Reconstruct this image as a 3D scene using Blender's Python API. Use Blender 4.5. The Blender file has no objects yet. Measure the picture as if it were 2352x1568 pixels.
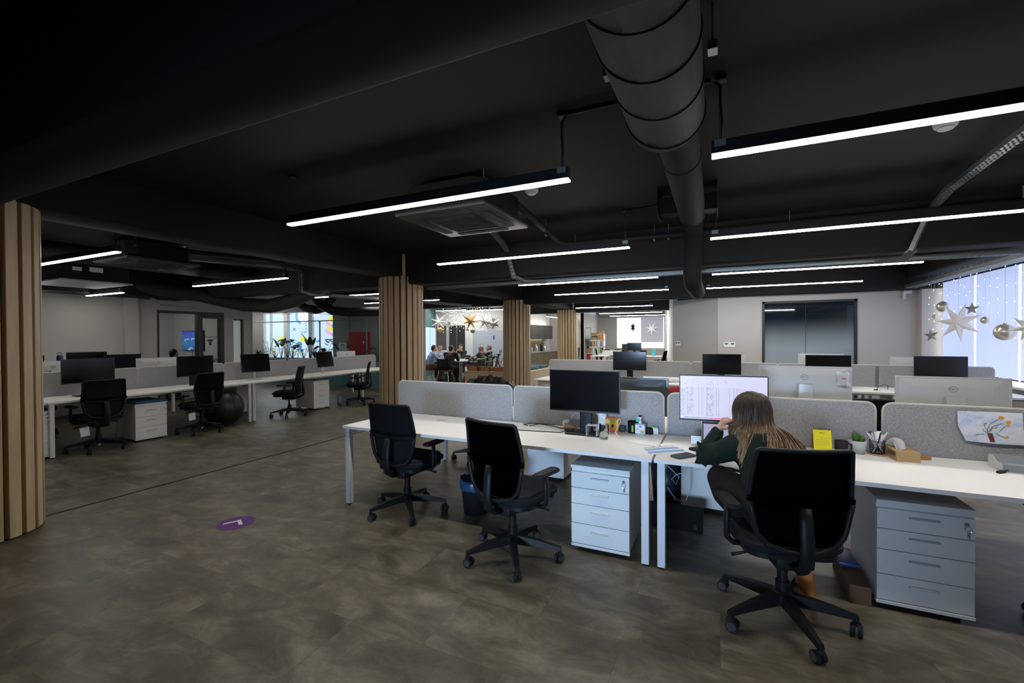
import bpy, bmesh, math, random
from mathutils import Vector, Matrix, Euler
PI = math.pi
random.seed(7)
S = bpy.context.scene
COL = S.collection

# ---------------------------------------------------------------- camera, world, daylight, exposure
cam_data = bpy.data.cameras.new('camera'); cam = bpy.data.objects.new('camera', cam_data); COL.objects.link(cam)
S.camera = cam
cam_data.sensor_width = 36.0; cam_data.lens = 1020.0 / 2352.0 * 36.0; cam_data.clip_start = 0.05; cam_data.clip_end = 200
YAW, PITCH, ROLL = 0.4384, -0.0099, -0.0052
_f = Vector((-math.sin(YAW) * math.cos(PITCH), math.cos(YAW) * math.cos(PITCH), math.sin(PITCH)))
_r = Vector((math.cos(YAW), math.sin(YAW), 0)); _u = _r.cross(_f)
_r2 = _r * math.cos(ROLL) + _u * math.sin(ROLL); _u2 = _u * math.cos(ROLL) - _r * math.sin(ROLL)
cam.matrix_world = Matrix(((_r2.x, _u2.x, -_f.x, 0), (_r2.y, _u2.y, -_f.y, 0), (_r2.z, _u2.z, -_f.z, 1.567), (0, 0, 0, 1)))
W = bpy.data.worlds.new('world'); S.world = W; W.use_nodes = True
W.node_tree.nodes['Background'].inputs[0].default_value = (0.55, 0.7, 1.0, 1)
W.node_tree.nodes['Background'].inputs[1].default_value = 0.6
S.view_settings.view_transform = 'Standard'; S.view_settings.look = 'None'
S.view_settings.exposure = 0.0; S.view_settings.gamma = 1.0; S.view_settings.use_curve_mapping = False
LAMP_E = 66.0        # luminance of the pendant diffusers
def area(name, loc, rot, sx, sy, power, col, spread=PI):
    d = bpy.data.lights.new(name, 'AREA'); d.shape = 'RECTANGLE'; d.size = sx; d.size_y = sy; d.energy = power; d.color = col; d.spread = spread
    o = bpy.data.objects.new(name, d); COL.objects.link(o); o.location = loc; o.rotation_euler = rot; return o
# daylight entering through the window in the wall behind the camera and through the blinds on the window side
area('daylight_front_window', (-1.1, -6.85, 0.95), (math.radians(89), 0, 0), 2.0, 1.0, 22, (0.46, 0.68, 1.0), math.radians(27))
area('daylight_side_windows', (3.9, 8.4, 1.75), (0, PI / 2, 0), 1.7, 6.0, 12, (0.58, 0.68, 1.0))
area('daylight_far_office', (-3.0, 19.6, 1.7), (-PI / 2, 0, 0), 2.4, 1.4, 75, (0.88, 0.95, 1.0))
area('daylight_planter_window', (-14.4, 11.55, 1.7), (-PI / 2, 0, 0), 3.6, 1.7, 40, (0.75, 0.9, 1.0))

# ---------------------------------------------------------------- materials
MATS = {}
def mat(name, col, rough=0.5, metal=0.0, spec=0.5, emit=None, es=0.0, noise=0.06, nscale=18.0, bump=0.0, bscale=200.0, trans=0.0, alpha=1.0, stretch=(1, 1, 1), coat=0.0):
    m = bpy.data.materials.new(name); m.use_nodes = True; nt = m.node_tree; b = nt.nodes['Principled BSDF']
    b.inputs['Base Color'].default_value = (*col, 1); b.inputs['Roughness'].default_value = rough; b.inputs['Metallic'].default_value = metal
    b.inputs['Specular IOR Level'].default_value = spec; b.inputs['Transmission Weight'].default_value = trans; b.inputs['Alpha'].default_value = alpha
    b.inputs['Coat Weight'].default_value = coat
    if noise or bump:
        tc = nt.nodes.new('ShaderNodeTexCoord'); mp = nt.nodes.new('ShaderNodeMapping'); mp.inputs['Scale'].default_value = stretch
        nt.links.new(tc.outputs['Object'], mp.inputs[0])
    if noise:
        n = nt.nodes.new('ShaderNodeTexNoise'); n.inputs['Scale'].default_value = nscale; n.inputs['Detail'].default_value = 4
        r = nt.nodes.new('ShaderNodeMixRGB'); r.inputs[1].default_value = (*[c * (1 - noise) for c in col], 1); r.inputs[2].default_value = (*[min(1, c * (1 + noise)) for c in col], 1)
        nt.links.new(mp.outputs[0], n.inputs['Vector']); nt.links.new(n.outputs[0], r.inputs[0]); nt.links.new(r.outputs[0], b.inputs['Base Color'])
    if bump:
        n2 = nt.nodes.new('ShaderNodeTexNoise'); n2.inputs['Scale'].default_value = bscale; bp = nt.nodes.new('ShaderNodeBump'); bp.inputs['Strength'].default_value = bump; bp.inputs['Distance'].default_value = 0.002
        nt.links.new(mp.outputs[0], n2.inputs['Vector']); nt.links.new(n2.outputs[0], bp.inputs['Height']); nt.links.new(bp.outputs[0], b.inputs['Normal'])
    if emit: b.inputs['Emission Color'].default_value = (*emit, 1); b.inputs['Emission Strength'].default_value = es
    MATS[name] = m; return m
def ramp_mat(name, stops, scale, stretch, rough, detail=6, bump=0.0, rot=0.0, metal=0.0, coord='Object', spec=0.5, distort=0.0):
    m = bpy.data.materials.new(name); m.use_nodes = True; nt = m.node_tree; b = nt.nodes['Principled BSDF']
    b.inputs['Roughness'].default_value = rough; b.inputs['Metallic'].default_value = metal; b.inputs['Specular IOR Level'].default_value = spec
    tc = nt.nodes.new('ShaderNodeTexCoord'); mp = nt.nodes.new('ShaderNodeMapping'); mp.inputs['Scale'].default_value = stretch; mp.inputs['Rotation'].default_value = (0, 0, rot)
    n = nt.nodes.new('ShaderNodeTexNoise'); n.inputs['Scale'].default_value = scale; n.inputs['Detail'].default_value = detail; n.inputs['Roughness'].default_value = 0.65; n.inputs['Distortion'].default_value = distort
    r = nt.nodes.new('ShaderNodeValToRGB'); e = r.color_ramp.elements
    e[0].position, e[0].color = stops[0][0], (*stops[0][1], 1); e[1].position, e[1].color = stops[-1][0], (*stops[-1][1], 1)
    for p, c in stops[1:-1]:
        q = e.new(p); q.color = (*c, 1)
    L = nt.links.new; L(tc.outputs[coord], mp.inputs[0]); L(mp.outputs[0], n.inputs['Vector']); L(n.outputs[0], r.inputs[0]); L(r.outputs[0], b.inputs['Base Color'])
    if bump:
        bp = nt.nodes.new('ShaderNodeBump'); bp.inputs['Strength'].default_value = bump; bp.inputs['Distance'].default_value = 0.003; L(n.outputs[0], bp.inputs['Height']); L(bp.outputs[0], b.inputs['Normal'])
    MATS[name] = m; return m
def floor_mat():
    m = bpy.data.materials.new('vinyl_floor'); m.use_nodes = True; nt = m.node_tree; b = nt.nodes['Principled BSDF']; L = nt.links.new; N = nt.nodes.new
    tc = N('ShaderNodeTexCoord')
    br = N('ShaderNodeTexBrick'); br.inputs['Scale'].default_value = 1.0; br.inputs['Brick Width'].default_value = 0.92; br.inputs['Row Height'].default_value = 0.46; br.inputs['Mortar Size'].default_value = 0.0012
    br.inputs[1].default_value = (0.35, 0.35, 0.35, 1); br.inputs[2].default_value = (0.65, 0.65, 0.65, 1); br.inputs['Mortar'].default_value = (0.2, 0.2, 0.2, 1); br.offset = 0.5; br.inputs['Bias'].default_value = 0.0
    mp0 = N('ShaderNodeMapping'); mp0.inputs['Rotation'].default_value = (0, 0, 0); L(tc.outputs['Object'], mp0.inputs[0]); L(mp0.outputs[0], br.inputs['Vector'])
    mp = N('ShaderNodeMapping'); mp.inputs['Scale'].default_value = (0.9, 1.5, 1); L(tc.outputs['Object'], mp.inputs[0])
    # shift the pattern per tile so neighbouring tiles differ
    ad = N('ShaderNodeVectorMath'); ad.operation = 'ADD'; sc = N('ShaderNodeVectorMath'); sc.operation = 'SCALE'; sc.inputs['Scale'].default_value = 9.0
    L(br.outputs['Color'], sc.inputs[0]); L(mp.outputs[0], ad.inputs[0]); L(sc.outputs[0], ad.inputs[1])
    n1 = N('ShaderNodeTexNoise'); n1.inputs['Scale'].default_value = 3.2; n1.inputs['Detail'].default_value = 9; n1.inputs['Roughness'].default_value = 0.68; n1.inputs['Distortion'].default_value = 0.5; L(ad.outputs[0], n1.inputs['Vector'])
    n2 = N('ShaderNodeTexNoise'); n2.inputs['Scale'].default_value = 0.8; n2.inputs['Detail'].default_value = 4; L(tc.outputs['Object'], n2.inputs['Vector'])
    r1 = N('ShaderNodeValToRGB'); e = r1.color_ramp.elements; e[0].position = 0.3; e[0].color = (0.055, 0.045, 0.030, 1); e[1].position = 0.72; e[1].color = (0.285, 0.255, 0.190, 1); q = e.new(0.5); q.color = (0.135, 0.116, 0.080, 1)
    L(n1.outputs[0], r1.inputs[0])
    mx = N('ShaderNodeMixRGB'); mx.blend_type = 'MULTIPLY'; mx.inputs[0].default_value = 0.55; L(r1.outputs[0], mx.inputs[1])
    r2 = N('ShaderNodeValToRGB'); r2.color_ramp.elements[0].position = 0.35; r2.color_ramp.elements[0].color = (0.6, 0.56, 0.5, 1); r2.color_ramp.elements[1].position = 0.65; r2.color_ramp.elements[1].color = (1, 1, 1, 1); L(n2.outputs[0], r2.inputs[0]); L(r2.outputs[0], mx.inputs[2])
    mo = N('ShaderNodeMixRGB'); mo.blend_type = 'MULTIPLY'; mo.inputs[2].default_value = (0.72, 0.72, 0.72, 1); L(br.outputs['Fac'], mo.inputs[0]); L(mx.outputs[0], mo.inputs[1]); L(mo.outputs[0], b.inputs['Base Color'])
    rr = N('ShaderNodeMapRange'); rr.inputs[3].default_value = 0.34; rr.inputs[4].default_value = 0.55; L(n1.outputs[0], rr.inputs[0]); L(rr.outputs[0], b.inputs['Roughness'])
    bp = N('ShaderNodeBump'); bp.inputs['Strength'].default_value = 0.12; bp.inputs['Distance'].default_value = 0.002; L(n1.outputs[0], bp.inputs['Height']); L(bp.outputs[0], b.inputs['Normal'])
    b.inputs['Specular IOR Level'].default_value = 0.4
    return m
M_FLOOR = floor_mat()
M_CEIL = mat('dark_ceiling_paint', (0.0135, 0.0125, 0.0105), 0.85, noise=0.15, nscale=3, bump=0.1, bscale=40, spec=0.2)
M_BEAM = mat('dark_beam_paint', (0.0125, 0.0128, 0.0125), 0.8, noise=0.12, nscale=3, spec=0.25)
M_DUCT = mat('grey_duct_paint', (0.011, 0.0125, 0.0125), 0.8, noise=0.1, nscale=4)
MATS['grey_duct_paint'].node_tree.nodes['Principled BSDF'].inputs['Specular IOR Level'].default_value = 0.12
M_DUCTD = mat('dark_duct_insulation', (0.0115, 0.0115, 0.0115), 0.75, noise=0.1, nscale=6, bump=0.2, bscale=30)
M_PAINT = mat('warm_grey_wall_paint', (0.44, 0.425, 0.40), 0.8, noise=0.03, nscale=2, bump=0.06, bscale=120)
M_PAINTL = mat('pale_wall_paint', (0.66, 0.66, 0.65), 0.8, noise=0.02, nscale=2)
M_PLASTER = mat('white_column_plaster', (0.6, 0.6, 0.6), 0.8, noise=0.03)
M_SLAT = ramp_mat('oak_slat', [(0.3, (0.33, 0.235, 0.13)), (0.7, (0.46, 0.34, 0.20))], 2.5, (9, 9, 0.7), 0.5, bump=0.05)
M_SLATBACK = mat('slat_backing', (0.025, 0.017, 0.010), 0.9)
M_PLY = ramp_mat('birch_plywood', [(0.3, (0.50, 0.385, 0.25)), (0.7, (0.62, 0.50, 0.345))], 2.0, (1, 8, 8), 0.5, bump=0.03)
M_OAKBOX = ramp_mat('orange_wood_crate', [(0.3, (0.30, 0.13, 0.04)), (0.7, (0.50, 0.25, 0.09))], 5, (8, 1, 1), 0.5)
M_WHITE = mat('white_laminate', (0.78, 0.775, 0.755), 0.42, noise=0.015, nscale=5)
M_EDGE = mat('white_edge_band', (0.72, 0.73, 0.74), 0.5, noise=0.01)
M_WHMET = mat('white_powder_coat', (0.72, 0.73, 0.745), 0.45, noise=0.02, nscale=30)
M_GREYGAP = mat('dark_gap', (0.05, 0.055, 0.06), 0.8, noise=0)
M_FELT = ramp_mat('grey_heather_felt', [(0.32, (0.20, 0.20, 0.205)), (0.68, (0.41, 0.41, 0.415))], 75, (1.2, 1.2, 3.4), 0.95, detail=3, bump=0.35, spec=0.15)
M_FELTEDGE = mat('screen_edge_trim', (0.5, 0.48, 0.44), 0.8, noise=0.05)
M_BLACK = mat('black_plastic', (0.009, 0.009, 0.010), 0.5, noise=0.1, spec=0.28)
M_BLACKM = mat('black_fabric_mesh', (0.006, 0.006, 0.0075), 0.8, noise=0.2, nscale=300, bump=0.2, bscale=500, spec=0.25)
M_CUSH = mat('black_seat_fabric', (0.010, 0.011, 0.014), 0.9, noise=0.2, nscale=200, bump=0.3, bscale=400, spec=0.25)
M_RUBBER = mat('black_rubber', (0.013, 0.013, 0.013), 0.7, noise=0.1, spec=0.3)
M_CASTER = mat('grey_caster_ring', (0.05, 0.05, 0.05), 0.45, noise=0.05)
M_CHROME = mat('polished_chrome', (0.75, 0.75, 0.76), 0.15, 1.0, noise=0.02)
M_STEEL = mat('galvanised_steel', (0.22, 0.24, 0.25), 0.5, 0.75, noise=0.15, nscale=25)
M_ALU = mat('silver_plastic', (0.55, 0.56, 0.565), 0.4, 0.25, noise=0.02)
M_ALUB = mat('silver_monitor_back', (0.47, 0.475, 0.475), 0.5, 0.1, noise=0.015)
M_SCREEN = mat('dark_screen_glass', (0.005, 0.005, 0.006), 0.14, noise=0, spec=0.3)
M_BEZEL = mat('black_bezel', (0.010, 0.010, 0.011), 0.4, noise=0.05)
M_GREYBACK = mat('dark_grey_monitor_back', (0.07, 0.085, 0.095), 0.35, 0.3, noise=0.05)
M_GLASS = mat('partition_glass', (0.9, 0.95, 0.95), 0.02, noise=0, trans=1.0); MATS['partition_glass'].node_tree.nodes['Principled BSDF'].inputs['IOR'].default_value = 1.02
M_DRINK = mat('drinking_glass', (0.97, 0.98, 0.98), 0.02, noise=0, trans=1.0); MATS['drinking_glass'].node_tree.nodes['Principled BSDF'].inputs['IOR'].default_value = 1.06
M_WATER = mat('water', (0.9, 0.97, 0.97), 0.0, noise=0, trans=1.0); MATS['water'].node_tree.nodes['Principled BSDF'].inputs['IOR'].default_value = 1.12
M_FROST = mat('frosted_glass', (0.55, 0.6, 0.62), 0.35, noise=0.02, trans=0.0, spec=0.6)
M_FRAME = mat('black_door_frame', (0.012, 0.012, 0.013), 0.5, noise=0.05)
M_TEAL = mat('teal_metal', (0.10, 0.22, 0.23), 0.5, noise=0.05)
M_TEALC = mat('teal_cushion_fabric', (0.04, 0.13, 0.145), 0.9, noise=0.12, nscale=60, bump=0.3)
M_BLUEC = mat('blue_cushion_fabric', (0.03, 0.10, 0.20), 0.9, noise=0.1, nscale=60)
M_RED = mat('red_painted_metal', (0.36, 0.025, 0.018), 0.55, noise=0.05)
M_REDC = mat('red_upholstery', (0.40, 0.03, 0.05), 0.85, noise=0.08)
M_PAPER = mat('white_paper', (0.80, 0.81, 0.83), 0.8, noise=0.01)
M_YEL = mat('yellow_paper', (0.85, 0.80, 0.02), 0.7, noise=0.02)
M_INK = mat('dark_ink', (0.05, 0.05, 0.06), 0.7, noise=0)
M_CARD = mat('kraft_cardboard', (0.42, 0.27, 0.12), 0.85, noise=0.06)
M_CORK = mat('cork', (0.42, 0.20, 0.08), 0.9, noise=0.2, nscale=90)
M_LEAF = ramp_mat('green_leaf', [(0.3, (0.010, 0.040, 0.010)), (0.7, (0.035, 0.105, 0.025))], 7, (1, 1, 1), 0.4)
M_LEAFD = ramp_mat('dark_green_leaf', [(0.3, (0.006, 0.026, 0.008)), (0.7, (0.018, 0.065, 0.018))], 7, (1, 1, 1), 0.4)
M_STEM = mat('plant_stem', (0.05, 0.09, 0.03), 0.6)
M_SOIL = mat('potting_soil', (0.03, 0.02, 0.014), 0.95, noise=0.4, nscale=60)
M_SKIN = ramp_mat('skin', [(0.3, (0.46, 0.25, 0.17)), (0.7, (0.56, 0.32, 0.22))], 9, (1, 1, 1), 0.5)
M_LED = mat('led_diffuser', (1, 1, 1), 0.5, noise=0, emit=(1.0, 0.965, 0.92), es=LAMP_E)
M_LEDD = mat('led_diffuser_dim', (1, 1, 1), 0.5, noise=0, emit=(1.0, 0.95, 0.89), es=LAMP_E * 0.46)
M_LEDK = mat('kitchen_led', (1, 1, 1), 0.5, noise=0, emit=(1.0, 0.93, 0.75), es=9)
M_BULB = mat('fairy_bulb', (1, 1, 1), 0.5, noise=0, emit=(1.0, 0.97, 0.9), es=4)
M_BLIND = mat('lit_blind_fabric', (0.4, 0.42, 0.5), 0.9, noise=0.02, emit=(0.50, 0.62, 1.0), es=0.85)
M_PANE = mat('daylit_pane', (0.3, 0.3, 0.3), 0.4, noise=0, emit=(0.80, 0.88, 1.0), es=1.6)
M_PANEW = mat('white_daylit_pane', (0.3, 0.3, 0.3), 0.4, noise=0, emit=(1.0, 1.0, 1.0), es=3.2)
M_PANEB = mat('pale_blue_daylit_pane', (0.2, 0.2, 0.2), 0.4, noise=0, emit=(0.60, 0.82, 1.0), es=0.95)
M_BLINDF = mat('grey_blind_fabric', (0.42, 0.42, 0.46), 0.9, noise=0.02, emit=(0.7, 0.73, 0.85), es=0.22)
M_GOLD = mat('gold_ornament', (0.60, 0.42, 0.13), 0.35, 0.45, noise=0.05)
M_CHAMP = mat('champagne_ornament', (0.60, 0.54, 0.44), 0.3, 0.6, noise=0.05)
M_STARW = mat('white_paper_star', (0.82, 0.80, 0.76), 0.8, noise=0.02)
M_PURP = mat('purple_vinyl', (0.115, 0.022, 0.19), 0.6, noise=0.03)
M_CABLE = mat('black_cable', (0.010, 0.010, 0.010), 0.5, noise=0)
M_CABLEW = mat('white_cable', (0.7, 0.7, 0.7), 0.5, noise=0)
# ---------------------------------------------------------------- mesh helpers
def setm(bm, old, mi):
    if mi:
        for f in bm.faces:
            if f not in old: f.material_index = mi
def box(bm, x0, x1, y0, y1, z0, z1, bev=0.0, seg=2, mi=0, M=None):
    old = set(bm.faces) if mi else None
    m = Matrix.Translation(((x0 + x1) / 2, (y0 + y1) / 2, (z0 + z1) / 2)) @ Matrix.Diagonal((abs(x1 - x0), abs(y1 - y0), abs(z1 - z0), 1))
    if M is not None: m = M @ m
    r = bmesh.ops.create_cube(bm, size=1, matrix=m)
    if bev > 0:
        es = list({e for v in r['verts'] for e in v.link_edges})
        bmesh.ops.bevel(bm, geom=es, offset=bev, segments=seg, affect='EDGES', profile=0.5)
    if mi: setm(bm, old, mi)
def cyl(bm, p0, p1, r0, r1=None, n=16, mi=0, cap=True):
    p0, p1 = Vector(p0), Vector(p1); d = p1 - p0
    old = set(bm.faces) if mi else None
    q = Vector((0, 0, 1)).rotation_difference(d.normalized()).to_matrix().to_4x4()
    bmesh.ops.create_cone(bm, cap_ends=cap, segments=n, radius1=r0, radius2=r0 if r1 is None else r1, depth=d.length, matrix=Matrix.Translation((p0 + p1) / 2) @ q)
    if mi: setm(bm, old, mi)
def ell(bm, c, r, rot=(0, 0, 0), u=20, v=12, mi=0):
    old = set(bm.faces) if mi else None
    if not hasattr(r, '__len__'): r = (r, r, r)
    bmesh.ops.create_uvsphere(bm, u_segments=u, v_segments=v, radius=1, matrix=Matrix.Translation(c) @ Euler(rot).to_matrix().to_4x4() @ Matrix.Diagonal((*r, 1)))
    if mi: setm(bm, old, mi)
def tube(bm, pts, r, n=8, mi=0, closed=False, flat=None):
    pts = [Vector(p) for p in pts]; N = len(pts)
    rs = r if hasattr(r, '__len__') else [r] * N
    old = set(bm.faces) if mi else None
    rings = []; up = None
    for i in range(N):
        a = pts[i - 1] if (i > 0 or closed) else pts[i]; b = pts[(i + 1) % N] if (i < N - 1 or closed) else pts[i]
        t = (b - a).normalized()
        if up is None: up = t.orthogonal().normalized() if abs(t.z) > 0.9 else Vector((0, 0, 1)).cross(t).normalized()
        s = up - t * up.dot(t); up = s.normalized() if s.length > 1e-6 else t.orthogonal().normalized()
        w = t.cross(up)
        rings.append([bm.verts.new(pts[i] + (up * math.cos(2 * PI * k / n) + w * math.sin(2 * PI * k / n) * (flat or 1)) * rs[i]) for k in range(n)])
    for i in range(N if closed else N - 1):
        A, B = rings[i], rings[(i + 1) % N]
        for k in range(n): bm.faces.new((A[k], A[(k + 1) % n], B[(k + 1) % n], B[k]))
    if not closed:
        bm.faces.new(rings[0][::-1]); bm.faces.new(rings[-1])
    if mi: setm(bm, old, mi)
def lathe(bm, prof, n=24, c=(0, 0, 0), mi=0, M=None):
    old = set(bm.faces) if mi else None
    rings = []
    for r, z in prof:
        rings.append([bm.verts.new((c[0] + max(r, 1e-4) * math.cos(2 * PI * k / n), c[1] + max(r, 1e-4) * math.sin(2 * PI * k / n), c[2] + z)) for k in range(n)])
    for A, B in zip(rings, rings[1:]):
        for k in range(n): bm.faces.new((A[k], A[(k + 1) % n], B[(k + 1) % n], B[k]))
    if prof[0][0] > 1e-4: bm.faces.new(rings[0][::-1])
    if prof[-1][0] > 1e-4: bm.faces.new(rings[-1])
    if M is not None:
        bmesh.ops.transform(bm, matrix=M, verts=[v for R in rings for v in R])
    if mi: setm(bm, old, mi)
def prism(bm, poly, a0, a1, axis='Z', mi=0, M=None):
    """poly: 2-D outline; axis Z -> (x,y), Y -> (x,z), X -> (y,z)"""
    old = set(bm.faces) if mi else None
    def P(p, a):
        return {'Z': (p[0], p[1], a), 'Y': (p[0], a, p[1]), 'X': (a, p[0], p[1])}[axis]
    A = [bm.verts.new(P(p, a0)) for p in poly]; B = [bm.verts.new(P(p, a1)) for p in poly]; n = len(poly)
    fs = [bm.faces.new(A[::-1]), bm.faces.new(B)] + [bm.faces.new((A[k], A[(k + 1) % n], B[(k + 1) % n], B[k])) for k in range(n)]
    bmesh.ops.recalc_face_normals(bm, faces=fs)
    if M is not None: bmesh.ops.transform(bm, matrix=M, verts=A + B)
    if mi: setm(bm, old, mi)
def sheet(bm, f, nu, nv, th=0.0, mi=0):
    old = set(bm.faces) if mi else None
    V = [[bm.verts.new(f(i / nu, j / nv)) for j in range(nv + 1)] for i in range(nu + 1)]
    fs = [bm.faces.new((V[i][j], V[i + 1][j], V[i + 1][j + 1], V[i][j + 1])) for i in range(nu) for j in range(nv)]
    if th: bmesh.ops.solidify(bm, geom=fs, thickness=th)
    if mi: setm(bm, old, mi)
def rrect(w, h, r, n=5, x=0, y=0):
    out = []
    for cx, cy, a0 in ((w / 2 - r, h / 2 - r, 0), (-w / 2 + r, h / 2 - r, PI / 2), (-w / 2 + r, -h / 2 + r, PI), (w / 2 - r, -h / 2 + r, 1.5 * PI)):
        for k in range(n + 1):
            a = a0 + PI / 2 * k / n; out.append((x + cx + r * math.cos(a), y + cy + r * math.sin(a)))
    return out
def new(): return bmesh.new()
def obj(name, bm, mats, parent=None, smooth=True, ang=38, loc=None, fixn=False):
    if fixn: bmesh.ops.recalc_face_normals(bm, faces=bm.faces[:])
    me = bpy.data.meshes.new(name)
    if smooth:
        lim = math.radians(ang)
        for e in bm.edges:
            if len(e.link_faces) == 2 and e.calc_face_angle(0) > lim: e.smooth = False
        for f in bm.faces: f.smooth = True
    bm.to_mesh(me); bm.free()
    for m in (mats if isinstance(mats, (list, tuple)) else [mats]): me.materials.append(m)
    o = bpy.data.objects.new(name, me); COL.objects.link(o)
    if parent is not None: o.parent = parent
    if loc is not None: o.location = loc
    return o
def tag(o, label, cat, group=None):
    o['label'] = label; o['category'] = cat
    if group: o['group'] = group
    return o
def thing(name, label, cat, loc=(0, 0, 0), rotz=0.0, group=None):
    o = bpy.data.objects.new(name, None); COL.objects.link(o); o.empty_display_size = 0.1
    o.location = loc; o.rotation_euler = (0, 0, rotz)
    return tag(o, label, cat, group)
def struct(name, bm, m, parent=None, smooth=False):
    o = obj(name, bm, m, parent, smooth)
    if parent is None: o['kind'] = 'structure'
    return o
KIDS = {}
def kids(o):
    return [c for c in o.children]
def dup(root, loc, rotz=0.0, label=None, group=None):
    r = root.copy(); COL.objects.link(r); r.location = loc; r.rotation_euler = (0, 0, rotz)
    if label: r['label'] = label
    if group: r['group'] = group
    for ch in list(root.children):
        c = ch.copy(); COL.objects.link(c); c.parent = r
        for g in list(ch.children):
            d = g.copy(); COL.objects.link(d); d.parent = c
    return r
def text(name, body, size, m, parent, loc, rot, ext=0.0006, align='CENTER'):
    cu = bpy.data.curves.new(name, 'FONT'); cu.body = body; cu.size = size; cu.extrude = ext; cu.align_x = align; cu.align_y = 'CENTER'
    cu.materials.append(m); f = bpy.data.objects.new(name, cu); COL.objects.link(f); me = bpy.data.meshes.new_from_object(f); bpy.data.objects.remove(f)
    o = bpy.data.objects.new(name, me); COL.objects.link(o); o.parent = parent; o.location = loc; o.rotation_euler = rot; return o
def one(name, label, cat, bm, m, group=None, loc=None, rotz=None, **k):
    o = obj(name, bm, m, None, loc=loc, **k)
    if rotz is not None: o.rotation_euler = (0, 0, rotz)
    return tag(o, label, cat, group)
# ---------------------------------------------------------------- the room
CEIL = 3.06
bm = new(); box(bm, -17.6, 4.3, -7.3, 25.2, -0.08, 0.0); struct('floor', bm, M_FLOOR)
bm = new(); box(bm, -17.6, 4.3, -7.3, 25.2, CEIL, CEIL + 0.1); struct('ceiling', bm, M_CEIL)
bm = new(); box(bm, -5.435, -5.405, 1.78, 11.4, -0.002, 0.0025); struct('trim_1', bm, M_RUBBER)
def beam(x0, x1, y0, y1, z0, m=None):
    bm = new(); box(bm, x0, x1, y0, y1, z0, CEIL + 0.02, 0.03, 2); struct('ceiling_beam', bm, m or M_BEAM, smooth=True)
beam(-17.5, 4.1, 0.97, 1.35, 2.53); beam(-12.2, 4.1, 6.43, 6.80, 2.53); beam(-8.9, 4.1, 11.62, 12.02, 2.50); beam(-8.0, -0.6, 16.5, 16.9, 2.5)
beam(-5.65, -5.13, -7.0, 0.98, 2.66); beam(-5.65, -5.13, 1.34, 6.44, 2.66); beam(-5.65, -5.13, 6.79, 11.63, 2.62); beam(-5.65, -5.13, 12.01, 16.51, 2.6)
beam(-12.2, -11.5, 1.34, 6.44, 2.5); beam(3.45, 4.1, 6.79, 11.63, 2.72)
# round columns clad in oak slats
def column(x, y, top, ztall=None, n=22, r=0.40):
    root = bpy.data.objects.new('column', None); COL.objects.link(root); root.location = (x, y, 0); root['kind'] = 'structure'
    bm = new(); cyl(bm, (0, 0, 0), (0, 0, CEIL), 0.33, n=40); obj('column_core', bm, M_PLASTER, root)
    bm = new(); cyl(bm, (0, 0, 0.0), (0, 0, top), 0.362, n=48); obj('backing', bm, M_SLATBACK, root)
    bm = new()
    for k in range(n):
        a = 2 * PI * k / n + 0.05
        M = Matrix.Rotation(a, 4, 'Z'); zt = top
        if ztall and abs((a - ztall + PI) % (2 * PI) - PI) < PI / n: zt = CEIL
        box(bm, 0.352, 0.402, -0.042, 0.042, 0.012, zt, 0.004, 1, M=M)
    obj('slat_cladding', bm, M_SLAT, root)
    return root
column(-5.4, 1.36, 2.66); column(-5.4, 6.65, 2.665, math.radians(-52)); column(-5.4, 11.85, 2.625, math.radians(-55)); column(-5.4, 16.65, 2.6)
def wall(name, boxes, m=None):
    bm = new()
    for b in boxes: box(bm, *b)
    return struct(name, bm, m or M_PAINT)
def panel_wall(name, a, b, z0, z1, th=0.12, m=None):
    a, b = Vector((*a, 0)), Vector((*b, 0)); d = b - a
    M = Matrix.Translation(a) @ Matrix.Rotation(math.atan2(d.y, d.x), 4, 'Z')
    bm = new(); box(bm, 0, d.length, 0, th, z0, z1, M=M); return struct(name, bm, m or M_PAINT)
# wall behind the camera with its window
wall('wall_front', [(-17.6, -2.0, -7.2, -7.0, 0, CEIL), (0.2, 4.3, -7.2, -7.0, 0, CEIL), (-2.0, 0.2, -7.2, -7.0, 0, 0.4), (-2.0, 0.2, -7.2, -7.0, 1.5, CEIL)])
bm = new(); box(bm, -2.0, 0.2, -7.16, -7.14, 0.4, 1.5); w = struct('window_1', bm, M_PANE)
bm = new()
for x in (-2.0, -0.92, 0.15): box(bm, x, x + 0.05, -7.12, -7.05, 0.4, 1.5)
box(bm, -2.0, 0.2, -7.12, -7.05, 0.4, 0.45); box(bm, -2.0, 0.2, -7.12, -7.05, 1.45, 1.5); obj('window_frame', bm, M_FRAME, w)
# window side
wall('wall_right', [(4.05, 4.3, -7.2, 12.1, 0, 0.78), (4.05, 4.3, -7.2, 12.1, 2.66, CEIL), (4.05, 4.3, 11.66, 12.1, 0, CEIL), (4.05, 4.3, -7.2, 6.5, 0.78, 2.66)], M_PAINTL)  # near unseen stretch closed solid to keep window light off the desks
wall('wall_window_pier', [(3.70, 4.06, 11.68, 12.1, 0, CEIL)], M_PAINT)
bm = new(); box(bm, 3.78, 4.06, -7.0, 11.66, 0.79, 0.82, 0.004); struct('trim_2', bm, M_WHITE)
bm = new(); box(bm, 4.2, 4.22, 6.5, 11.66, 0.78, 2.66); w = struct('window_2', bm, M_PANEW)
bm = new()
for k in range(5): box(bm, 4.08, 4.19, 11.6 - 1.26 * k - 0.012, 11.6 - 1.26 * k + 0.012, 0.78, 2.66)
obj('window_frame', bm, M_WHMET, w)
bl = thing('roller_blind', 'pale lilac lit roller blind nearest the corner on the window side', 'blind', (3.985, 10.96, 0), group='roller blinds on the window side')
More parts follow.
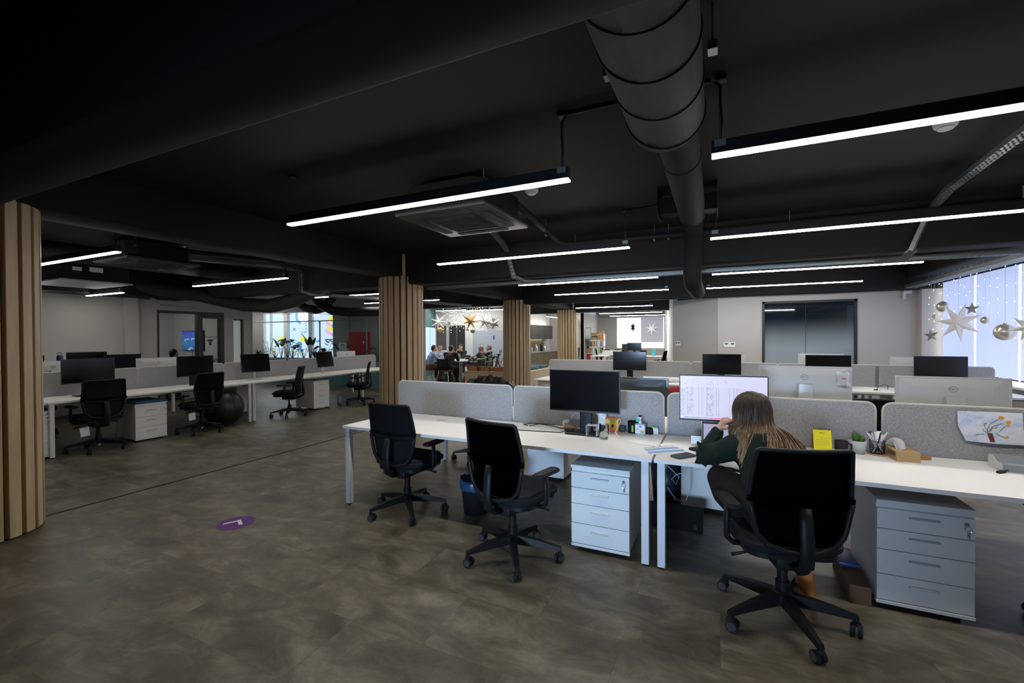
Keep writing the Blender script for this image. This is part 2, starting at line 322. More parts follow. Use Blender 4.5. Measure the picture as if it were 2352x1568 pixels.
bm = new(); box(bm, -0.003, 0.003, -0.597, 0.597, 0.885, 2.6); obj('blind_fabric', bm, M_BLIND, bl)
bm = new(); cyl(bm, (0, -0.6, 2.62), (0, 0.6, 2.62), 0.025, n=14); obj('blind_roller', bm, M_BEAM, bl)
bm = new(); box(bm, -0.009, 0.009, -0.597, 0.597, 0.868, 0.888); obj('bottom_bar', bm, M_FRAME, bl)
for k, lab in enumerate(('pale lilac lit roller blind second from the corner behind the big white star', 'pale lilac lit roller blind cut by the edge of the picture', 'lit roller blind four places from the corner')):
    dup(bl, (3.985, 10.96 - 1.26 * (k + 1), 0), 0, lab)
# back wall on the window side, with a black framed glass opening, and the slanted wall beside it
GX0, GX1 = 0.89, 2.69
wall('wall_back', [(-0.05, GX0, 11.9, 12.05, 0, 2.53), (GX1, 3.75, 11.9, 12.05, 0, 2.53), (GX0, GX1, 11.9, 12.05, 2.36, 2.53)])
panel_wall('wall_slanted', (-1.18, 12.95), (-0.02, 11.905), 0, 2.53)
def gradient_glass():
    m = bpy.data.materials.new('film_gradient_glass'); m.use_nodes = True; nt = m.node_tree; b = nt.nodes['Principled BSDF']; L = nt.links.new
    tc = nt.nodes.new('ShaderNodeTexCoord'); sp = nt.nodes.new('ShaderNodeSeparateXYZ'); L(tc.outputs['Object'], sp.inputs[0])
    r = nt.nodes.new('ShaderNodeMapRange'); r.inputs[1].default_value = 1.15; r.inputs[2].default_value = 2.0; r.inputs[3].default_value = 1; r.inputs[4].default_value = 0; r.interpolation_type = 'SMOOTHSTEP'; L(sp.outputs['Z'], r.inputs[0])
    c = nt.nodes.new('ShaderNodeMixRGB'); c.inputs[1].default_value = (0.008, 0.014, 0.022, 1); c.inputs[2].default_value = (0.30, 0.36, 0.40, 1); L(r.outputs[0], c.inputs[0]); L(c.outputs[0], b.inputs['Base Color'])
    b.inputs['Roughness'].default_value = 0.03; b.inputs['Specular IOR Level'].default_value = 0.75
    return m
bm = new(); box(bm, GX0 + 0.04, GX1 - 0.04, 11.93, 11.95, 0, 2.32); w = struct('window_3', bm, gradient_glass())
bm = new(); box(bm, GX0, GX0 + 0.05, 11.88, 12.0, 0, 2.36); box(bm, GX1 - 0.05, GX1, 11.88, 12.0, 0, 2.36); box(bm, GX0, GX1, 11.88, 12.0, 2.31, 2.36); box(bm, GX0 + 0.86, GX0 + 0.866, 11.924, 11.93, 0, 2.32); obj('window_frame', bm, M_FRAME, w)
# far office behind the opening
wall('wall_far_left', [(-6.32, -6.2, 21.6, 24.6, 0, 2.75)], M_PAINTL)
wall('wall_far_end', [(-8.1, -6.2, 21.6, 21.72, 0, 2.9)])
panel_wall('wall_far_right', (-2.62, 24.5), (-1.18, 12.97), 0, CEIL, m=M_PAINTL)
WX0, WX1 = -5.13, -2.66
wall('wall_far', [(-6.3, WX0, 24.5, 24.65, 0, CEIL), (WX0, WX1, 24.5, 24.65, 0, 0.95), (WX0, WX1, 24.5, 24.65, 2.58, CEIL), (WX1, -2.4, 24.5, 24.65, 0, CEIL)])
bm = new(); box(bm, WX0, WX1, 24.58, 24.6, 0.95, 2.58); w = struct('window_4', bm, M_PANEW)
bm = new(); box(bm, -3.86, -3.83, 24.53, 24.57, 0.95, 2.58); obj('window_frame', bm, M_WHMET, w)
bm = new(); box(bm, -3.83, -2.70, 24.485, 24.492, 1.25, 2.62); o = one('roller_blind', 'grey roller blind half drawn at the far office window', 'blind', bm, M_BLINDF)
# kitchen wall, meeting end wall and the slanted glazed wall beside the meeting table
wall('wall_kitchen', [(-8.1, -7.98, 17.0, 21.7, 0, 2.9)], M_PAINTL)
wall('wall_meeting', [(-12.6, -7.98, 17.0, 17.15, 0, CEIL)], M_PAINTL)
panel_wall('wall_glazed', (-10.6, 14.0), (-11.85, 17.0), 0, CEIL, m=MATS['teal_metal']); panel_wall('wall_corner', (-8.85, 11.85), (-10.6, 14.0), 0, CEIL)
def along(a, b, t): return (a[0] + (b[0] - a[0]) * t, a[1] + (b[1] - a[1]) * t)
for q, (t0, t1) in enumerate(((0.04, 0.3), (0.34, 0.62), (0.66, 0.96))):
    pa, pb = along((-10.6, 14.0), (-11.85, 17.0), t0), along((-10.6, 14.0), (-11.85, 17.0), t1)
    n = Vector((pb[1] - pa[1], -(pb[0] - pa[0]), 0)).normalized() * 0.02
    panel_wall('window_%d' % (5 + q), (pa[0] + n.x, pa[1] + n.y), (pb[0] + n.x, pb[1] + n.y), 0.5, 2.0, 0.015, M_PANEB)
# left side: window, painted wall, pilaster, glass meeting box
wall('wall_left', [(-12.35, -12.2, -7.1, 2.4, 0, CEIL), (-12.35, -12.2, 2.4, 3.98, 0, 0.85), (-12.35, -12.2, 2.4, 3.98, 2.42, CEIL), (-12.35, -12.2, 3.98, 6.02, 0, CEIL), (-12.35, -12.2, 6.02, 7.6, 2.26, CEIL), (-12.35, -12.2, 7.6, 7.86, 0, CEIL), (-12.35, -12.2, 7.86, 8.13, 2.1, CEIL), (-12.35, -12.2, 8.13, 8.4, 0, CEIL), (-12.2, -12.08, 5.35, 5.6, 0, CEIL)])
bm = new(); box(bm, -12.33, -12.31, 2.4, 3.98, 0.85, 2.42); w = struct('window_8', bm, M_PANE)
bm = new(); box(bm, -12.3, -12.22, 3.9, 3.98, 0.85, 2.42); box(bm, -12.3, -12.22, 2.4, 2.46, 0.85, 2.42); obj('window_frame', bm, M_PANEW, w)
wall('wall_box_end', [(-14.9, -12.35, 7.78, 7.86, 0, CEIL)], M_PAINTL); wall('wall_box_back', [(-14.98, -14.86, 5.0, 7.86, 0, CEIL)], M_PAINTL); wall('wall_box_near', [(-14.9, -12.35, 4.9, 5.0, 0, CEIL)], M_PAINTL)
wall('wall_box_side', [(-17.4, -12.2, 8.34, 8.42, 0, CEIL)])
bm = new(); box(bm, -12.275, -12.265, 6.06, 6.93, 0, 2.2); w = struct('window_9', bm, M_GLASS)
bm = new(); box(bm, -12.33, -12.19, 6.02, 6.06, 0, 2.26); box(bm, -12.33, -12.19, 6.93, 7.0, 0, 2.26); box(bm, -12.33, -12.19, 6.06, 6.93, 2.2, 2.26); obj('window_frame', bm, M_FRAME, w)
bm = new(); box(bm, -12.275, -12.265, 7.05, 7.5, 0, 2.1); w = struct('door_1', bm, M_GLASS)
bm = new(); box(bm, -12.33, -12.19, 7.0, 7.05, 0, 2.26); box(bm, -12.33, -12.19, 7.5, 7.6, 0, 2.26); box(bm, -12.33, -12.19, 7.05, 7.5, 2.1, 2.26); obj('door_frame', bm, M_FRAME, w)
text('door_lettering', 'ACROPOLIS', 0.075, M_INK, w, (-12.258, 7.27, 1.60), (PI / 2, 0, PI / 2))
bm = new()
box(bm, -12.264, -12.262, 7.20, 7.36, 1.52, 1.545); prism(bm, [(7.205, 1.52), (7.225, 1.49), (7.335, 1.49), (7.355, 1.52)], -12.264, -12.262, 'X')
for z in (1.44, 1.395): box(bm, -12.264, -12.262, 7.245, 7.315, z, z + 0.04)
obj('column_emblem', bm, M_INK, w)
bm = new(); box(bm, -12.28, -12.26, 7.89, 8.1, 0, 2.07); w = struct('door_2', bm, mat('lit_frosted_glass', (0.62, 0.66, 0.66), 0.4, noise=0.02, emit=(0.8, 0.9, 0.9), es=0.12))
bm = new(); box(bm, -12.33, -12.19, 8.1, 8.14, 0, 2.1); box(bm, -12.33, -12.19, 7.86, 8.14, 2.07, 2.1); obj('door_frame', bm, M_FRAME, w)
wall('wall_side', [(-17.6, -17.4, 8.34, 12.0, 0, CEIL)])
# window wall with the printed graphics
YF = 11.8
ops = [(-16.45, -12.66, 0.8, 2.56), (-10.6, -9.2, 0.85, 2.2)]
wall('wall_facade', [(-17.5, -16.45, YF, YF + 0.15, 0, CEIL), (-12.66, -10.6, YF, YF + 0.15, 0, CEIL), (-9.2, -8.72, YF, YF + 0.15, 0, CEIL), (-16.45, -12.66, YF, YF + 0.15, 0, 0.8), (-16.45, -12.66, YF, YF + 0.15, 2.56, CEIL), (-10.6, -9.2, YF, YF + 0.15, 0, 0.85), (-10.6, -9.2, YF, YF + 0.15, 2.2, CEIL)], mat('grey_facade_paint', (0.30, 0.30, 0.30), 0.8))
bm = new(); box(bm, -16.45, -12.66, YF + 0.1, YF + 0.11, 0.8, 2.56); w = struct('window_10', bm, M_PANEB)
bm = new()
for x0, x1 in ((-15.28, -15.06), (-13.93, -13.75), (-16.07, -16.04), (-16.46, -16.42), (-12.69, -12.64)): box(bm, x0, x1, YF + 0.0, YF + 0.1, 0.8, 2.56)
box(bm, -16.45, -12.66, YF, YF + 0.1, 0.78, 0.83); box(bm, -16.45, -12.66, YF, YF + 0.1, 2.53, 2.57); obj('window_frame', bm, M_WHMET, w)
def px_x(px): return -16.44 + (px - 605) * (16.44 - 12.67) / 160.0      # along the pane
def px_z(py): return 2.555 - (py - 718) * (2.555 - 0.80) / 103.5
def emis(name, c, s=0.8): return mat(name, tuple(v * 0.4 for v in c), 0.5, noise=0, emit=c, es=s)
E_Y, E_P, E_B, E_B2, E_W, E_K = emis('yellow_print', (0.95, 0.93, 0.06)), emis('pink_print', (0.95, 0.55, 0.85)), emis('blue_print', (0.08, 0.32, 0.85)), emis('light_blue_print', (0.15, 0.55, 1.0)), emis('white_print', (0.93, 1, 1), 1.1), mat('black_print', (0.02, 0.03, 0.05), 0.6, noise=0)
def decal(name, polys, m, dy=0.095):
    bm = new()
    for p in polys: prism(bm, [(px_x(a), px_z(b)) for a, b in p], YF + dy, YF + dy + 0.002, 'Y')
    return obj(name, bm, m, w, False)
def line(a, b, t=0.5):
    d = Vector((b[0] - a[0], b[1] - a[1])).normalized(); n = Vector((-d.y, d.x)) * t
    return [(a[0] + n.x, a[1] + n.y), (b[0] + n.x, b[1] + n.y), (b[0] - n.x, b[1] - n.y), (a[0] - n.x, a[1] - n.y)]
decal('yellow_graphic', [[(627, 783), (649, 769), (649, 776), (630, 782)], [(685, 779), (696, 771), (705, 777), (693, 786)], [(748, 736), (761, 727), (765, 730), (765, 740), (758, 744)], [(745, 754), (752, 750), (759, 753), (765, 751), (765, 759), (759, 763)], [(626, 799), (631, 810), (625, 812)], [(676, 812), (684, 808), (688, 812)]], E_Y)
decal('pink_graphic', [[(745, 738), (758, 747), (758, 755), (745, 747)], [(744, 755), (759, 765), (759, 773), (744, 765)], [(648, 768), (653, 764), (653, 774), (650, 774)]], E_P)
decal('blue_graphic', [[(758, 747), (765, 742), (765, 750), (758, 755)], [(759, 766), (765, 762), (765, 770), (759, 774)], [(660, 775), (664, 784), (668, 790), (665, 793), (660, 787)], [(668, 777), (676, 785), (672, 788), (666, 781)], [(682, 783), (692, 786), (690, 800), (694, 806), (688, 810), (684, 800)], [(723, 784), (730, 780), (732, 783), (726, 786)], [(742, 786), (751, 791), (748, 793), (742, 789)]], E_B)
arc_o = [(692 + 15 * math.cos(a), 726 + 20 * math.sin(a)) for a in [PI * (0.55 + 0.09 * k) for k in range(11)]]; arc_i = [(692 + 9.5 * math.cos(a), 725 + 16 * math.sin(a)) for a in [PI * (0.55 + 0.09 * k) for k in range(11)]]
arc_o = [(x, max(718, y)) for x, y in arc_o]; arc_i = [(x, max(718, y)) for x, y in arc_i]
decal('blue_arc_graphic', [arc_o + arc_i[::-1]], E_B2)
decal('white_arc_graphic', [[(x, y) for x, y in arc_i] + [(706, 719), (706, 735), (700, 741), (690, 744)], [(713, 719), (731, 719), (727, 726), (713, 732)]], E_W, 0.093)
decal('dashed_graphic', [line((701, 739 + 7 * k), (701, 743 + 7 * k), 0.9) for k in range(4)] + [line((696, 763), (700, 763), 0.9), line((691, 763), (694, 763), 0.9), line((690.5, 766), (690.5, 769), 0.9)] + [line((714.5, 732 + 13 * k), (714.5, 739 + 13 * k), 0.9) for k in range(4)], E_B)
decal('line_graphic', [line((671, 753), (678, 759)), line((678, 753), (671, 759)), line((729, 738), (734, 743)), line((734, 738), (729, 743)), line((645, 718), (652, 727), 0.3), line((667, 718), (661, 727), 0.3), line((664, 722), (664, 718), 0.4), line((765, 727), (731, 723), 0.3), line((743, 779.5), (763, 779.5), 1.0), line((744, 781), (750, 785), 0.9), line((750, 785), (755, 781), 0.8), line((755, 782), (762, 786), 0.9), line((746, 784), (752, 787), 0.7), line((757, 786), (764, 782), 0.7)], E_K, 0.091)
bm = new(); box(bm, -10.6, -9.2, YF + 0.1, YF + 0.11, 0.85, 2.2); w = struct('window_11', bm, M_PANEB)
bm = new()
for x in (-10.6, -10.1): box(bm, x, x + 0.05, YF, YF + 0.1, 0.85, 2.2)
obj('window_frame', bm, M_TEAL, w)
# ---------------------------------------------------------------- bench desks, screens
DT = 0.742
def make_bench(name, label, L, group, nmod=2, slots=()):
    t = thing(name, label, 'desk', group=group)
    m = L / nmod
    for side in (0, 1):
        y0, y1 = (0, 0.815) if side == 0 else (0.875, 1.69)
        for k in range(nmod):
            bm = new(); box(bm, k * m, (k + 1) * m, y0, y1, DT - 0.025, DT); obj('desktop', bm, M_WHITE, t)
    for x in (0.02, L - 0.07):
        for y in (0.012, 1.69 - 0.062):
            bm = new(); box(bm, x, x + 0.05, y, y + 0.05, 0.012, DT - 0.026, 0.002, 1); lg = obj('leg', bm, M_WHMET, t)
            bm = new(); cyl(bm, (x + 0.025, y + 0.025, 0), (x + 0.025, y + 0.025, 0.012), 0.018, n=12); obj('foot', bm, M_RUBBER, lg)
        bm = new(); box(bm, x, x + 0.05, 0.062, 1.628, DT - 0.076, DT - 0.026, 0.002, 1); obj('crossbar', bm, M_WHMET, t)
    for y in (0.16, 1.50):
        bm = new(); box(bm, 0.07, L - 0.07, y, y + 0.03, DT - 0.066, DT - 0.027); obj('rail', bm, M_WHMET, t)
    for x in slots:
        bm = new(); box(bm, x - 0.055, x + 0.055, 0.60, 0.612, DT - 0.001, DT + 0.0012); obj('cable_slot', bm, M_GREYGAP, t)
    return t
benchA = make_bench('bench_desk', 'long white bench desk with two empty black chairs, square end leg on the aisle', 2.8, 'long white bench desks', slots=(0.7,))
benchA.location = (-3.22, 3.10, 0)
dup(benchA, (-0.405, 3.10, 0), 0, 'long white bench desk where the long-haired woman sits')
YB = 8.02; XB = (-3.29, -0.49)
dup(benchA, (XB[0], YB, 0), 0, 'white bench desk in the second row, its free end by the wooden seating block')
dup(benchA, (XB[1], YB, 0), 0, 'white bench desk in the middle of the second row before the black framed glass')
bsm = make_bench('bench_desk', 'short white bench desk at the window end of the second row', 1.40, 'short white bench desks', 1); bsm.location = (XB[1] + 2.81, YB, 0)
XC = -7.93; YC = (-0.15, 2.66, 5.455)
for y, lab in zip(YC, ('white bench desk mostly hidden by the nearest slatted column', 'white bench desk behind the pedestal with the blue cushion', 'white bench desk along the aisle before the planter with jungle plants')):
    dup(benchA, (XC, y, 0), PI / 2, lab)
dup(bsm, (XC, 8.265, 0), PI / 2, 'short white bench desk at the far end of the aisle row')
dup(benchA, (-10.55, 2.75, 0), PI / 2, 'white bench desk in the back row against the painted wall')
SCR = []
def make_screen(name, label, w, group):
    t = thing(name, label, 'desk screen', group=group)
    bm = new(); out = []
    h0, h1, r = 0.70, 1.085, 0.05
    pts = [(-w / 2, h0), (w / 2, h0)] + [(w / 2 - r + r * math.cos(a), h1 - r + r * math.sin(a)) for a in [PI / 12 * k for k in range(7)]] + [(-w / 2 + r - r * math.sin(a), h1 - r + r * math.cos(a)) for a in [PI / 12 * k for k in range(7)]]
    prism(bm, pts, -0.013, 0.013, 'Y'); obj('felt_panel', bm, M_FELT, t)
    bm = new(); tr = [(x, 0, z) for x, z in pts[1:]] + [(-w / 2, 0, h0)]
    tube(bm, tr, 0.0085, n=6, flat=1.75); obj('edge_trim', bm, M_FELTEDGE, t)
    for sx in (-w * 0.3, w * 0.3):
        bm = new(); box(bm, sx - 0.03, sx + 0.03, -0.016, 0.016, 0.69, 0.735); obj('bracket', bm, M_WHMET, t)
    return t
scr = make_screen('desk_screen', 'grey felt desk screen at the aisle end, below the second slatted column', 1.385, 'grey felt desk screens')
YSA = 3.945; scr.location = (-2.545, YSA, 0)
for x, lab in ((-1.13, 'grey felt desk screen behind the dark monitor and the hand sanitiser'), (0.30, 'grey felt desk screen behind the spreadsheet monitor and the woman'), (1.735, 'grey felt desk screen with a child drawing of flowers pinned on it')): dup(scr, (x, YSA, 0), 0, lab)
YSB = YB + 0.845
for x, lab in ((-2.58, 'grey felt desk screen at the free end of the second row'), (-1.19, 'grey felt desk screen in the second row, second from its free end'), (0.2, 'grey felt desk screen in the second row before the paired thermostats'), (1.59, 'grey felt desk screen in the second row below the black framed glass'), (2.93, 'darker end desk screen of the second row beside the lit blinds')): dup(scr, (x, YSB, 0), 0, lab)
XSC = XC - 0.845
for y, lab in ((1.94, 'grey felt desk screen of the aisle row half hidden by the nearest column'), (3.35, 'grey felt desk screen behind the widest dark monitor of the aisle row'), (4.75, 'grey felt desk screen behind the tall chair in the aisle row'), (6.155, 'grey felt desk screen behind the tilted monitor on a silver foot'), (7.565, 'grey felt desk screen in front of the jungle planter, behind the far silver footed monitor'), (8.965, 'grey felt desk screen at the far end of the aisle row below the red cabinet')): dup(scr, (XSC, y, 0), PI / 2, lab)

# ---------------------------------------------------------------- office chair (faces +Y)
def backw(z): 
    pts = ((0.47, 0.30), (0.52, 0.385), (0.60, 0.435), (0.73, 0.485), (0.85, 0.47), (1.0, 0.435))
    for (a, wa), (b, wb) in zip(pts, pts[1:]):
        if z <= b: return wa + (wb - wa) * max(0, (z - a)) / (b - a)
    return pts[-1][1]
def backy(z): return -0.215 - 0.045 * ((z - 0.62) / 0.2) ** 2 * (0.25 if z > 0.62 else 0.1) - 0.02 * max(0, z - 0.7) / 0.3
def backp(s, z, off=0.0): return (s * backw(z) / 2, backy(z) + 0.035 * s * s + off, z)
def make_chair(name, label, group):
    t = thing(name, label, 'chair', group=group)
    bm = new(); prism(bm, rrect(0.50, 0.47, 0.11, 6, 0, 0.045), 0.432, 0.505)
    es = [e for e in bm.edges if abs(e.verts[0].co.z - e.verts[1].co.z) < 1e-5 and len(e.link_faces) == 2]
    bmesh.ops.bevel(bm, geom=es, offset=0.026, segments=3, affect='EDGES'); obj('seat', bm, M_CUSH, t, ang=60)
    bm = new(); prism(bm, rrect(0.46, 0.43, 0.10, 5, 0, 0.045), 0.408, 0.434); box(bm, -0.085, 0.085, -0.14, 0.12, 0.335, 0.41, 0.015); obj('seat_mechanism', bm, M_BLACK, t)
    bm = new(); tube(bm, [(0.08, 0.06, 0.375), (0.17, 0.08, 0.372), (0.25, 0.10, 0.36)], [0.006, 0.006, 0.010], 8); tube(bm, [(-0.08, 0.0, 0.375), (-0.18, -0.01, 0.37), (-0.27, -0.02, 0.355)], [0.006, 0.006, 0.011], 8); obj('lever', bm, M_BLACK, t)
    bm = new(); cyl(bm, (0, 0, 0.2), (0, 0, 0.345), 0.026); cyl(bm, (0, 0, 0.10), (0, 0, 0.22), 0.034); gl = obj('gas_lift', bm, M_BLACK, t)
    bm = new(); cyl(bm, (0, 0, 0.065), (0, 0, 0.10), 0.026); obj('lift_cap', bm, M_CHROME, gl)
    bm = new(); lathe(bm, [(0.03, 0.095), (0.052, 0.10), (0.055, 0.15), (0.04, 0.165), (0.03, 0.17)])
    for k in range(5):
        M = Matrix.Rotation(2 * PI * k / 5, 4, 'Z')
        V = []
        for x, hw, z0, z1 in ((0.03, 0.030, 0.10, 0.16), (0.18, 0.025, 0.092, 0.138), (0.31, 0.019, 0.082, 0.108), (0.345, 0.017, 0.074, 0.100)):
            V.append([bm.verts.new(M @ Vector(p)) for p in ((x, -hw, z0), (x, hw, z0), (x, hw * 0.7, z1), (x, -hw * 0.7, z1))])
        for A, B in zip(V, V[1:]):
            for q in range(4): bm.faces.new((A[q], A[(q + 1) % 4], B[(q + 1) % 4], B[q]))
        bm.faces.new(V[0][::-1]); bm.faces.new(V[-1])
    base = obj('star_base', bm, M_BLACK, t, fixn=True)
    for k in range(5):
        a = 2 * PI * k / 5; c = Vector((0.338 * math.cos(a), 0.338 * math.sin(a), 0)); s = a + 0.6 + k * 1.1
        ax = Vector((math.cos(s), math.sin(s), 0)); fw = Vector((-ax.y, ax.x, 0))
        bm = new(); cyl(bm, c + Vector((0, 0, 0.05)), c + Vector((0, 0, 0.09)), 0.011, n=10)
        w = c + fw * 0.012
        for sg in (-1, 1):
            cyl(bm, w + ax * sg * 0.006 + Vector((0, 0, 0.029)), w + ax * sg * 0.026 + Vector((0, 0, 0.029)), 0.029, n=18)
            cyl(bm, w + ax * sg * 0.026 + Vector((0, 0, 0.029)), w + ax * sg * 0.028 + Vector((0, 0, 0.029)), 0.023, n=16, mi=1)
        box(bm, c.x - 0.016, c.x + 0.016, c.y - 0.016, c.y + 0.016, 0.045, 0.066, 0.006)
        obj('caster', bm, [M_RUBBER, M_CASTER], base)
    bm = new(); sheet(bm, lambda u, v: backp(2 * u - 1, 0.735 + 0.262 * v), 12, 8, 0.010); obj('backrest', bm, M_BLACKM, t, ang=80)
    bm = new(); zs = [0.74 + 0.25 * k / 8 for k in range(9)]
    ring = [backp(-1, z) for z in zs] + [backp(s, 0.998) for s in (-0.93, -0.8, -0.5, -0.2, 0.2, 0.5, 0.8, 0.93)] + [backp(1, z) for z in zs[::-1]]
    tube(bm, ring, 0.012, 8); obj('back_frame', bm, M_BLACK, t, ang=80)
    bm = new(); sheet(bm, lambda u, v: backp(2 * u - 1, 0.49 + 0.245 * v, 0.012), 12, 8, 0.035); obj('lumbar_pad', bm, M_CUSH, t, ang=80)
    bm = new(); sheet(bm, lambda u, v: backp(1.06 * (2 * u - 1), 0.705 + 0.045 * v - 0.02 * (1 - (2 * u - 1) ** 2), -0.016), 14, 2, 0.016)
    for sg in (-1, 1): tube(bm, [backp(sg * 1.0, z, -0.014) for z in (0.72, 0.66, 0.60, 0.55)] + [backp(sg * 0.9, 0.50, -0.014), backp(sg * 0.5, 0.475, -0.014), backp(0, 0.47, -0.014)], 0.015, 6)
    obj('back_yoke', bm, M_BLACK, t, ang=80)
    bm = new(); tube(bm, [(0, -0.10, 0.37), (0, -0.20, 0.375), (0, -0.262, 0.42), (0, -0.272, 0.52), (0, -0.262, 0.62), (0, -0.25, 0.71)], [0.03, 0.034, 0.036, 0.036, 0.033, 0.03], 10, flat=0.5); obj('back_spine', bm, M_BLACK, t, ang=80)
    for sg in (-1, 1):
        bm = new()
        tube(bm, [(sg * 0.16, 0.02, 0.40), (sg * 0.25, 0.02, 0.405), (sg * 0.285, 0.015, 0.44), (sg * 0.29, 0.01, 0.52), (sg * 0.288, 0.005, 0.63)], [0.02, 0.022, 0.024, 0.022, 0.02], 10, flat=0.65)
        ar = obj('armrest', bm, M_BLACK, t, ang=70)
        bm = new(); prism(bm, rrect(0.085, 0.25, 0.035, 5, sg * 0.275, 0.03), 0.63, 0.655)
        es = [e for e in bm.edges if abs(e.verts[0].co.z - e.verts[1].co.z) < 1e-5]; bmesh.ops.bevel(bm, geom=es, offset=0.008, segments=2, affect='EDGES'); obj('arm_pad', bm, M_RUBBER, ar)
    return t
def chair_at(proto, x, y, deg, label, basedeg=0, first=False):
    o = proto if first else dup(proto, (0, 0, 0), 0, label)
    o.location = (x, y, 0); o.rotation_euler = (0, 0, math.radians(deg))
    for c in o.children:
        if c.name.startswith('star_base'): c.rotation_euler = (0, 0, math.radians(basedeg - deg))
    return o
CH = make_chair('office_chair', 'empty black mesh office chair nearest the aisle end of the front desk', 'black mesh office chairs')
chair_at(CH, -2.56, 3.22, -2, None, -117, True)
chair_at(CH, -1.345, 2.865, -14, 'empty black mesh office chair left of the white drawer pedestal', -132)
chair_at(CH, 0.31, 2.84, 17, 'black mesh office chair the woman is sitting on', -141)
chair_at(CH, 1.80, 3.22, -6, 'black office chair tucked under the front desk beside the darker pedestal', 200)
chair_at(CH, -2.80, 4.98, 178, 'black office chair with a leather jacket hung over it behind the front screens', 205)
chair_at(CH, -1.06, 5.02, 200, 'black office chair whose casters show past the white pedestal', -40)
chair_at(CH, 1.30, 4.62, 186, 'black office chair facing this way beyond the darker pedestal', 10)
chair_at(CH, -7.99, 3.20, 88, 'black mesh office chair before the widest dark monitor of the aisle row', -110)
chair_at(CH, -7.88, 4.52, 95, 'tall backed black office chair beside the black exercise ball', -120)
chair_at(CH, -7.9, 6.22, 125, 'black office chair turned sideways beside the white double leg of the aisle row', -120)
chair_at(CH, -7.78, 8.02, 128, 'black office chair beyond the four drawer pedestal of the aisle row', -100)
chair_at(CH, -7.75, 9.42, 118, 'black office chair half hidden by the slatted column', -130)
chair_at(CH, -9.85, 3.1, 262, 'black office chair behind the aisle row, seen under the desk by the nearest column', 30)
chair_at(CH, -9.75, 5.75, 280, 'black office chair seen under the desk behind the exercise ball', 20)

# ---------------------------------------------------------------- drawer pedestals (front faces -Y)
def make_pedestal(name, label, group, hs, cushion=None, d=0.56):
    t = thing(name, label, 'drawer pedestal', group=group)
    H = 0.06 + sum(hs) + 0.02; w = 0.21
    bm = new(); box(bm, -w, w, 0.02, d, 0.045, H); obj('carcass', bm, M_WHITE, t)
    bm = new(); box(bm, -w - 0.004, w + 0.004, -0.004, d, H, H + 0.022, 0.002, 1); obj('top_panel', bm, M_WHITE, t)
    bm = new(); box(bm, -w - 0.003, w + 0.003, -0.004, 0.03, 0.032, 0.052, 0.002, 1); obj('plinth', bm, M_WHITE, t)
    z = 0.056
    for k, h in enumerate(hs):
        bm = new(); box(bm, -w, w, 0, 0.018, z, z + h - 0.003, 0.0012, 1); dr = obj('drawer', bm, M_WHITE, t)
        bm = new(); box(bm, -0.067, 0.067, -0.010, 0.002, z + h * 0.60, z + h * 0.60 + 0.013, 0.003, 1); box(bm, -0.067, 0.067, -0.013, -0.008, z + h * 0.60 + 0.003, z + h * 0.60 + 0.0075); obj('handle', bm, M_ALU, dr)
        z += h
    bm = new(); zl = z - hs[-1] * 0.28
    cyl(bm, (0.172, 0.004, zl), (0.172, -0.012, zl), 0.011, n=14); box(bm, 0.169, 0.175, -0.03, -0.012, zl - 0.006, zl + 0.006); tube(bm, [(0.174 + 0.014 * math.cos(a), -0.026, zl - 0.022 + 0.016 * math.sin(a)) for a in [2 * PI * k / 10 for k in range(10)]], 0.0012, 5, closed=True); box(bm, 0.174, 0.180, -0.028, -0.026, zl - 0.072, zl - 0.036); obj('lock', bm, M_CHROME, t)
    for sx in (-0.16, 0.16):
        for y in (0.06, d - 0.06):
            bm = new(); cyl(bm, (sx - 0.012, y, 0.0225), (sx + 0.012, y, 0.0225), 0.0225, n=14); box(bm, sx - 0.015, sx + 0.015, y - 0.012, y + 0.012, 0.03, 0.046); obj('caster', bm, M_RUBBER, t)
    if cushion:
        bm = new(); box(bm, -w - 0.002, w + 0.002, -0.002, d, H + 0.022, H + 0.06, 0.012, 2); obj('cushion', bm, cushion, t)
    return t
H4 = (0.148, 0.142, 0.118, 0.118)
PED = make_pedestal('drawer_pedestal', 'white four drawer pedestal under the front desk between two chairs', 'white drawer pedestals', H4)
PED.location = (-0.785, 3.14, 0)
dup(PED, (1.025, 3.19, 0), 0, 'white four drawer pedestal with a key in its lock, right of the woman')
dup(PED, (-1.73, 5.09, 0), PI, 'white pedestal seen from behind under the desk, left of the front drawers')
dup(PED, (-0.11, 4.83, 0), PI, 'white pedestal seen from behind under the desk where the cable loops')
dup(PED, (2.45, 8.07, 0), 0, 'white pedestal under the second row desk, in the gap between two silver monitor backs')
dup(PED, (-2.35, 8.09, 0), 0, 'white pedestal under the free end of the second row')
dup(PED, (-7.975, 2.50, 0), PI / 2, 'white four drawer pedestal cut by the nearest slatted column')
dup(PED, (-7.975, 7.09, 0), PI / 2, 'white four drawer pedestal between two chairs of the aisle row')
dup(PED, (-9.55, 6.05, 0), -PI / 2, 'white pedestal seen from behind below the tilted monitor')
PED3 = make_pedestal('drawer_pedestal', 'white three drawer pedestal with a blue cushion on top', 'cushioned pedestals', (0.165, 0.16, 0.15), M_BLUEC)
PED3.location = (-7.975, 3.845, 0); PED3.rotation_euler = (0, 0, PI / 2)

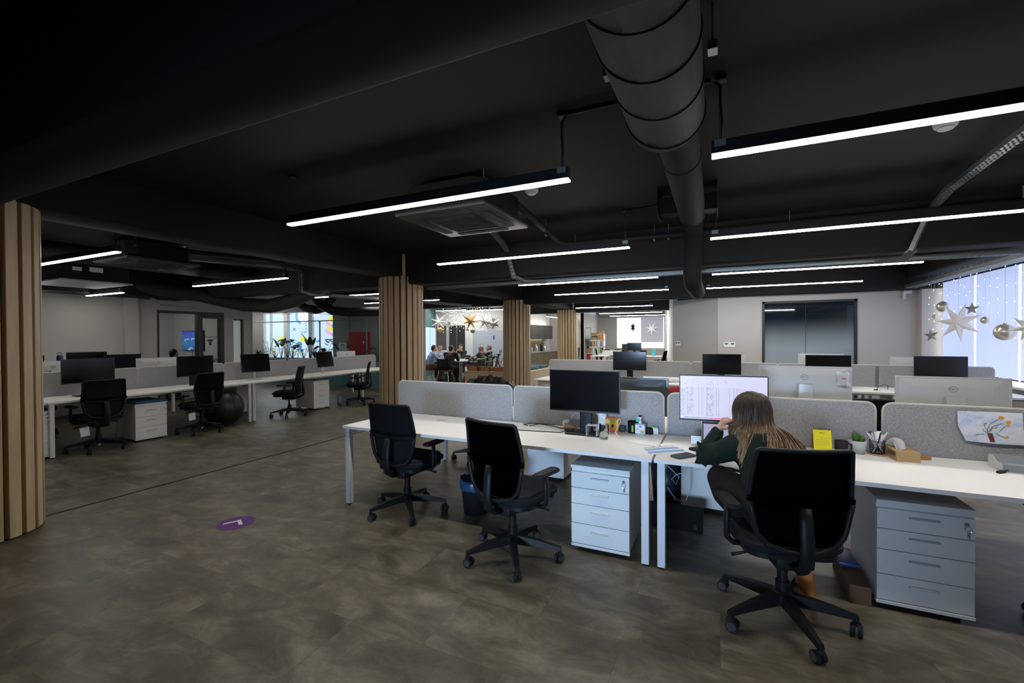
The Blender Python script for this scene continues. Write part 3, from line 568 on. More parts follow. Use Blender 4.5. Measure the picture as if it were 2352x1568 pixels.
# ---------------------------------------------------------------- monitors (screen faces -Y, origin on the desk top)
def make_monitor(name, label, w, h, zc, backm, group, foot='slab', standm=None, screen=None, tilt=0.0, logo=False):
    t = thing(name, label, 'monitor', group=group)
    R = Matrix.Translation((0, 0, zc)) @ Matrix.Rotation(math.radians(tilt), 4, 'X')
    standm = standm or M_BLACK
    bm = new(); box(bm, -w / 2, w / 2, -0.006, 0.014, -h / 2, h / 2, 0.003, 1, M=R)
    pr = rrect(w * 0.94, h * 0.92, 0.02, 3); 
    A = [bm.verts.new(R @ Vector((x, 0.014, z))) for x, z in pr]; B = [bm.verts.new(R @ Vector((x * 0.72, 0.038, z * 0.68))) for x, z in pr]; n = len(pr)
    for k in range(n): bm.faces.new((A[k], A[(k + 1) % n], B[(k + 1) % n], B[k]))
    bm.faces.new(B); case = obj('housing', bm, backm, t, fixn=True)
    bm = new(); box(bm, -w / 2, w / 2, -0.0075, -0.0055, -h / 2, h / 2, M=R); obj('bezel', bm, M_BEZEL, t)
    bm = new(); box(bm, -w / 2 + 0.007, w / 2 - 0.007, -0.0085, -0.007, -h / 2 + 0.014, h / 2 - 0.008, M=R); obj('screen', bm, screen or M_SCREEN, t)
    bm = new()
    if foot == 'slab':
        prism(bm, rrect(0.11, 0.05, 0.012, 3, 0, 0.075), 0.012, zc + 0.05); box(bm, -0.05, 0.05, 0.035, 0.09, zc - 0.05, zc + 0.05, 0.004, 1)
    else:
        cyl(bm, (0, 0.075, 0.008), (0, 0.07, zc + 0.02), 0.022, n=16); box(bm, -0.045, 0.045, 0.035, 0.08, zc - 0.045, zc + 0.045, 0.004, 1)
    obj('stand', bm, standm, t)
    bm = new()
    if foot == 'slab': prism(bm, rrect(0.30, 0.20, 0.012, 3, 0, 0.03), 0.0, 0.012)
    else: prism(bm, rrect(0.26, 0.19, 0.06, 6, 0, 0.04), 0.0, 0.008)
    obj('foot', bm, standm, t)
    if logo:
        bm = new(); N = 30
        tube(bm, [R @ Vector((0.026 * math.cos(2 * PI * k / N), 0.0387, h * 0.27 + 0.021 * math.sin(2 * PI * k / N))) for k in range(N)], 0.0013, 5, closed=True); obj('logo_ring', bm, M_GREYBACK, t)
        text('logo_lettering', 'DELL', 0.0165, M_GREYBACK, t, R @ Vector((0, 0.0386, h * 0.27)), (PI / 2 + math.radians(tilt), 0, PI))
    return t
MON = make_monitor('monitor', 'dark monitor switched off on the front desk, black foot, left of the hand sanitiser', 0.61, 0.355, 0.365, M_BEZEL, 'dark desk monitors')
MON.location = (-1.045, 3.655, DT); MON.rotation_euler = (0, 0, math.radians(-1))
def spreadsheet():
    m = bpy.data.materials.new('spreadsheet_screen'); m.use_nodes = True; nt = m.node_tree; b = nt.nodes['Principled BSDF']; L = nt.links.new; N = nt.nodes.new
    tc = N('ShaderNodeTexCoord'); sp = N('ShaderNodeSeparateXYZ'); L(tc.outputs['Generated'], sp.inputs[0])
    def math_(op, a, bb=None, c=None):
        n = N('ShaderNodeMath'); n.operation = op
        for k, v in enumerate((a, bb, c)):
            if v is None: continue
            if isinstance(v, (int, float)): n.inputs[k].default_value = v
            else: L(v, n.inputs[k])
        return n.outputs[0]
    x, z = sp.outputs['X'], sp.outputs['Z']
    rows = math_('LESS_THAN', math_('FRACT', math_('MULTIPLY', z, 36.0)), 0.16)
    inx = math_('LESS_THAN', x, 0.76); inz = math_('MULTIPLY', math_('LESS_THAN', z, 0.745), math_('GREATER_THAN', z, 0.075))
    cols = None
    for cx in (0.012, 0.085, 0.22, 0.26, 0.32, 0.43, 0.455, 0.58, 0.63, 0.665):
        c = math_('LESS_THAN', math_('ABSOLUTE', math_('SUBTRACT', x, cx)), 0.0022); cols = c if cols is None else math_('MAXIMUM', cols, c)
    mp = N('ShaderNodeMapping'); mp.inputs['Scale'].default_value = (60, 1, 36); L(tc.outputs['Generated'], mp.inputs[0])
    fl = N('ShaderNodeVectorMath'); fl.operation = 'FLOOR'; L(mp.outputs[0], fl.inputs[0]); wn = N('ShaderNodeTexWhiteNoise'); L(fl.outputs[0], wn.inputs['Vector'])
    words = math_('MULTIPLY', math_('GREATER_THAN', wn.outputs['Value'], 0.55), 0.30)
    grp = math_('MAXIMUM', math_('LESS_THAN', x, 0.055), math_('MAXIMUM', math_('MULTIPLY', math_('GREATER_THAN', x, 0.085), math_('LESS_THAN', x, 0.16)), math_('MULTIPLY', math_('GREATER_THAN', x, 0.31), math_('LESS_THAN', x, 0.40))))
    ink = math_('MULTIPLY', math_('MULTIPLY', inx, inz), math_('MAXIMUM', math_('MAXIMUM', math_('MULTIPLY', rows, 0.45), math_('MULTIPLY', cols, 0.55)), math_('MULTIPLY', words, grp)))
    head = math_('MULTIPLY', math_('MULTIPLY', math_('GREATER_THAN', z, 0.80), math_('LESS_THAN', z, 0.90)), math_('MULTIPLY', math_('GREATER_THAN', wn.outputs['Value'], 0.86), math_('LESS_THAN', x, 0.58)))
    ink = math_('MAXIMUM', ink, math_('MULTIPLY', head, 0.25))
    mx = N('ShaderNodeMixRGB'); mx.inputs[1].default_value = (0.72, 0.73, 0.98, 1); mx.inputs[2].default_value = (0.10, 0.10, 0.14, 1); L(ink, mx.inputs[0])
    tab = math_('MULTIPLY', math_('MULTIPLY', math_('GREATER_THAN', z, 0.022), math_('LESS_THAN', z, 0.04)), math_('MULTIPLY', math_('GREATER_THAN', x, 0.05), math_('LESS_THAN', x, 0.72)))
    rc = N('ShaderNodeValToRGB'); rc.color_ramp.interpolation = 'CONSTANT'; e = rc.color_ramp.elements; e[0].color = (0.2, 0.2, 0.6, 1); e[0].position = 0; e[1].position = 0.09; e[1].color = (0.2, 0.5, 0.25, 1)
    for p, c in ((0.13, (0.25, 0.25, 0.28)), (0.25, (0.7, 0.3, 0.12)), (0.29, (0.15, 0.35, 0.8)), (0.36, (0.75, 0.06, 0.18)), (0.6, (0.5, 0.1, 0.3))):
        q = e.new(p); q.color = (*c, 1)
    L(x, rc.inputs[0]); m2 = N('ShaderNodeMixRGB'); L(tab, m2.inputs[0]); L(mx.outputs[0], m2.inputs[1]); L(rc.outputs[0], m2.inputs[2])
    b.inputs['Base Color'].default_value = (0.02, 0.02, 0.02, 1); b.inputs['Roughness'].default_value = 0.3
    L(m2.outputs[0], b.inputs['Emission Color']); b.inputs['Emission Strength'].default_value = 0.95
    return m
o = make_monitor('monitor', 'monitor showing a spreadsheet in front of the woman', 0.60, 0.345, 0.36, M_BEZEL, None, screen=spreadsheet()); o.location = (0.015, 3.645, DT); o.rotation_euler = (0, 0, math.radians(5))
for x, lab in ((-1.55, 'dark monitor in the second row above the plain black stand, nearest the free end'), (0.02, 'dark monitor in the second row before the paired thermostats'), (1.55, 'dark monitor of the second row standing before the black framed glass'), (2.91, 'dark monitor of the second row nearest the hanging stars')): dup(MON, (x, 8.52, DT - (0.03 if x > -1 else 0)), math.radians(3), lab)
dup(MON, (-8.40, 3.265, DT), PI / 2, 'widest dark monitor of the aisle row, left of the blue cushioned pedestal')
dup(MON, (-8.40, 4.73, DT - 0.02), PI / 2 + 0.03, 'dark monitor behind the tall chair beside the exercise ball')
sil = make_monitor('monitor', 'dark monitor tilted back on a silver post foot in the aisle row', 0.52, 0.365, 0.335, M_BEZEL, 'silver footed monitors', foot='post', standm=M_ALU, tilt=-12); sil.location = (-8.40, 5.85, DT); sil.rotation_euler = (0, 0, math.radians(74))
dup(sil, (-8.38, 7.55, DT - 0.01), math.radians(96), 'dark monitor on a silver post foot before the jungle plants')
SB = make_monitor('monitor', 'silver monitor back with a round logo and a paper note taped on', 0.66, 0.385, 0.375, M_ALUB, 'silver monitor backs', foot='slab', standm=M_ALU, logo=True)
SB.location = (0.635, 4.42, DT); SB.rotation_euler = (0, 0, PI)
for x, y, rz, dz, lab in ((1.57, 4.42, PI, -0.06, 'silver monitor back with a round logo above the child drawing'), (0.10, 9.32, PI, -0.1, 'silver monitor back rising over the second row before the slanted wall'), (1.59, 9.32, PI, -0.06, 'silver monitor back in front of the black framed glass'), (2.88, 9.32, PI, -0.1, 'silver monitor back beside the window pier'),
                         (-9.22, 3.15, -PI / 2, -0.07, 'silver monitor back behind the aisle row nearest the first column'), (-9.22, 4.55, -PI / 2, -0.08, 'silver monitor back behind the aisle row below the hooded person'), (-9.22, 9.02, -PI / 2, -0.1, 'silver monitor back behind the aisle row below the red cabinet')): dup(SB, (x, y, DT + dz), rz, lab)
gb = make_monitor('monitor', 'dark grey monitor back with a square mount behind the front screens', 0.61, 0.36, 0.25, M_GREYBACK, None); gb.location = (-0.745, 4.40, DT); gb.rotation_euler = (0, 0, PI)
bm = new()
tube(bm, [(-0.065, 0.0388, 0.26 + 0.05), (0.065, 0.0388, 0.26 + 0.05), (0.065, 0.0388, 0.26 - 0.07), (-0.065, 0.0388, 0.26 - 0.07)], 0.002, 5, closed=True); obj('mount_plate', bm, M_BLACK, gb)
for x, y, rz, z, lab in ((-11.0, 4.25, PI / 2, DT + 0.04, 'wide dark monitor in the back row with a blue bottle beside it'), (-10.85, 4.75, PI / 2, DT - 0.02, 'dark monitor in the back row overlapping the wide one'), (-11.0, 3.35, PI / 2, DT, 'dark monitor in the back row showing past the first column')): dup(MON, (x, y, z), rz, lab)
# ---------------------------------------------------------------- ceiling fittings
ZL = 2.60
_dim = {}
def LEDDIM(me):
    # lamps left of the columns dimmed to imitate the lens falloff there
    if me.name not in _dim:
        m2 = me.copy(); m2.materials.clear(); m2.materials.append(M_LEDD); _dim[me.name] = m2; _dim[m2.name] = m2
    return _dim[me.name]
def make_pendant(name, label, L, group, cord='right', drop=CEIL - ZL):
    t = thing(name, label, 'pendant light', group=group)
    bm = new(); box(bm, -L / 2, L / 2, -0.031, 0.031, 0.014, 0.088, 0.002, 1); obj('housing', bm, M_BLACK, t)
    bm = new(); prism(bm, [(-0.029, 0.022), (0.029, 0.022), (0.029, 0.004), (0.024, 0.0), (-0.024, 0.0), (-0.029, 0.004)], -L / 2 + 0.002, L / 2 - 0.002, 'X'); obj('diffuser', bm, M_LED, t)
    s = 1 if cord == 'right' else -1
    bm = new(); box(bm, s * (L / 2 - 0.075), s * (L / 2 - 0.015), -0.0325, 0.0325, 0.05, 0.0895); obj('end_label', bm, M_STEEL, t)
    bm = new(); x = s * (L / 2 - 0.05); tube(bm, [(x, 0, 0.088), (x + 0.004, 0, 0.2), (x - 0.004, 0, drop - 0.12), (x + s * 0.0, 0, drop - 0.06), (x + s * 0.03, 0, drop - 0.025)], 0.007, 7); obj('power_cord', bm, M_CABLE, t)
    for sx in (-1, 1):
        bm = new(); cyl(bm, (sx * (L / 2 - 0.05) + sx * 0.01, 0.0, 0.088), (sx * (L / 2 - 0.05) + sx * 0.01, 0.0, drop - 0.02), 0.0015, n=5); obj('wire', bm, M_CABLE, t)
        bm = new(); box(bm, sx * (L / 2 - 0.05) - 0.028, sx * (L / 2 - 0.05) + 0.028, -0.028, 0.028, drop - 0.03, drop, 0.004, 1); obj('canopy', bm, M_BLACK, t)
    return t
PGR = 'black linear pendant lights'
P = make_pendant('pendant_light', 'linear pendant light left of the big duct, nearest over the empty front chairs', 2.68, PGR); P.location = (-2.245, 2.84, ZL)
PL = make_pendant('pendant_light', 'nearest linear pendant light right of the big duct, running out of the picture', 2.75, PGR, 'left'); PL.location = (1.33, 2.84, ZL)
for x, y, lab in ((1.28, 5.22, 'long linear pendant light crossed by the falling cable tray on the window side'), (1.25, 8.25, 'linear pendant light directly beyond the concrete beam on the window side'), (1.10, 10.6, 'thin far linear pendant light above the black framed glass')): dup(PL, (x, y, ZL), 0, lab)
for x, y, lab in ((-2.30, 5.30, 'linear pendant light behind the first ceiling cassette, its wire hanging by the tray'), (-2.33, 8.18, 'linear pendant light under the second slatted column top, overlapped by the tray'), (-2.38, 10.45, 'short looking far linear pendant light before the far office'), (-7.85, 2.82, 'linear pendant light cut by the nearest slatted column'), (-8.13, 5.32, 'linear pendant light over the tall chair of the aisle row'), (-8.1, 8.2, 'linear pendant light crossing behind the second slatted column'), (-8.4, 10.3, 'linear pendant light furthest along the aisle row'), (-16.0, 10.2, 'linear pendant light before the printed window'), (-16.1, 11.1, 'linear pendant light against the printed window'), (-3.4, 15.6, 'first linear pendant light in the far office'), (-3.5, 17.6, 'second linear pendant light in the far office'), (-3.6, 19.9, 'third linear pendant light in the far office'), (-3.75, 22.6, 'last linear pendant light in the far office before its window'), (-7.65, 14.97, 'linear pendant light over the meeting table')): dup(P, (x, y, ZL), 0, lab)
ps = make_pendant('pendant_light', 'short low linear pendant light against the painted wall', 1.35, 'short linear pendant lights', drop=0.6); ps.location = (-11.07, 4.56, 2.45)
dup(ps, (-13.6, 6.2, 2.45), 0, 'short linear pendant light inside the glass meeting box')
dup(ps, (-6.85, 18.9, 2.45), PI / 2, 'short linear pendant light in front of the kitchen')

fill_pendant = make_pendant('pendant_light', 'added fill pendant high over the end of the meeting table', 2.68, PGR, drop=0.34); fill_pendant.location = (-9.3, 13.2, 2.72)  # lamps added only to brighten the meeting corner and the kitchen
dup(fill_pendant, (-6.5, 13.6, 2.72), 0, 'added fill pendant high over the wooden seating block'); dup(fill_pendant, (-9.9, 16.2, 2.72), 0, 'added fill pendant high before the meeting end wall'); dup(fill_pendant, (-6.7, 20.3, 2.72), PI / 2, 'added fill pendant high over the kitchen aisle')
for o_ in [q for q in bpy.data.objects if q.name.startswith('pendant_light') and q.location.x < -6.6 and q.location.y < 12]:
    for c_ in o_.children:
        if c_.name.startswith('diffuser'): c_.data = LEDDIM(c_.data)
def make_cassette(name, label, group):
    t = thing(name, label, 'air conditioner', group=group)
    bm = new(); s, c = 0.43, 0.10
    prism(bm, [(s - c, -s), (s, -s + c), (s, s - c), (s - c, s), (-s + c, s), (-s, s - c), (-s, -s + c), (-s + c, -s)], 2.745, 2.975); obj('body', bm, M_DUCT, t, False)
    bm = new(); box(bm, -0.48, 0.48, -0.48, 0.48, 2.70, 2.748, 0.012, 2); pn = obj('fascia', bm, mat('black_fascia', (0.016, 0.016, 0.016), 0.5) if 'black_fascia' not in MATS else MATS['black_fascia'], t)
    bm = new(); box(bm, -0.25, 0.25, -0.25, 0.25, 2.694, 2.702)
    for k in range(13): box(bm, -0.25, 0.25, -0.24 + k * 0.04 - 0.004, -0.24 + k * 0.04 + 0.004, 2.688, 2.695)
    obj('intake_grille', bm, M_BLACK, t)
    for k in range(4):
        M = Matrix.Rotation(PI / 2 * k, 4, 'Z'); bm = new(); box(bm, -0.29, 0.29, -0.41, -0.325, 2.690, 2.701, 0.004, 1, M=M); obj('louvre', bm, M_RUBBER, t)
    for sx, sy in ((1, 1), (1, -1), (-1, 1), (-1, -1)):
        bm = new(); cyl(bm, (sx * 0.40, sy * 0.34, 2.9), (sx * 0.40, sy * 0.34, CEIL), 0.005, n=6); box(bm, sx * 0.40 - 0.02, sx * 0.40 + 0.02, sy * 0.34 - 0.02, sy * 0.34 + 0.02, 2.89, 2.90); obj('hanger_rod', bm, M_STEEL, t)
    return t
AC = make_cassette('ceiling_cassette', 'dark air conditioning cassette on the ceiling behind the near pendant light', 'ceiling cassettes'); AC.location = (-2.29, 3.80, 0)
dup(AC, (-7.92, 3.80, 0), 0, 'dark air conditioning cassette over the aisle row near the first column')
dup(AC, (2.9, 4.3, 0), 0, 'dark air conditioning cassette at the window side edge of the picture')
# box fan unit near the first column
t = thing('duct_fan_unit', 'blue-lit grey fan coil box on the ceiling by the nearest column', 'fan unit', (-10.2, 3.85, 0))
bm = new(); box(bm, -0.62, 0.62, -0.45, 0.45, 2.55, 2.86, 0.01, 1); obj('body', bm, M_DUCT, t)
bm = new(); box(bm, -0.66, 0.66, -0.49, 0.49, 2.53, 2.552); obj('drip_tray', bm, M_STEEL, t)
bm = new(); box(bm, 0.622, 0.626, -0.1, 0.08, 2.7, 2.78); box(bm, 0.622, 0.626, -0.32, -0.2, 2.7, 2.76); obj('rating_plate', bm, M_ALU, t)
for sx in (-0.5, 0.5):
    for sy in (-0.4, 0.4):
        bm = new(); cyl(bm, (sx, sy, 2.86), (sx, sy, CEIL), 0.005, n=6); obj('hanger_rod', bm, M_STEEL, t)
# ducts
def ring_duct(bm, pts, r, seams=(), n=36):
    tube(bm, pts, r, n)
    for p, q in seams:
        p, q = Vector(p), Vector(q); d = (q - p).normalized(); cyl(bm, p - d * 0.006, p + d * 0.006, r + 0.005, n=n)
t = thing('ventilation_duct', 'large round grey ventilation duct stepping down in size and dropping under the beam', 'duct')
dx = lambda y: -0.25 - 0.03 * (y + 2.85) / 5.55
bm = new(); ring_duct(bm, [(-0.20, -6.95, 2.83), (-0.28, 2.70, 2.83)], 0.205)
dx = lambda y: -0.20 - 0.08 * (y + 6.95) / 9.65
for y0, th in [(-1.2, 0.006), (-0.4, 0.006), (0.35, 0.006), (0.78, 0.006), (1.22, 0.005), (1.36, 0.009), (1.60, 0.005), (1.93, 0.006), (2.28, 0.006), (2.64, 0.008)]:
    tube(bm, [(dx(y0) + 0.206 * math.cos(q), y0 + 0.05 * math.cos(q), 2.83 + 0.206 * math.sin(q)) for q in [2 * PI * j / 40 for j in range(40)]], th, 6, closed=True)
obj('spiral_duct', bm, M_DUCT, t, ang=60)
bm = new(); ring_duct(bm, [(-0.245, 2.68, 2.845), (-0.265, 5.04, 2.845)], 0.128, [((-0.25, 3.4, 2.845), (-0.25, 4, 2.845)), ((-0.265, 5.03, 2.845), (-0.265, 5.2, 2.845))]); obj('middle_duct', bm, M_DUCT, t, ang=60)
bm = new(); pts = [(-0.27, 5.02, 2.86), (-0.29, 5.75, 2.86)] + [(-0.29 - 0.02 * k / 5, 5.75 + 0.3 * math.sin(PI / 2 * k / 5), 2.86 - 0.3 * (1 - math.cos(PI / 2 * k / 5))) for k in range(1, 6)] + [(-0.315, 6.06, 2.45)] + [(-0.32, 6.06 + 0.2 * (1 - math.cos(PI / 2 * k / 5)), 2.45 - 0.2 * math.sin(PI / 2 * k / 5)) for k in range(1, 6)] + [(-0.32, 7.2, 2.25), (-0.32, 7.5, 2.25)]
ring_duct(bm, pts, 0.108); obj('lower_duct', bm, M_DUCT, t, ang=60)
bm = new(); box(bm, -0.56, -0.03, 4.72, 4.92, 2.80, 2.96, 0.004, 1); obj('damper_box', bm, M_DUCT, t)
for sx in (-0.57, -0.025):
    bm = new(); box(bm, sx - 0.004, sx + 0.004, 4.66, 4.98, 2.78, CEIL); obj('damper_plate', bm, M_BEAM, t)
for y, sx in ((1.35, -0.53), (1.35, 0.0), (2.2, -0.5), (2.2, -0.03)):
    bm = new(); cyl(bm, (sx, y, 2.86), (sx, y, CEIL), 0.005, n=6); box(bm, sx - 0.02, sx + 0.02, y - 0.03, y + 0.03, 2.84, 2.88); obj('hanger', bm, M_STEEL, t)
bm = new(); tube(bm, [(-12.0, 3.0, 2.75), (-11.7, 5.2, 2.75), (-11.2, 6.3, 2.62), (-10.4, 6.95, 2.38), (-9.5, 7.0, 2.32), (-8.7, 6.98, 2.42), (-8.1, 6.95, 2.6), (-7.6, 6.95, 2.8), (-7.0, 6.95, 2.86)], 0.16, 24)
one('flexible_duct', 'black flexible duct sagging under the beam in front of the glass meeting box', 'duct', bm, M_DUCTD, 'dark insulated ducts', ang=70)
for pts, lab in (([(-13.8, 10.9, 2.93), (-13.2, 10.8, 2.78), (-12.75, 10.7, 2.58), (-12.2, 10.65, 2.5), (-11.9, 10.7, 2.56), (-11.6, 10.8, 2.93)], 'dark hanging duct bend before the left part of the printed window'), ([(-11.8, 10.2, 2.93), (-11.45, 10.2, 2.6), (-11.0, 10.25, 2.42), (-10.4, 10.3, 2.36), (-9.2, 10.4, 2.36), (-8.0, 10.5, 2.5)], 'dark hanging duct bend before the stacked blocks of the printed window'), ([(-9.3, 1.4, 2.92), (-9.2, 6.4, 2.92)], 'dark straight duct above the pendant of the aisle row')):
    bm = new(); tube(bm, pts, 0.14, 20); one('insulated_duct', lab, 'duct', bm, M_DUCTD, 'dark insulated ducts', ang=70)
# cable trays with real perforation: two flanges, slotted floor
def tray(name, label, pts, w=0.075, h=0.04, group='galvanised cable trays', side=None, pitch=0.06):
    bm = new()
    for a, b in zip(pts, pts[1:]):
        a, b = Vector(a), Vector(b); d = b - a; L = d.length; d.normalize()
        s = Vector(side) if side is not None else (Vector((0, 0, 1)).cross(d).normalized() if abs(d.z) < 0.95 else Vector((1, 0, 0)))
        s = (s - d * s.dot(d)).normalized(); u = d.cross(s)
        M = Matrix((d, s, u)).transposed().to_4x4(); M.translation = a
        for sg in (-1, 1): box(bm, 0, L, sg * w / 2 - 0.001, sg * w / 2 + 0.001, 0, h, M=M)
        for y0, y1 in ((-w / 2, -w * 0.28), (-w * 0.10, w * 0.10), (w * 0.28, w / 2)): box(bm, 0, L, y0, y1, -0.001, 0.001, M=M)
        k = 0.0
        while k < L:
            box(bm, k, min(L, k + pitch * 0.45), -w / 2, w / 2, -0.001, 0.001, M=M); k += pitch
    return one(name, label, 'cable tray', bm, M_STEEL, group, smooth=False)
tray('cable_tray', 'galvanised cable tray dropping down the beam beside the ceiling cassette', [(-2.6, 4.75, 2.96), (-2.98, 6.05, 2.96), (-3.06, 6.36, 2.93), (-2.94, 6.40, 2.50), (-2.87, 6.52, 2.445), (-2.62, 6.90, 2.445)])
tray('cable_tray', 'galvanised cable tray dropping down the beam on the window side', [(1.86, 3.9, 2.93), (1.97, 5.6, 2.93), (2.09, 6.33, 2.93), (1.95, 6.40, 2.50), (1.93, 6.55, 2.44), (1.75, 6.86, 2.44)])
tray('cable_tray', 'galvanised cable tray dropping down the beam over the aisle row', [(-8.35, 4.5, 2.92), (-7.7, 5.9, 2.92), (-7.64, 6.33, 2.90), (-7.72, 6.40, 2.50), (-7.7, 6.6, 2.45), (-7.5, 7.0, 2.45)])
tray('cable_tray', 'long galvanised cable tray running along behind the beam', [(-5.0, 6.98, 2.475), (3.4, 6.98, 2.475)], 0.14, 0.05)
tray('cable_tray', 'long galvanised cable tray slanting off behind the aisle row beam', [(-7.6, 7.0, 2.45), (-6.9, 9.2, 2.45), (-6.6, 11.2, 2.45)], 0.14, 0.06)
tray('cable_tray', 'cable tray along the window side in front of the blinds', [(3.5, 11.7, 2.52), (3.5, -2.5, 2.55)], 0.20, 0.06)
tray('cable_tray', 'short cable tray piece hanging by the painted wall', [(-11.9, 5.55, 2.62), (-11.75, 5.9, 2.35), (-11.75, 6.6, 2.33)], 0.09)
tray('cable_tray', 'cable tray across the far office ceiling', [(-6.0, 24.1, 2.62), (-2.3, 24.1, 2.62)], 0.10)
tray('cable_tray', 'wide cable tray between the far office lights', [(-6.1, 16.95, 2.62), (-1.6, 16.95, 2.62)], 0.2)
# insulated pipes and conduits
for pts, r, lab in (([(-1.85, 4.1, 2.90), (-2.05, 5.9, 2.90), (-1.95, 6.15, 2.90), (-0.45, 6.22, 2.90), (3.9, 6.22, 2.90)], 0.035, 'black insulated pipe running from the ceiling cassette along the beam'), ([(-7.5, 4.05, 2.92), (-6.6, 6.2, 2.90), (-6.2, 6.3, 2.90)], 0.035, 'black insulated pipe behind the aisle row cassette')):
    bm = new(); tube(bm, pts, r, 10); o = one('insulated_pipe', lab, 'pipe', bm, M_RUBBER, 'black insulated pipes')
for x, y in ((-1.9, 6.22), (-0.62, 6.22), (-0.8, 6.22), (0.75, 6.22), (2.75, 6.22), (-2.0, 5.3)):
    bm = new(); cyl(bm, (x, y, 2.86), (x, y, CEIL), 0.004, n=6); box(bm, x - 0.012, x + 0.012, y - 0.045, y + 0.045, 2.852, 2.86); ell(bm, (x, y, 2.85), 0.011)
    one('pipe_hanger', 'small threaded rod hanger holding the black pipe on the ceiling', 'hanger', bm, M_STEEL, 'pipe hangers')
bm = new(); tube(bm, [(-0.95, 2.84, CEIL - 0.012), (-0.9, 2.845, CEIL - 0.012), (-0.05, 2.845, CEIL - 0.012)], 0.012, 8); one('conduit', 'black conduit on the ceiling passing over the big duct between two cords', 'conduit', bm, M_BLACK, 'black ceiling conduits')
bm = new(); tube(bm, [(-1.0, 5.3, CEIL - 0.012), (-0.1, 5.25, CEIL - 0.012)], 0.012, 8); one('conduit', 'black conduit on the ceiling beside the damper box', 'conduit', bm, M_BLACK, 'black ceiling conduits')
def detector(x, y, lab):
    t = thing('smoke_detector', lab, 'smoke detector', (x, y, 0), group='smoke detectors')
    bm = new(); lathe(bm, [(0.0, 3.00), (0.035, 3.0), (0.045, 3.006), (0.05, 3.014)], 24); lathe(bm, [(0.045, 3.018), (0.062, 3.022), (0.065, 3.035)], 24); obj('sensor', bm, M_PAINTL, t)
    bm = new(); lathe(bm, [(0.055, 3.034), (0.068, 3.036), (0.068, CEIL)], 24); obj('mount', bm, M_PAINTL, t)
    bm = new(); lathe(bm, [(0.044, 3.012), (0.044, 3.02)], 24); obj('slot', bm, M_INK, t)
detector(-1.72, 4.15, 'white smoke detector under the near pendant light by the ceiling cassette'); detector(1.43, 4.12, 'white smoke detector peeking below the nearest pendant light on the window side'); detector(-7.82, 4.2, 'white smoke detector over the aisle row behind its cassette')
# wall mounted bits on the back wall
t = thing('security_sensor', 'white motion sensor on the wall below the tray in the corner', 'sensor', (3.47, 11.89, 2.40))
bm = new(); cyl(bm, (0, -0.035, -0.09), (0, -0.035, 0.05), 0.032, n=18); obj('housing', bm, M_PAINTL, t)
bm = new(); box(bm, -0.02, 0.12, -0.07, 0.0, 0.03, 0.09, 0.006); obj('bracket', bm, M_PAINTL, t)
def plate(x, y, z, w, h, n, lab, rz=0):
    t = thing('thermostat', lab, 'thermostat', (x, y, z), rz, 'thermostats')
    for k in range(n):
        cx = (k - (n - 1) / 2) * (w / n + 0.004)
        bm = new(); box(bm, cx - w / n / 2, cx + w / n / 2, -0.014, 0, -h / 2, h / 2, 0.003, 1); p = obj('cover', bm, M_WHITE, t)
        bm = new(); box(bm, cx - w / n * 0.3, cx + w / n * 0.3, -0.016, -0.013, 0.0, h * 0.32); obj('display', bm, mat('lcd_green', (0.07, 0.10, 0.07), 0.4) if 'lcd_green' not in MATS else MATS['lcd_green'], p)
plate(0.20, 11.898, 1.36, 0.25, 0.12, 2, 'pair of white thermostats with green displays on the pale wall')
plate(-1.03, 12.77, 1.37, 0.17, 0.12, 2, 'small white double control on the slanted wall', math.atan2(-1.045, 1.16))
# ---------------------------------------------------------------- things on the front desks
D = DT
t = thing('drinking_glass', 'clear glass half full of water beside the monitor foot', 'glass', (-0.848, 3.545, D))
bm = new(); lathe(bm, [(0.0, 0.0), (0.032, 0.0), (0.036, 0.01), (0.038, 0.12), (0.0355, 0.12), (0.0335, 0.012), (0.0, 0.009)], 28); obj('glass_wall', bm, M_DRINK, t)
bm = new(); lathe(bm, [(0.0, 0.0095), (0.0330, 0.0125), (0.0345, 0.052), (0.0, 0.052)], 28); obj('water', bm, M_WATER, t)
t = thing('wire_rack', 'small white wire letter rack in front of the monitor stand', 'rack', (-0.955, 3.585, D + 0.012))
bm = new()
for y in (-0.03, 0.0, 0.03): tube(bm, [(-0.042, y, 0.003), (-0.042, y, 0.085), (0.042, y, 0.085), (0.042, y, 0.003)], 0.0025, 6)
for x in (-0.042, 0.042): tube(bm, [(x, -0.03, 0.003), (x, 0.03, 0.003)], 0.0025, 6)
obj('wire_frame', bm, M_WHMET, t)
bm = new(); lathe(bm, [(0.0475, 0), (0.051, 0.0), (0.051, 0.002), (0.038, 0.10), (0.0375, 0.10)], 4); 
bm.free(); bm = new(); prism(bm, [(-0.055, 0), (0.055, 0), (0.058, 0.115), (-0.058, 0.115)], -0.04, 0.04, 'Y')
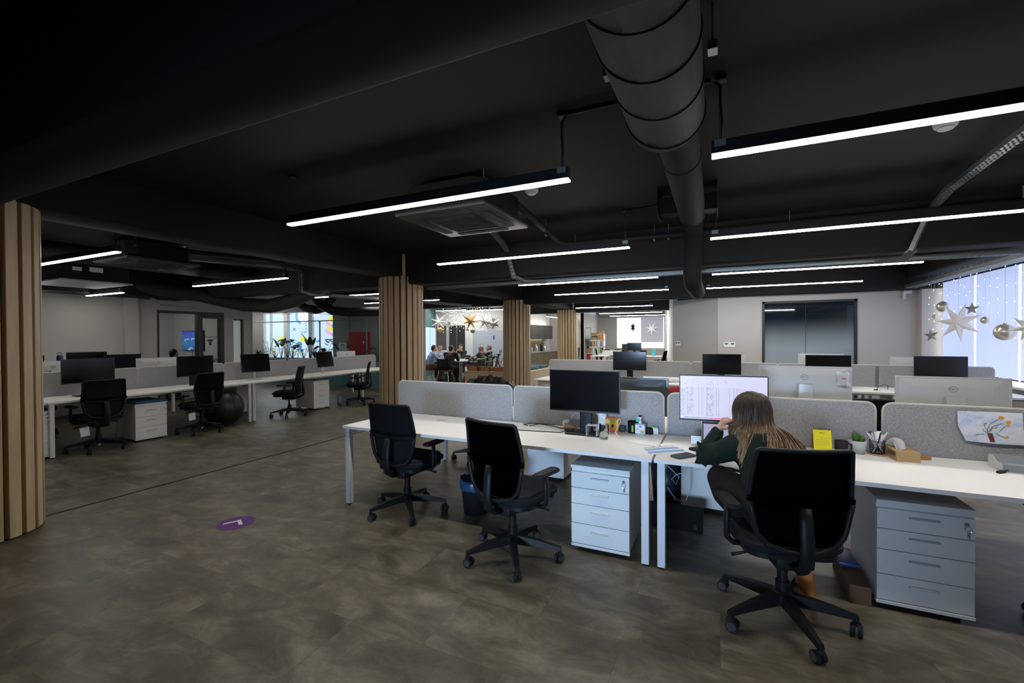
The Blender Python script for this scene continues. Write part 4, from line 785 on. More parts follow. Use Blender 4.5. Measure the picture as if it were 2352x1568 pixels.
def two_tone(name, c0, c1, z0, z1, sc=30):
    m = bpy.data.materials.new(name); m.use_nodes = True; nt = m.node_tree; b = nt.nodes['Principled BSDF']; L = nt.links.new
    tc = nt.nodes.new('ShaderNodeTexCoord'); sp = nt.nodes.new('ShaderNodeSeparateXYZ'); L(tc.outputs['Object'], sp.inputs[0]); ns = nt.nodes.new('ShaderNodeTexNoise'); ns.inputs['Scale'].default_value = sc; L(tc.outputs['Object'], ns.inputs['Vector'])
    r = nt.nodes.new('ShaderNodeMapRange'); r.inputs[1].default_value = z0; r.inputs[2].default_value = z1; ad = nt.nodes.new('ShaderNodeMath'); ad.operation = 'MULTIPLY_ADD'; ad.inputs[1].default_value = (z1 - z0) * 0.8; L(ns.outputs[0], ad.inputs[0]); L(sp.outputs['Z'], ad.inputs[2]); L(ad.outputs[0], r.inputs[0])
    c = nt.nodes.new('ShaderNodeMixRGB'); c.inputs[1].default_value = (*c0, 1); c.inputs[2].default_value = (*c1, 1); L(r.outputs[0], c.inputs[0]); L(c.outputs[0], b.inputs['Base Color']); b.inputs['Roughness'].default_value = 0.35; return m
o = thing('candle_tub', 'small red and yellow printed tub against the felt screen', 'tub', (-0.853, 3.885, D))
bm2 = new(); prism(bm2, [(-0.056, 0), (0.056, 0), (0.059, 0.112), (-0.059, 0.112)], -0.04, 0.04, 'Y'); bm.free(); obj('tub_wall', bm2, two_tone('red_yellow_print', (0.75, 0.05, 0.04), (0.85, 0.62, 0.05), 0.03, 0.09), o)
bm = new(); box(bm, -0.06, 0.06, -0.043, 0.043, 0.107, 0.116, 0.003); obj('rim', bm, mat('orange_rim', (0.8, 0.28, 0.06), 0.4), o)
bm = new(); lathe(bm, [(0, 0), (0.013, 0.002), (0.008, 0.018), (0, 0.022)], 12, M=Matrix.Translation((0.008, -0.041, 0.052)) @ Matrix.Rotation(PI / 2, 4, 'X')); obj('emblem', bm, M_INK, o)
bm = new(); box(bm, -0.036, 0.036, -0.026, 0.026, 0, 0.19, 0.012, 3); one('white_box', 'tall white box standing behind the black monitor foot', 'box', bm, M_WHITE, loc=(-0.942, 3.885, D))
t = thing('pen_cup', 'black mesh pen cup holding green handled scissors', 'pen cup', (-0.688, 3.88, D))
bm = new(); lathe(bm, [(0.0, 0), (0.033, 0), (0.034, 0.10), (0.031, 0.10), (0.030, 0.003), (0.0, 0.003)], 24); obj('cup', bm, M_BLACKM, t)
bm = new(); tube(bm, [(0.0, 0, 0.01), (0.045, -0.005, 0.10), (0.075, -0.01, 0.155)], 0.008, 8); obj('scissors', bm, M_BLACK, t)
bm = new(); box(bm, 0.038, 0.075, -0.028, -0.012, 0.10, 0.135, 0.004); obj('green_tag', bm, mat('bright_green', (0.03, 0.55, 0.30), 0.5), t)
bm = new(); box(bm, 0.003, 0.022, -0.036, -0.030, 0.012, 0.07, 0.004); obj('green_grip', bm, mat('lime_green', (0.25, 0.45, 0.05), 0.5), t)
t = thing('hand_sanitiser', 'clear hand sanitiser bottle with white pump and label', 'bottle', (-0.611, 3.845, D))
bm = new(); prism(bm, rrect(0.088, 0.05, 0.02, 5), 0, 0.088); lathe(bm, [(0.025, 0.086), (0.022, 0.094), (0.0, 0.096)], 20); obj('bottle_body', bm, mat('pale_blue_gel', (0.42, 0.55, 0.60), 0.15, noise=0.02), t)
bm = new(); cyl(bm, (0, 0, 0.092), (0, 0, 0.115), 0.013); cyl(bm, (0, 0, 0.115), (0, 0, 0.135), 0.006); box(bm, -0.03, 0.012, -0.008, 0.008, 0.133, 0.145, 0.003); obj('pump', bm, M_PAPER, t)
bm = new(); box(bm, -0.038, 0.038, -0.0262, -0.0252, 0.012, 0.08); lb = obj('label', bm, M_PAPER, t)
bm = new(); box(bm, -0.006, 0.014, -0.0268, -0.0260, 0.062, 0.074); box(bm, -0.03, -0.008, -0.0268, -0.026, 0.05, 0.053); box(bm, -0.03, -0.012, -0.0268, -0.026, 0.04, 0.043); obj('blue_print', bm, mat('label_blue', (0.05, 0.12, 0.40), 0.5), lb)
bm = new(); box(bm, 0.004, 0.034, -0.0268, -0.0260, 0.016, 0.04); obj('fruit_print', bm, two_tone('label_fruit', (0.1, 0.4, 0.1), (0.65, 0.35, 0.1), 0.02, 0.05, 60), lb)
bm = new(); lathe(bm, [(0, 0), (0.036, 0), (0.036, 0.045), (0.033, 0.05), (0, 0.05)], 28); one('round_tin', 'round black tin between the sanitiser and the small green box', 'tin', bm, M_RUBBER, loc=(-0.548, 3.893, D))
t = thing('small_box', 'little green and white carton at the desk joint', 'carton', (-0.498, 3.905, D), 0.1)
bm = new(); box(bm, -0.025, 0.025, -0.015, 0.015, 0, 0.062, 0.001, 1); obj('carton', bm, M_PAPER, t)
bm = new(); box(bm, -0.0252, 0.0252, -0.0154, 0.0154, 0.05, 0.0625); box(bm, -0.022, -0.008, -0.0156, -0.0149, 0.004, 0.028); obj('green_band', bm, mat('pack_green', (0.22, 0.42, 0.12), 0.5), t)
bm = new(); lathe(bm, [(0, 0), (0.022, 0), (0.024, 0.05), (0.022, 0.05), (0.020, 0.004), (0, 0.004)], 20); one('glass_jar', 'small smoky glass jar between the red tub and the pen cup', 'jar', bm, mat('smoky_glass', (0.35, 0.38, 0.38), 0.05, noise=0, trans=0.8), loc=(-0.77, 3.895, D))
t = thing('charger', 'white plug charger beside the monitor foot with a thin white lead', 'charger', (-1.265, 3.86, D))
bm = new(); box(bm, -0.03, 0.03, -0.03, 0.03, 0, 0.068, 0.006); obj('plug_body', bm, M_WHITE, t)
bm = new(); tube(bm, [(0.03, 0, 0.06), (0.05, 0, 0.10), (0.09, -0.02, 0.14), (0.12, -0.06, 0.19)], 0.0025, 6); obj('lead', bm, M_CABLEW, t)
t = thing('leaflet_stack', 'dark patterned folded card leaning at the monitor foot', 'card', (-1.175, 3.70, D), 0.3)
bm = new(); box(bm, -0.055, 0.055, -0.004, 0.004, 0, 0.075, M=Matrix.Rotation(-0.35, 4, 'X')); obj('card', bm, two_tone('dark_card_print', (0.03, 0.02, 0.018), (0.25, 0.14, 0.09), 0.03, 0.05, 40), t)
bm = new(); tube(bm, [(-2.0 + 0.4, 3.78, D + 0.004), (-1.55, 3.90, D + 0.004), (-1.45, 3.87, D + 0.004), (-1.36, 3.84, D + 0.004), (-1.30, 3.79, D + 0.004), (-1.16, 3.76, D + 0.02)], 0.004, 6); one('cable', 'black cable looping on the white desk left of the charger', 'cable', bm, M_CABLE, 'black desk cables')
bm = new(); tube(bm, [(-1.85, 3.50, D + 0.004), (-1.65, 3.57, D + 0.004), (-1.45, 3.59, D + 0.004), (-1.25, 3.62, D + 0.004), (-1.14, 3.70, D + 0.03)], 0.004, 6); one('cable', 'black cable running from behind the second chair to the monitor foot', 'cable', bm, M_CABLE, 'black desk cables')
bm = new(); tube(bm, [(-1.62, 3.79, D + 0.004), (-1.68, 3.83, D + 0.004), (-1.62, 3.90, D + 0.004), (-1.4, 3.92, D + 0.004)], 0.004, 6); one('cable', 'black cable end bent back on itself near the felt screen', 'cable', bm, M_CABLE, 'black desk cables')
bm = new(); tube(bm, [(-0.99, 3.69, D + 0.22), (-0.92, 3.74, D + 0.13), (-0.84, 3.80, D + 0.10), (-0.77, 3.80, D + 0.125), (-0.765, 3.78, D + 0.10), (-0.79, 3.70, D + 0.03), (-0.73, 3.58, D + 0.004), (-0.62, 3.50, D + 0.003), (-0.44, 3.45, D + 0.003)], 0.003, 6); one('cable', 'thin white cable curving from the monitor over the desk to its edge joint', 'cable', bm, M_CABLEW)
def paper(name, lab, quad, z, m=None, grp=None):
    bm = new(); prism(bm, quad, z, z + 0.0006); return one(name, lab, 'paper', bm, m or M_PAPER, grp, smooth=False)
paper('paper_sheet', 'blank white sheet at the front edge of the desk', [(-0.755, 3.33), (-0.60, 3.475), (-0.455, 3.18), (-0.545, 3.115)], D + 0.0004)
paper('paper_sheet', 'white sheet lying under the phone and the blue table printout', [(-0.43, 3.55), (-0.27, 3.60), (-0.14, 3.39), (-0.30, 3.30)], D + 0.0004)
o = paper('paper_printout', 'printed sheet with two blue bands between the blank sheet and the phone', [(-0.535, 3.37), (-0.31, 3.56), (-0.185, 3.385), (-0.455, 3.185)], D + 0.0014)
def band(o, a, b, m, nm):
    P0, P1, P2, P3 = [Vector((*p, 0)) for p in ((-0.535, 3.37), (-0.31, 3.56), (-0.185, 3.385), (-0.455, 3.185))]
    def q(u, v): return (P0.lerp(P1, u)).lerp(P3.lerp(P2, u), v)[:2]
    bm = new(); prism(bm, [q(0.06, a), q(0.94, a), q(0.94, b), q(0.06, b)], D + 0.0021, D + 0.0024); obj(nm, bm, m, o, False)
M_BAND = mat('print_blue', (0.22, 0.40, 0.68), 0.7, noise=0.05)
band(o, 0.22, 0.46, M_BAND, 'blue_band'); band(o, 0.60, 0.84, M_BAND, 'blue_band'); band(o, 0.06, 0.10, M_INK, 'heading')
def phone(lab, cx, cy, rz, m, w=0.075, l=0.155):
    t = thing('phone', lab, 'phone', (cx, cy, D + 0.0022), rz)
    bm = new(); prism(bm, rrect(w, l, 0.012, 4), 0, 0.010); obj('case', bm, m, t)
    bm = new(); prism(bm, rrect(w * 0.3, w * 0.32, 0.006, 3, -w * 0.25, l * 0.36), 0.010, 0.0115); obj('camera_bump', bm, M_BLACK, t)
phone('dark phone lying face down at the desk edge beside the woman', -0.23, 3.245, math.radians(-38), mat('dark_phone_case', (0.035, 0.045, 0.048), 0.5), 0.085, 0.165)
bm = new(); box(bm, -0.05, 0.05, -0.03, 0.03, 0, 0.02, 0.006); one('wallet', 'small black pouch beside the laptop', 'pouch', bm, M_RUBBER, loc=(-0.155, 3.47, D), rotz=0.9)
bm = new(); tube(bm, [(-0.13, 3.44, D + 0.004), (-0.08, 3.36, D + 0.004), (-0.05, 3.30, D + 0.004), (0.02, 3.27, D + 0.004)], 0.0025, 6); one('cable', 'short black lead from the pouch to the woman', 'cable', bm, M_CABLE)
t = thing('laptop', 'silver laptop open under the spreadsheet monitor, mostly behind the woman', 'laptop', (0.035, 3.40, D), math.radians(3))
bm = new(); prism(bm, rrect(0.30, 0.21, 0.012, 4), 0, 0.014); obj('base', bm, M_ALU, t)
bm = new(); box(bm, -0.125, 0.125, -0.01, 0.085, 0.014, 0.0155); obj('keyboard', bm, M_BLACK, t)
R = Matrix.Translation((0, 0.105, 0.012)) @ Matrix.Rotation(math.radians(-24), 4, 'X')
bm = new(); box(bm, -0.15, 0.15, 0, 0.006, 0, 0.20, 0.002, 1, M=R); lid = obj('lid', bm, M_ALU, t)
bm = new(); box(bm, -0.147, 0.147, -0.0012, 0.0, 0.004, 0.197, M=R); obj('bezel', bm, M_BEZEL, lid)
bm = new(); box(bm, -0.139, 0.139, -0.002, -0.001, 0.014, 0.182, M=R); obj('display', bm, mat('laptop_display', (0.02, 0.02, 0.02), 0.3, noise=0, emit=(0.62, 0.63, 0.95), es=0.6), lid)
bm = new(); box(bm, -0.035, 0.035, -0.002, 0.002, 0, 0.075); one('note_card', 'small pale card standing left of the laptop', 'card', bm, M_PAPER, loc=(-0.165, 3.60, D), rotz=0.1)
# yellow desk calendar
t = thing('desk_calendar', 'bright yellow desk calendar with black spiral binding', 'calendar', (0.662, 3.84, D), 0.0)
bm = new(); prism(bm, [(-0.055, 0.0), (-0.051, 0.0), (0.0015, 0.148), (-0.0025, 0.148)], -0.054, 0.054, 'X'); lf = obj('page', bm, M_YEL, t, False)
bm = new(); prism(bm, [(0.055, 0.0), (0.051, 0.0), (-0.0015, 0.148), (0.0025, 0.148)], -0.056, 0.056, 'X'); prism(bm, [(-0.0555, -0.0), (-0.0535, 0.0), (-0.002, 0.148), (-0.004, 0.148)], 0.054, 0.058, 'X'); obj('easel_back', bm, M_CARD, t, False)
bm = new()
for k in range(12): tube(bm, [(-0.048 + 0.0087 * k, 0.006 * math.cos(a), 0.148 + 0.0065 * math.sin(a)) for a in [2 * PI * j / 10 for j in range(10)]], 0.0014, 5, closed=True)
obj('spiral_binding', bm, M_BLACK, t)
bm = new(); n = Vector((0, -0.148, 0.055)).normalized(); 
def pagept(x, h): return Vector((x, -0.0555 + 0.053 * h / 0.148, h)) + Vector((0, -0.0006, 0.0002))
for r in range(5):
    for c in range(7):
        if (r, c) in ((0, 0), (0, 1), (4, 5), (4, 6)): continue
        x, h = -0.036 + 0.0115 * c, 0.088 - 0.0115 * r
        q = [pagept(x, h), pagept(x + 0.004, h), pagept(x + 0.004, h + 0.0035), pagept(x, h + 0.0035)]; bm.faces.new([bm.verts.new(v) for v in q])
q = [pagept(-0.016, 0.122), pagept(0.016, 0.122), pagept(0.016, 0.127), pagept(-0.016, 0.127)]; bm.faces.new([bm.verts.new(v) for v in q]); obj('date_print', bm, mat('grey_print', (0.28, 0.26, 0.03), 0.7, noise=0), t, False)
t = thing('mug', 'dark mug showing only its rim over the woman\'s chair', 'mug', (0.77, 3.80, D))
bm = new(); lathe(bm, [(0, 0), (0.036, 0), (0.040, 0.085), (0.037, 0.085), (0.034, 0.008), (0, 0.006)], 28); obj('cup', bm, M_RUBBER, t)
bm = new(); lathe(bm, [(0, 0.072), (0.0365, 0.073)], 28); obj('drink', bm, M_PAINTL, t)
bm = new(); tube(bm, [(0.037, 0, 0.07), (0.06, 0, 0.065), (0.06, 0, 0.03), (0.037, 0, 0.02)], 0.005, 8); obj('handle', bm, M_RUBBER, t)
t = thing('potted_cactus', 'small green cactus in a pale grey pot', 'cactus', (0.870, 3.83, D))
bm = new(); lathe(bm, [(0, 0), (0.040, 0), (0.053, 0.092), (0.049, 0.092), (0.046, 0.08), (0, 0.078)], 32); obj('pot', bm, mat('pale_grey_ceramic', (0.42, 0.42, 0.40), 0.6, noise=0.03), t)
bm = new(); lathe(bm, [(0, 0.080), (0.046, 0.081)], 24); obj('soil', bm, M_SOIL, t)
bm = new(); random.seed(3)
def cactus_stem(c, r, h, lean):
    M = Matrix.Translation(c) @ Matrix.Rotation(lean, 4, 'Y')
    prof = [(r * 0.75, 0), (r, h * 0.35), (r * 0.95, h * 0.7), (r * 0.6, h * 0.93), (0, h)]; N = 20; rings = []
    for rr, z in prof: rings.append([bm.verts.new(M @ Vector((rr * (1 + 0.10 * (-1) ** k) * math.cos(2 * PI * k / N), rr * (1 + 0.10 * (-1) ** k) * math.sin(2 * PI * k / N), z))) for k in range(N)])
    for A, B in zip(rings, rings[1:]):
        for k in range(N): bm.faces.new((A[k], A[(k + 1) % N], B[(k + 1) % N], B[k]))
cactus_stem((-0.012, 0, 0.078), 0.017, 0.072, -0.05); cactus_stem((0.014, -0.005, 0.078), 0.014, 0.052, 0.25); cactus_stem((0.002, 0.014, 0.078), 0.013, 0.055, 0.1); cactus_stem((0.026, 0.01, 0.078), 0.010, 0.035, 0.4); obj('cactus_stems', bm, mat('cactus_green', (0.05, 0.12, 0.02), 0.7, noise=0.3, nscale=80), t, ang=75)
t = thing('pen_cup', 'black wire pen cup stuffed with white pens on a cork coaster', 'pen cup', (0.984, 3.85, D + 0.008))
bm = new(); N = 28
for k in range(N): tube(bm, [(0.040 * math.cos(2 * PI * k / N), 0.040 * math.sin(2 * PI * k / N), 0), (0.043 * math.cos(2 * PI * k / N), 0.043 * math.sin(2 * PI * k / N), 0.088)], 0.0011, 4)
for z, r in ((0.001, 0.040), (0.044, 0.0415), (0.088, 0.043)): tube(bm, [(r * math.cos(2 * PI * k / 24), r * math.sin(2 * PI * k / 24), z) for k in range(24)], 0.0018, 5, closed=True)
lathe(bm, [(0, 0.0), (0.04, 0.0), (0.04, 0.002), (0, 0.002)], 20); obj('wire_cup', bm, M_BLACK, t)
random.seed(11)
for k in range(13):
    a = random.uniform(0, 2 * PI); r0, r1 = random.uniform(0.005, 0.03), random.uniform(0.035, 0.058); b = a + random.uniform(-0.3, 0.3); h = random.uniform(0.12, 0.15)
    bm = new(); tube(bm, [(-r0 * math.cos(a), -r0 * math.sin(a), 0.003), (r1 * math.cos(b) * 0.85, r1 * math.sin(b) * 0.85, h * 0.9), (r1 * math.cos(b), r1 * math.sin(b), h)], [0.004, 0.0042, 0.003], 7); obj('pen', bm, M_BLACK if k in (2, 7, 9) else M_PAPER, t)
bm = new(); lathe(bm, [(0, 0), (0.056, 0), (0.056, 0.008), (0, 0.008)], 30); one('coaster', 'round cork coaster under the pen cup', 'coaster', bm, M_CORK, loc=(0.984, 3.85, D))
bm = new(); lathe(bm, [(0, 0), (0.055, 0), (0.057, 0.012), (0.052, 0.012), (0.050, 0.006), (0, 0.006)], 30); one('cork_dish', 'orange cork dish half behind the tissue box', 'dish', bm, M_CORK, loc=(1.215, 3.85, D))
t = thing('tissue_box', 'brown cardboard tissue box with a white tissue pulled out', 'tissue box', (1.098, 3.795, D), math.radians(4))
bm = new(); box(bm, -0.062, 0.062, -0.105, 0.075, 0, 0.068, 0.001, 1); obj('carton', bm, M_CARD, t)
bm = new(); box(bm, -0.0625, -0.0618, -0.09, 0.02, 0.01, 0.058); obj('side_print', bm, two_tone('leaf_print', (0.42, 0.27, 0.12), (0.10, 0.06, 0.03), 0.02, 0.05, 70), t)
bm = new(); random.seed(4)
def tis(u, v):
    a = (u - 0.5); h = math.sin(PI * min(1, v * 1.1)) ; return (-0.02 + a * (0.05 + 0.07 * v) + 0.012 * math.sin(9 * u + 3 * v), -0.05 + 0.13 * v + 0.016 * math.sin(7 * u), 0.066 + 0.062 * h * (1 - 1.6 * a * a) + 0.008 * math.sin(11 * u + 5 * v))
sheet(bm, tis, 14, 10, 0.001); obj('tissue', bm, M_PAPER, t, ang=50)
t = thing('laptop_stand', 'grey folding laptop stand at the right-hand desk by the felt screen', 'stand', (1.74, 3.75, D))
bm = new(); prism(bm, [(-0.09, 0.0), (0.05, 0.0), (0.075, 0.03), (0.07, 0.075), (0.03, 0.078), (-0.02, 0.05), (-0.09, 0.045)], -0.2, 0.28, 'X'); obj('body', bm, mat('grey_metal', (0.26, 0.29, 0.31), 0.45, 0.2), t, False)
bm = new(); prism(bm, [(-0.088, 0.002), (0.05, 0.002), (0.073, 0.03), (0.068, 0.073), (0.03, 0.076), (-0.02, 0.048), (-0.088, 0.043)], -0.203, -0.2, 'X'); obj('end_face', bm, M_PAINTL, t, False)
t = thing('cable_adapter', 'black cable with a plug end lying before the grey stand', 'cable', (0, 0, 0))
bm = new(); tube(bm, [(1.53, 3.64, D + 0.008), (1.57, 3.67, D + 0.012), (1.64, 3.665, D + 0.008), (1.80, 3.64, D + 0.006), (1.95, 3.66, D + 0.006)], 0.005, 7); obj('lead', bm, M_CABLE, t)
bm = new(); box(bm, -0.026, 0.026, -0.011, 0.011, 0, 0.014, 0.003, M=Matrix.Translation((1.515, 3.625, D)) @ Matrix.Rotation(0.75, 4, 'Z')); obj('plug', bm, M_RUBBER, t)
# child's drawing pinned to the felt
t = thing('child_drawing', 'child drawing of orange flowers in a brown vase pinned on the felt screen', 'drawing', (0, 0, 0))
YD = 3.918
bm = new(); G = [[(1.425, 1.062), (1.58, 1.067), (1.735, 1.068)], [(1.426, 0.966), (1.585, 0.968), (1.738, 0.965)], [(1.468, 0.868), (1.60, 0.862), (1.757, 0.864)]]
V = [[bm.verts.new((x, YD - (0.006 if j == 1 else (0.004 if (i + j) % 2 else 0.0)), z)) for j, (x, z) in enumerate(r)] for i, r in enumerate(G)]
fs = [bm.faces.new((V[i][j], V[i + 1][j], V[i + 1][j + 1], V[i][j + 1])) for i in range(2) for j in range(2)]
obj('paper', bm, ramp_mat('crayon_paper', [(0.38, (0.45, 0.55, 0.80)), (0.52, (0.72, 0.74, 0.84)), (0.7, (0.78, 0.78, 0.84))], 9, (1, 1, 1.5), 0.8, detail=5), t, False)
YP = YD - 0.0075
def dpx(px, py): return (1.425 + (px - 2200) / 143.0 * 0.312, YP, 1.064 - (py - 943) / 76.0 * 0.20)
def strokes(nm, m, lines, r=0.0014):
    bm = new()
    for L_ in lines: tube(bm, [dpx(*p) for p in L_], r, 5)
    obj(nm, bm, m, t)
strokes('stem_lines', mat('crayon_brown', (0.13, 0.05, 0.04), 0.8), [[(2268, 990), (2266, 985), (2273, 970), (2290, 959)], [(2270, 992), (2276, 978), (2295, 970)], [(2274, 990), (2276, 982), (2285, 981)], [(2268, 992), (2261, 980), (2259, 972)], [(2292, 990), (2298, 982), (2305, 975)]], 0.0012)
strokes('leaf_lines', mat('crayon_green', (0.22, 0.45, 0.18), 0.8), [[(2256, 984), (2258, 990), (2266, 992)], [(2275, 985), (2280, 976), (2298, 968)], [(2285, 992), (2292, 998), (2303, 1001)], [(2240, 1000), (2250, 997), (2258, 998)], [(2270, 980), (2272, 988)]], 0.0016)
def blobs(nm, m, L_):
    bm = new()
    for px, py, r in L_:
        c = dpx(px, py); ell(bm, c, (r, 0.0006, r * 0.8), u=14, v=8)
    obj(nm, bm, m, t)
blobs('orange_flowers', mat('crayon_orange', (0.85, 0.32, 0.03), 0.8, noise=0.25, nscale=120), [(2296, 955, 0.014), (2312, 965, 0.012), (2310, 972, 0.010), (2308, 1001, 0.009)])
blobs('pink_flowers', mat('crayon_pink', (0.65, 0.20, 0.25), 0.8), [(2262, 971, 0.006), (2286, 979, 0.005)])
bm = new(); prism(bm, [dpx(*p)[::2] for p in ((2265, 994), (2277, 994), (2283, 1015), (2273, 1016))], YP - 0.0005, YP + 0.0005, 'Y'); obj('vase', bm, mat('crayon_dark_brown', (0.16, 0.035, 0.02), 0.8, noise=0.5, nscale=90), t, False)
# note taped on the silver monitor back
t = thing('paper_note', 'crumpled white paper note taped to the silver monitor back', 'note', (0.90, 4.471, 1.215))
bm = new(); sheet(bm, lambda u, v: ((u - 0.5) * 0.092, -0.004 + 0.003 * math.sin(9 * u + 5 * v) * math.sin(6 * v), (v - 0.5) * 0.115), 8, 8, 0.0006); o = obj('sheet', bm, M_PAPER, t, ang=60)
bm = new(); box(bm, -0.014, 0.016, -0.009, -0.0085, -0.004, 0.002); obj('red_mark', bm, mat('red_marker', (0.75, 0.03, 0.08), 0.6), t)
for oo in (t,): oo.location = (0.90, 4.374, 1.22)
# ---------------------------------------------------------------- on and under the desks, floor
t = thing('floor_sticker', 'round purple floor sticker with a pale arrow corner', 'sticker', (0, 0, 0))
bm = new(); c = (-3.728, 2.405); prism(bm, [(c[0] + 0.143 * math.cos(2 * PI * k / 48), c[1] + 0.143 * math.sin(2 * PI * k / 48)) for k in range(48)], 0.0, 0.0012); obj('disc', bm, M_PURP, t, False)
bm = new(); prism(bm, [(-3.812, 2.345), (-3.790, 2.338), (-3.745, 2.428), (-3.665, 2.388), (-3.648, 2.410), (-3.748, 2.462), (-3.756, 2.460)], 0.0012, 0.0020); obj('arrow_mark', bm, M_PAPER, t, False)
t = thing('waste_bin', 'dark wire waste bin lined with a blue bag behind the second empty chair', 'waste bin', (-1.99, 3.46, 0))
bm = new(); lathe(bm, [(0, 0), (0.105, 0), (0.138, 0.30), (0.134, 0.30), (0.10, 0.005), (0, 0.005)], 28); obj('basket', bm, M_BLACKM, t)
bm = new(); random.seed(9)
N = 28; R_ = []
for r, z in ((0.085, 0.20), (0.128, 0.27), (0.140, 0.312), (0.146, 0.29), (0.141, 0.22)): R_.append([bm.verts.new(((r + random.uniform(-0.004, 0.004)) * math.cos(2 * PI * k / N), (r + random.uniform(-0.004, 0.004)) * math.sin(2 * PI * k / N), z + random.uniform(-0.012, 0.012))) for k in range(N)])
for A, B in zip(R_, R_[1:]):
    for k in range(N): bm.faces.new((A[k], A[(k + 1) % N], B[(k + 1) % N], B[k]))
obj('bin_bag', bm, mat('blue_bin_bag', (0.02, 0.07, 0.16), 0.25, noise=0.2), t)
t = thing('waste_bin', 'dark navy waste bin behind the paired white desk legs', 'waste bin', (-0.46, 4.42, 0))
bm = new(); lathe(bm, [(0, 0), (0.12, 0), (0.15, 0.40), (0.146, 0.40), (0.115, 0.005), (0, 0.005)], 30); obj('bucket', bm, mat('navy_plastic', (0.018, 0.03, 0.045), 0.4), t)
bm = new(); lathe(bm, [(0.15, 0.385), (0.156, 0.39), (0.156, 0.405), (0.146, 0.405)], 30); obj('rim', bm, M_RUBBER, t)
bm = new(); pts = [(-0.45, 4.02, 0.60), (-0.43, 4.1, 0.44), (-0.323, 4.1, 0.344), (-0.352, 4.1, 0.275), (-0.385, 4.1, 0.318), (-0.35, 4.1, 0.36), (-0.253, 4.1, 0.402), (-0.115, 4.08, 0.452), (-0.05, 4.05, 0.60)]
tube(bm, pts, 0.004, 7); one('cable', 'pale cable looping once in the air under the desk', 'cable', bm, M_CABLEW)
bm = new(); tube(bm, [(-0.42, 4.1, 0.24), (-0.35, 4.08, 0.15), (-0.27, 4.08, 0.14), (-0.235, 4.1, 0.26), (-0.235, 4.1, 0.60)], 0.004, 7); one('cable', 'pale cable hanging in a deep bow under the desk', 'cable', bm, M_CABLEW)
t = thing('footrest', 'black tilted footrest under the desk behind the paired legs', 'footrest', (-0.36, 3.78, 0))
bm = new(); box(bm, -0.24, 0.24, -0.16, 0.16, -0.01, 0.01, 0.008, M=Matrix.Translation((0, 0, 0.11)) @ Matrix.Rotation(0.3, 4, 'X')); obj('platform', bm, M_RUBBER, t)
bm = new(); box(bm, -0.2, -0.17, -0.12, 0.14, 0.0, 0.1); box(bm, 0.17, 0.2, -0.12, 0.14, 0.0, 0.1); obj('base', bm, M_BLACK, t)
t = thing('cardboard_box', 'long brown cardboard box on the floor against the darker pedestal', 'box', (0.738, 3.42, 0))
bm = new(); box(bm, -0.052, 0.052, -0.24, 0.2, 0, 0.105, 0.002, 1); obj('carton', bm, mat('brown_cardboard', (0.16, 0.085, 0.045), 0.85), t)
bm = new(); box(bm, -0.054, 0.054, 0.0, 0.25, 0.106, 0.13, 0.006); one('blue_folder', 'blue folder lying on the brown box under the desk', 'folder', bm, mat('blue_plastic', (0.05, 0.07, 0.25), 0.4), loc=(0.735, 3.42, 0))
t = thing('exercise_ball', 'big black exercise ball under the aisle row', 'exercise ball', (-8.11, 5.03, 0.322))
bm = new(); ell(bm, (0, 0, 0), 0.322, u=48, v=28); obj('ball_skin', bm, mat('black_ball_rubber', (0.010, 0.010, 0.011), 0.42, noise=0.1), t)
bm = new()
for z in (-0.16, -0.08, 0, 0.08, 0.16):
    r = math.sqrt(0.322 ** 2 - z * z); tube(bm, [(r * math.cos(2 * PI * k / 48), z, r * math.sin(2 * PI * k / 48)) for k in range(48)], 0.002, 5, closed=True)
obj('ridges', bm, MATS['black_ball_rubber'], t)
for i, (x, y) in enumerate(((-8.15, 7.75), (-8.35, 7.6))):
    t = thing('water_bottle', ('clear plastic bottle on the floor beside the far chair legs', 'blue capped plastic bottle standing under the far desk')[i], 'bottle', (x, y, 0), group='floor bottles')
    bm = new(); lathe(bm, [(0, 0), (0.045, 0), (0.045, 0.18), (0.02, 0.22), (0.016, 0.24), (0, 0.24)], 18); obj('bottle_body', bm, mat('bottle_plastic', (0.45, 0.5, 0.55), 0.1, noise=0, trans=0.5) if i == 0 else MATS['bottle_plastic'], t)
    bm = new(); cyl(bm, (0, 0, 0.24), (0, 0, 0.262), 0.018, n=14); obj('cap', bm, M_BAND, t)
def seat_tag(x, y, lab, w=0.05):
    t = thing('paper_tag', lab, 'tag', (x, y, 0), group='hanging chair tags')
    bm = new(); box(bm, -0.001, 0.001, -w, w, 0.24, 0.36, M=Matrix.Rotation(0.1, 4, 'X')); obj('card', bm, M_PAPER, t)
    bm = new(); tube(bm, [(0, 0, 0.355), (0, 0, 0.40)], 0.001, 4); obj('string', bm, M_CABLEW, t)
seat_tag(-7.88, 3.04, 'white paper tag hanging under the chair before the widest dark monitor'); seat_tag(-7.80, 4.36, 'white paper tag hanging under the tall backed chair'); seat_tag(-7.86, 6.27, 'white paper tag hanging under the sideways chair')
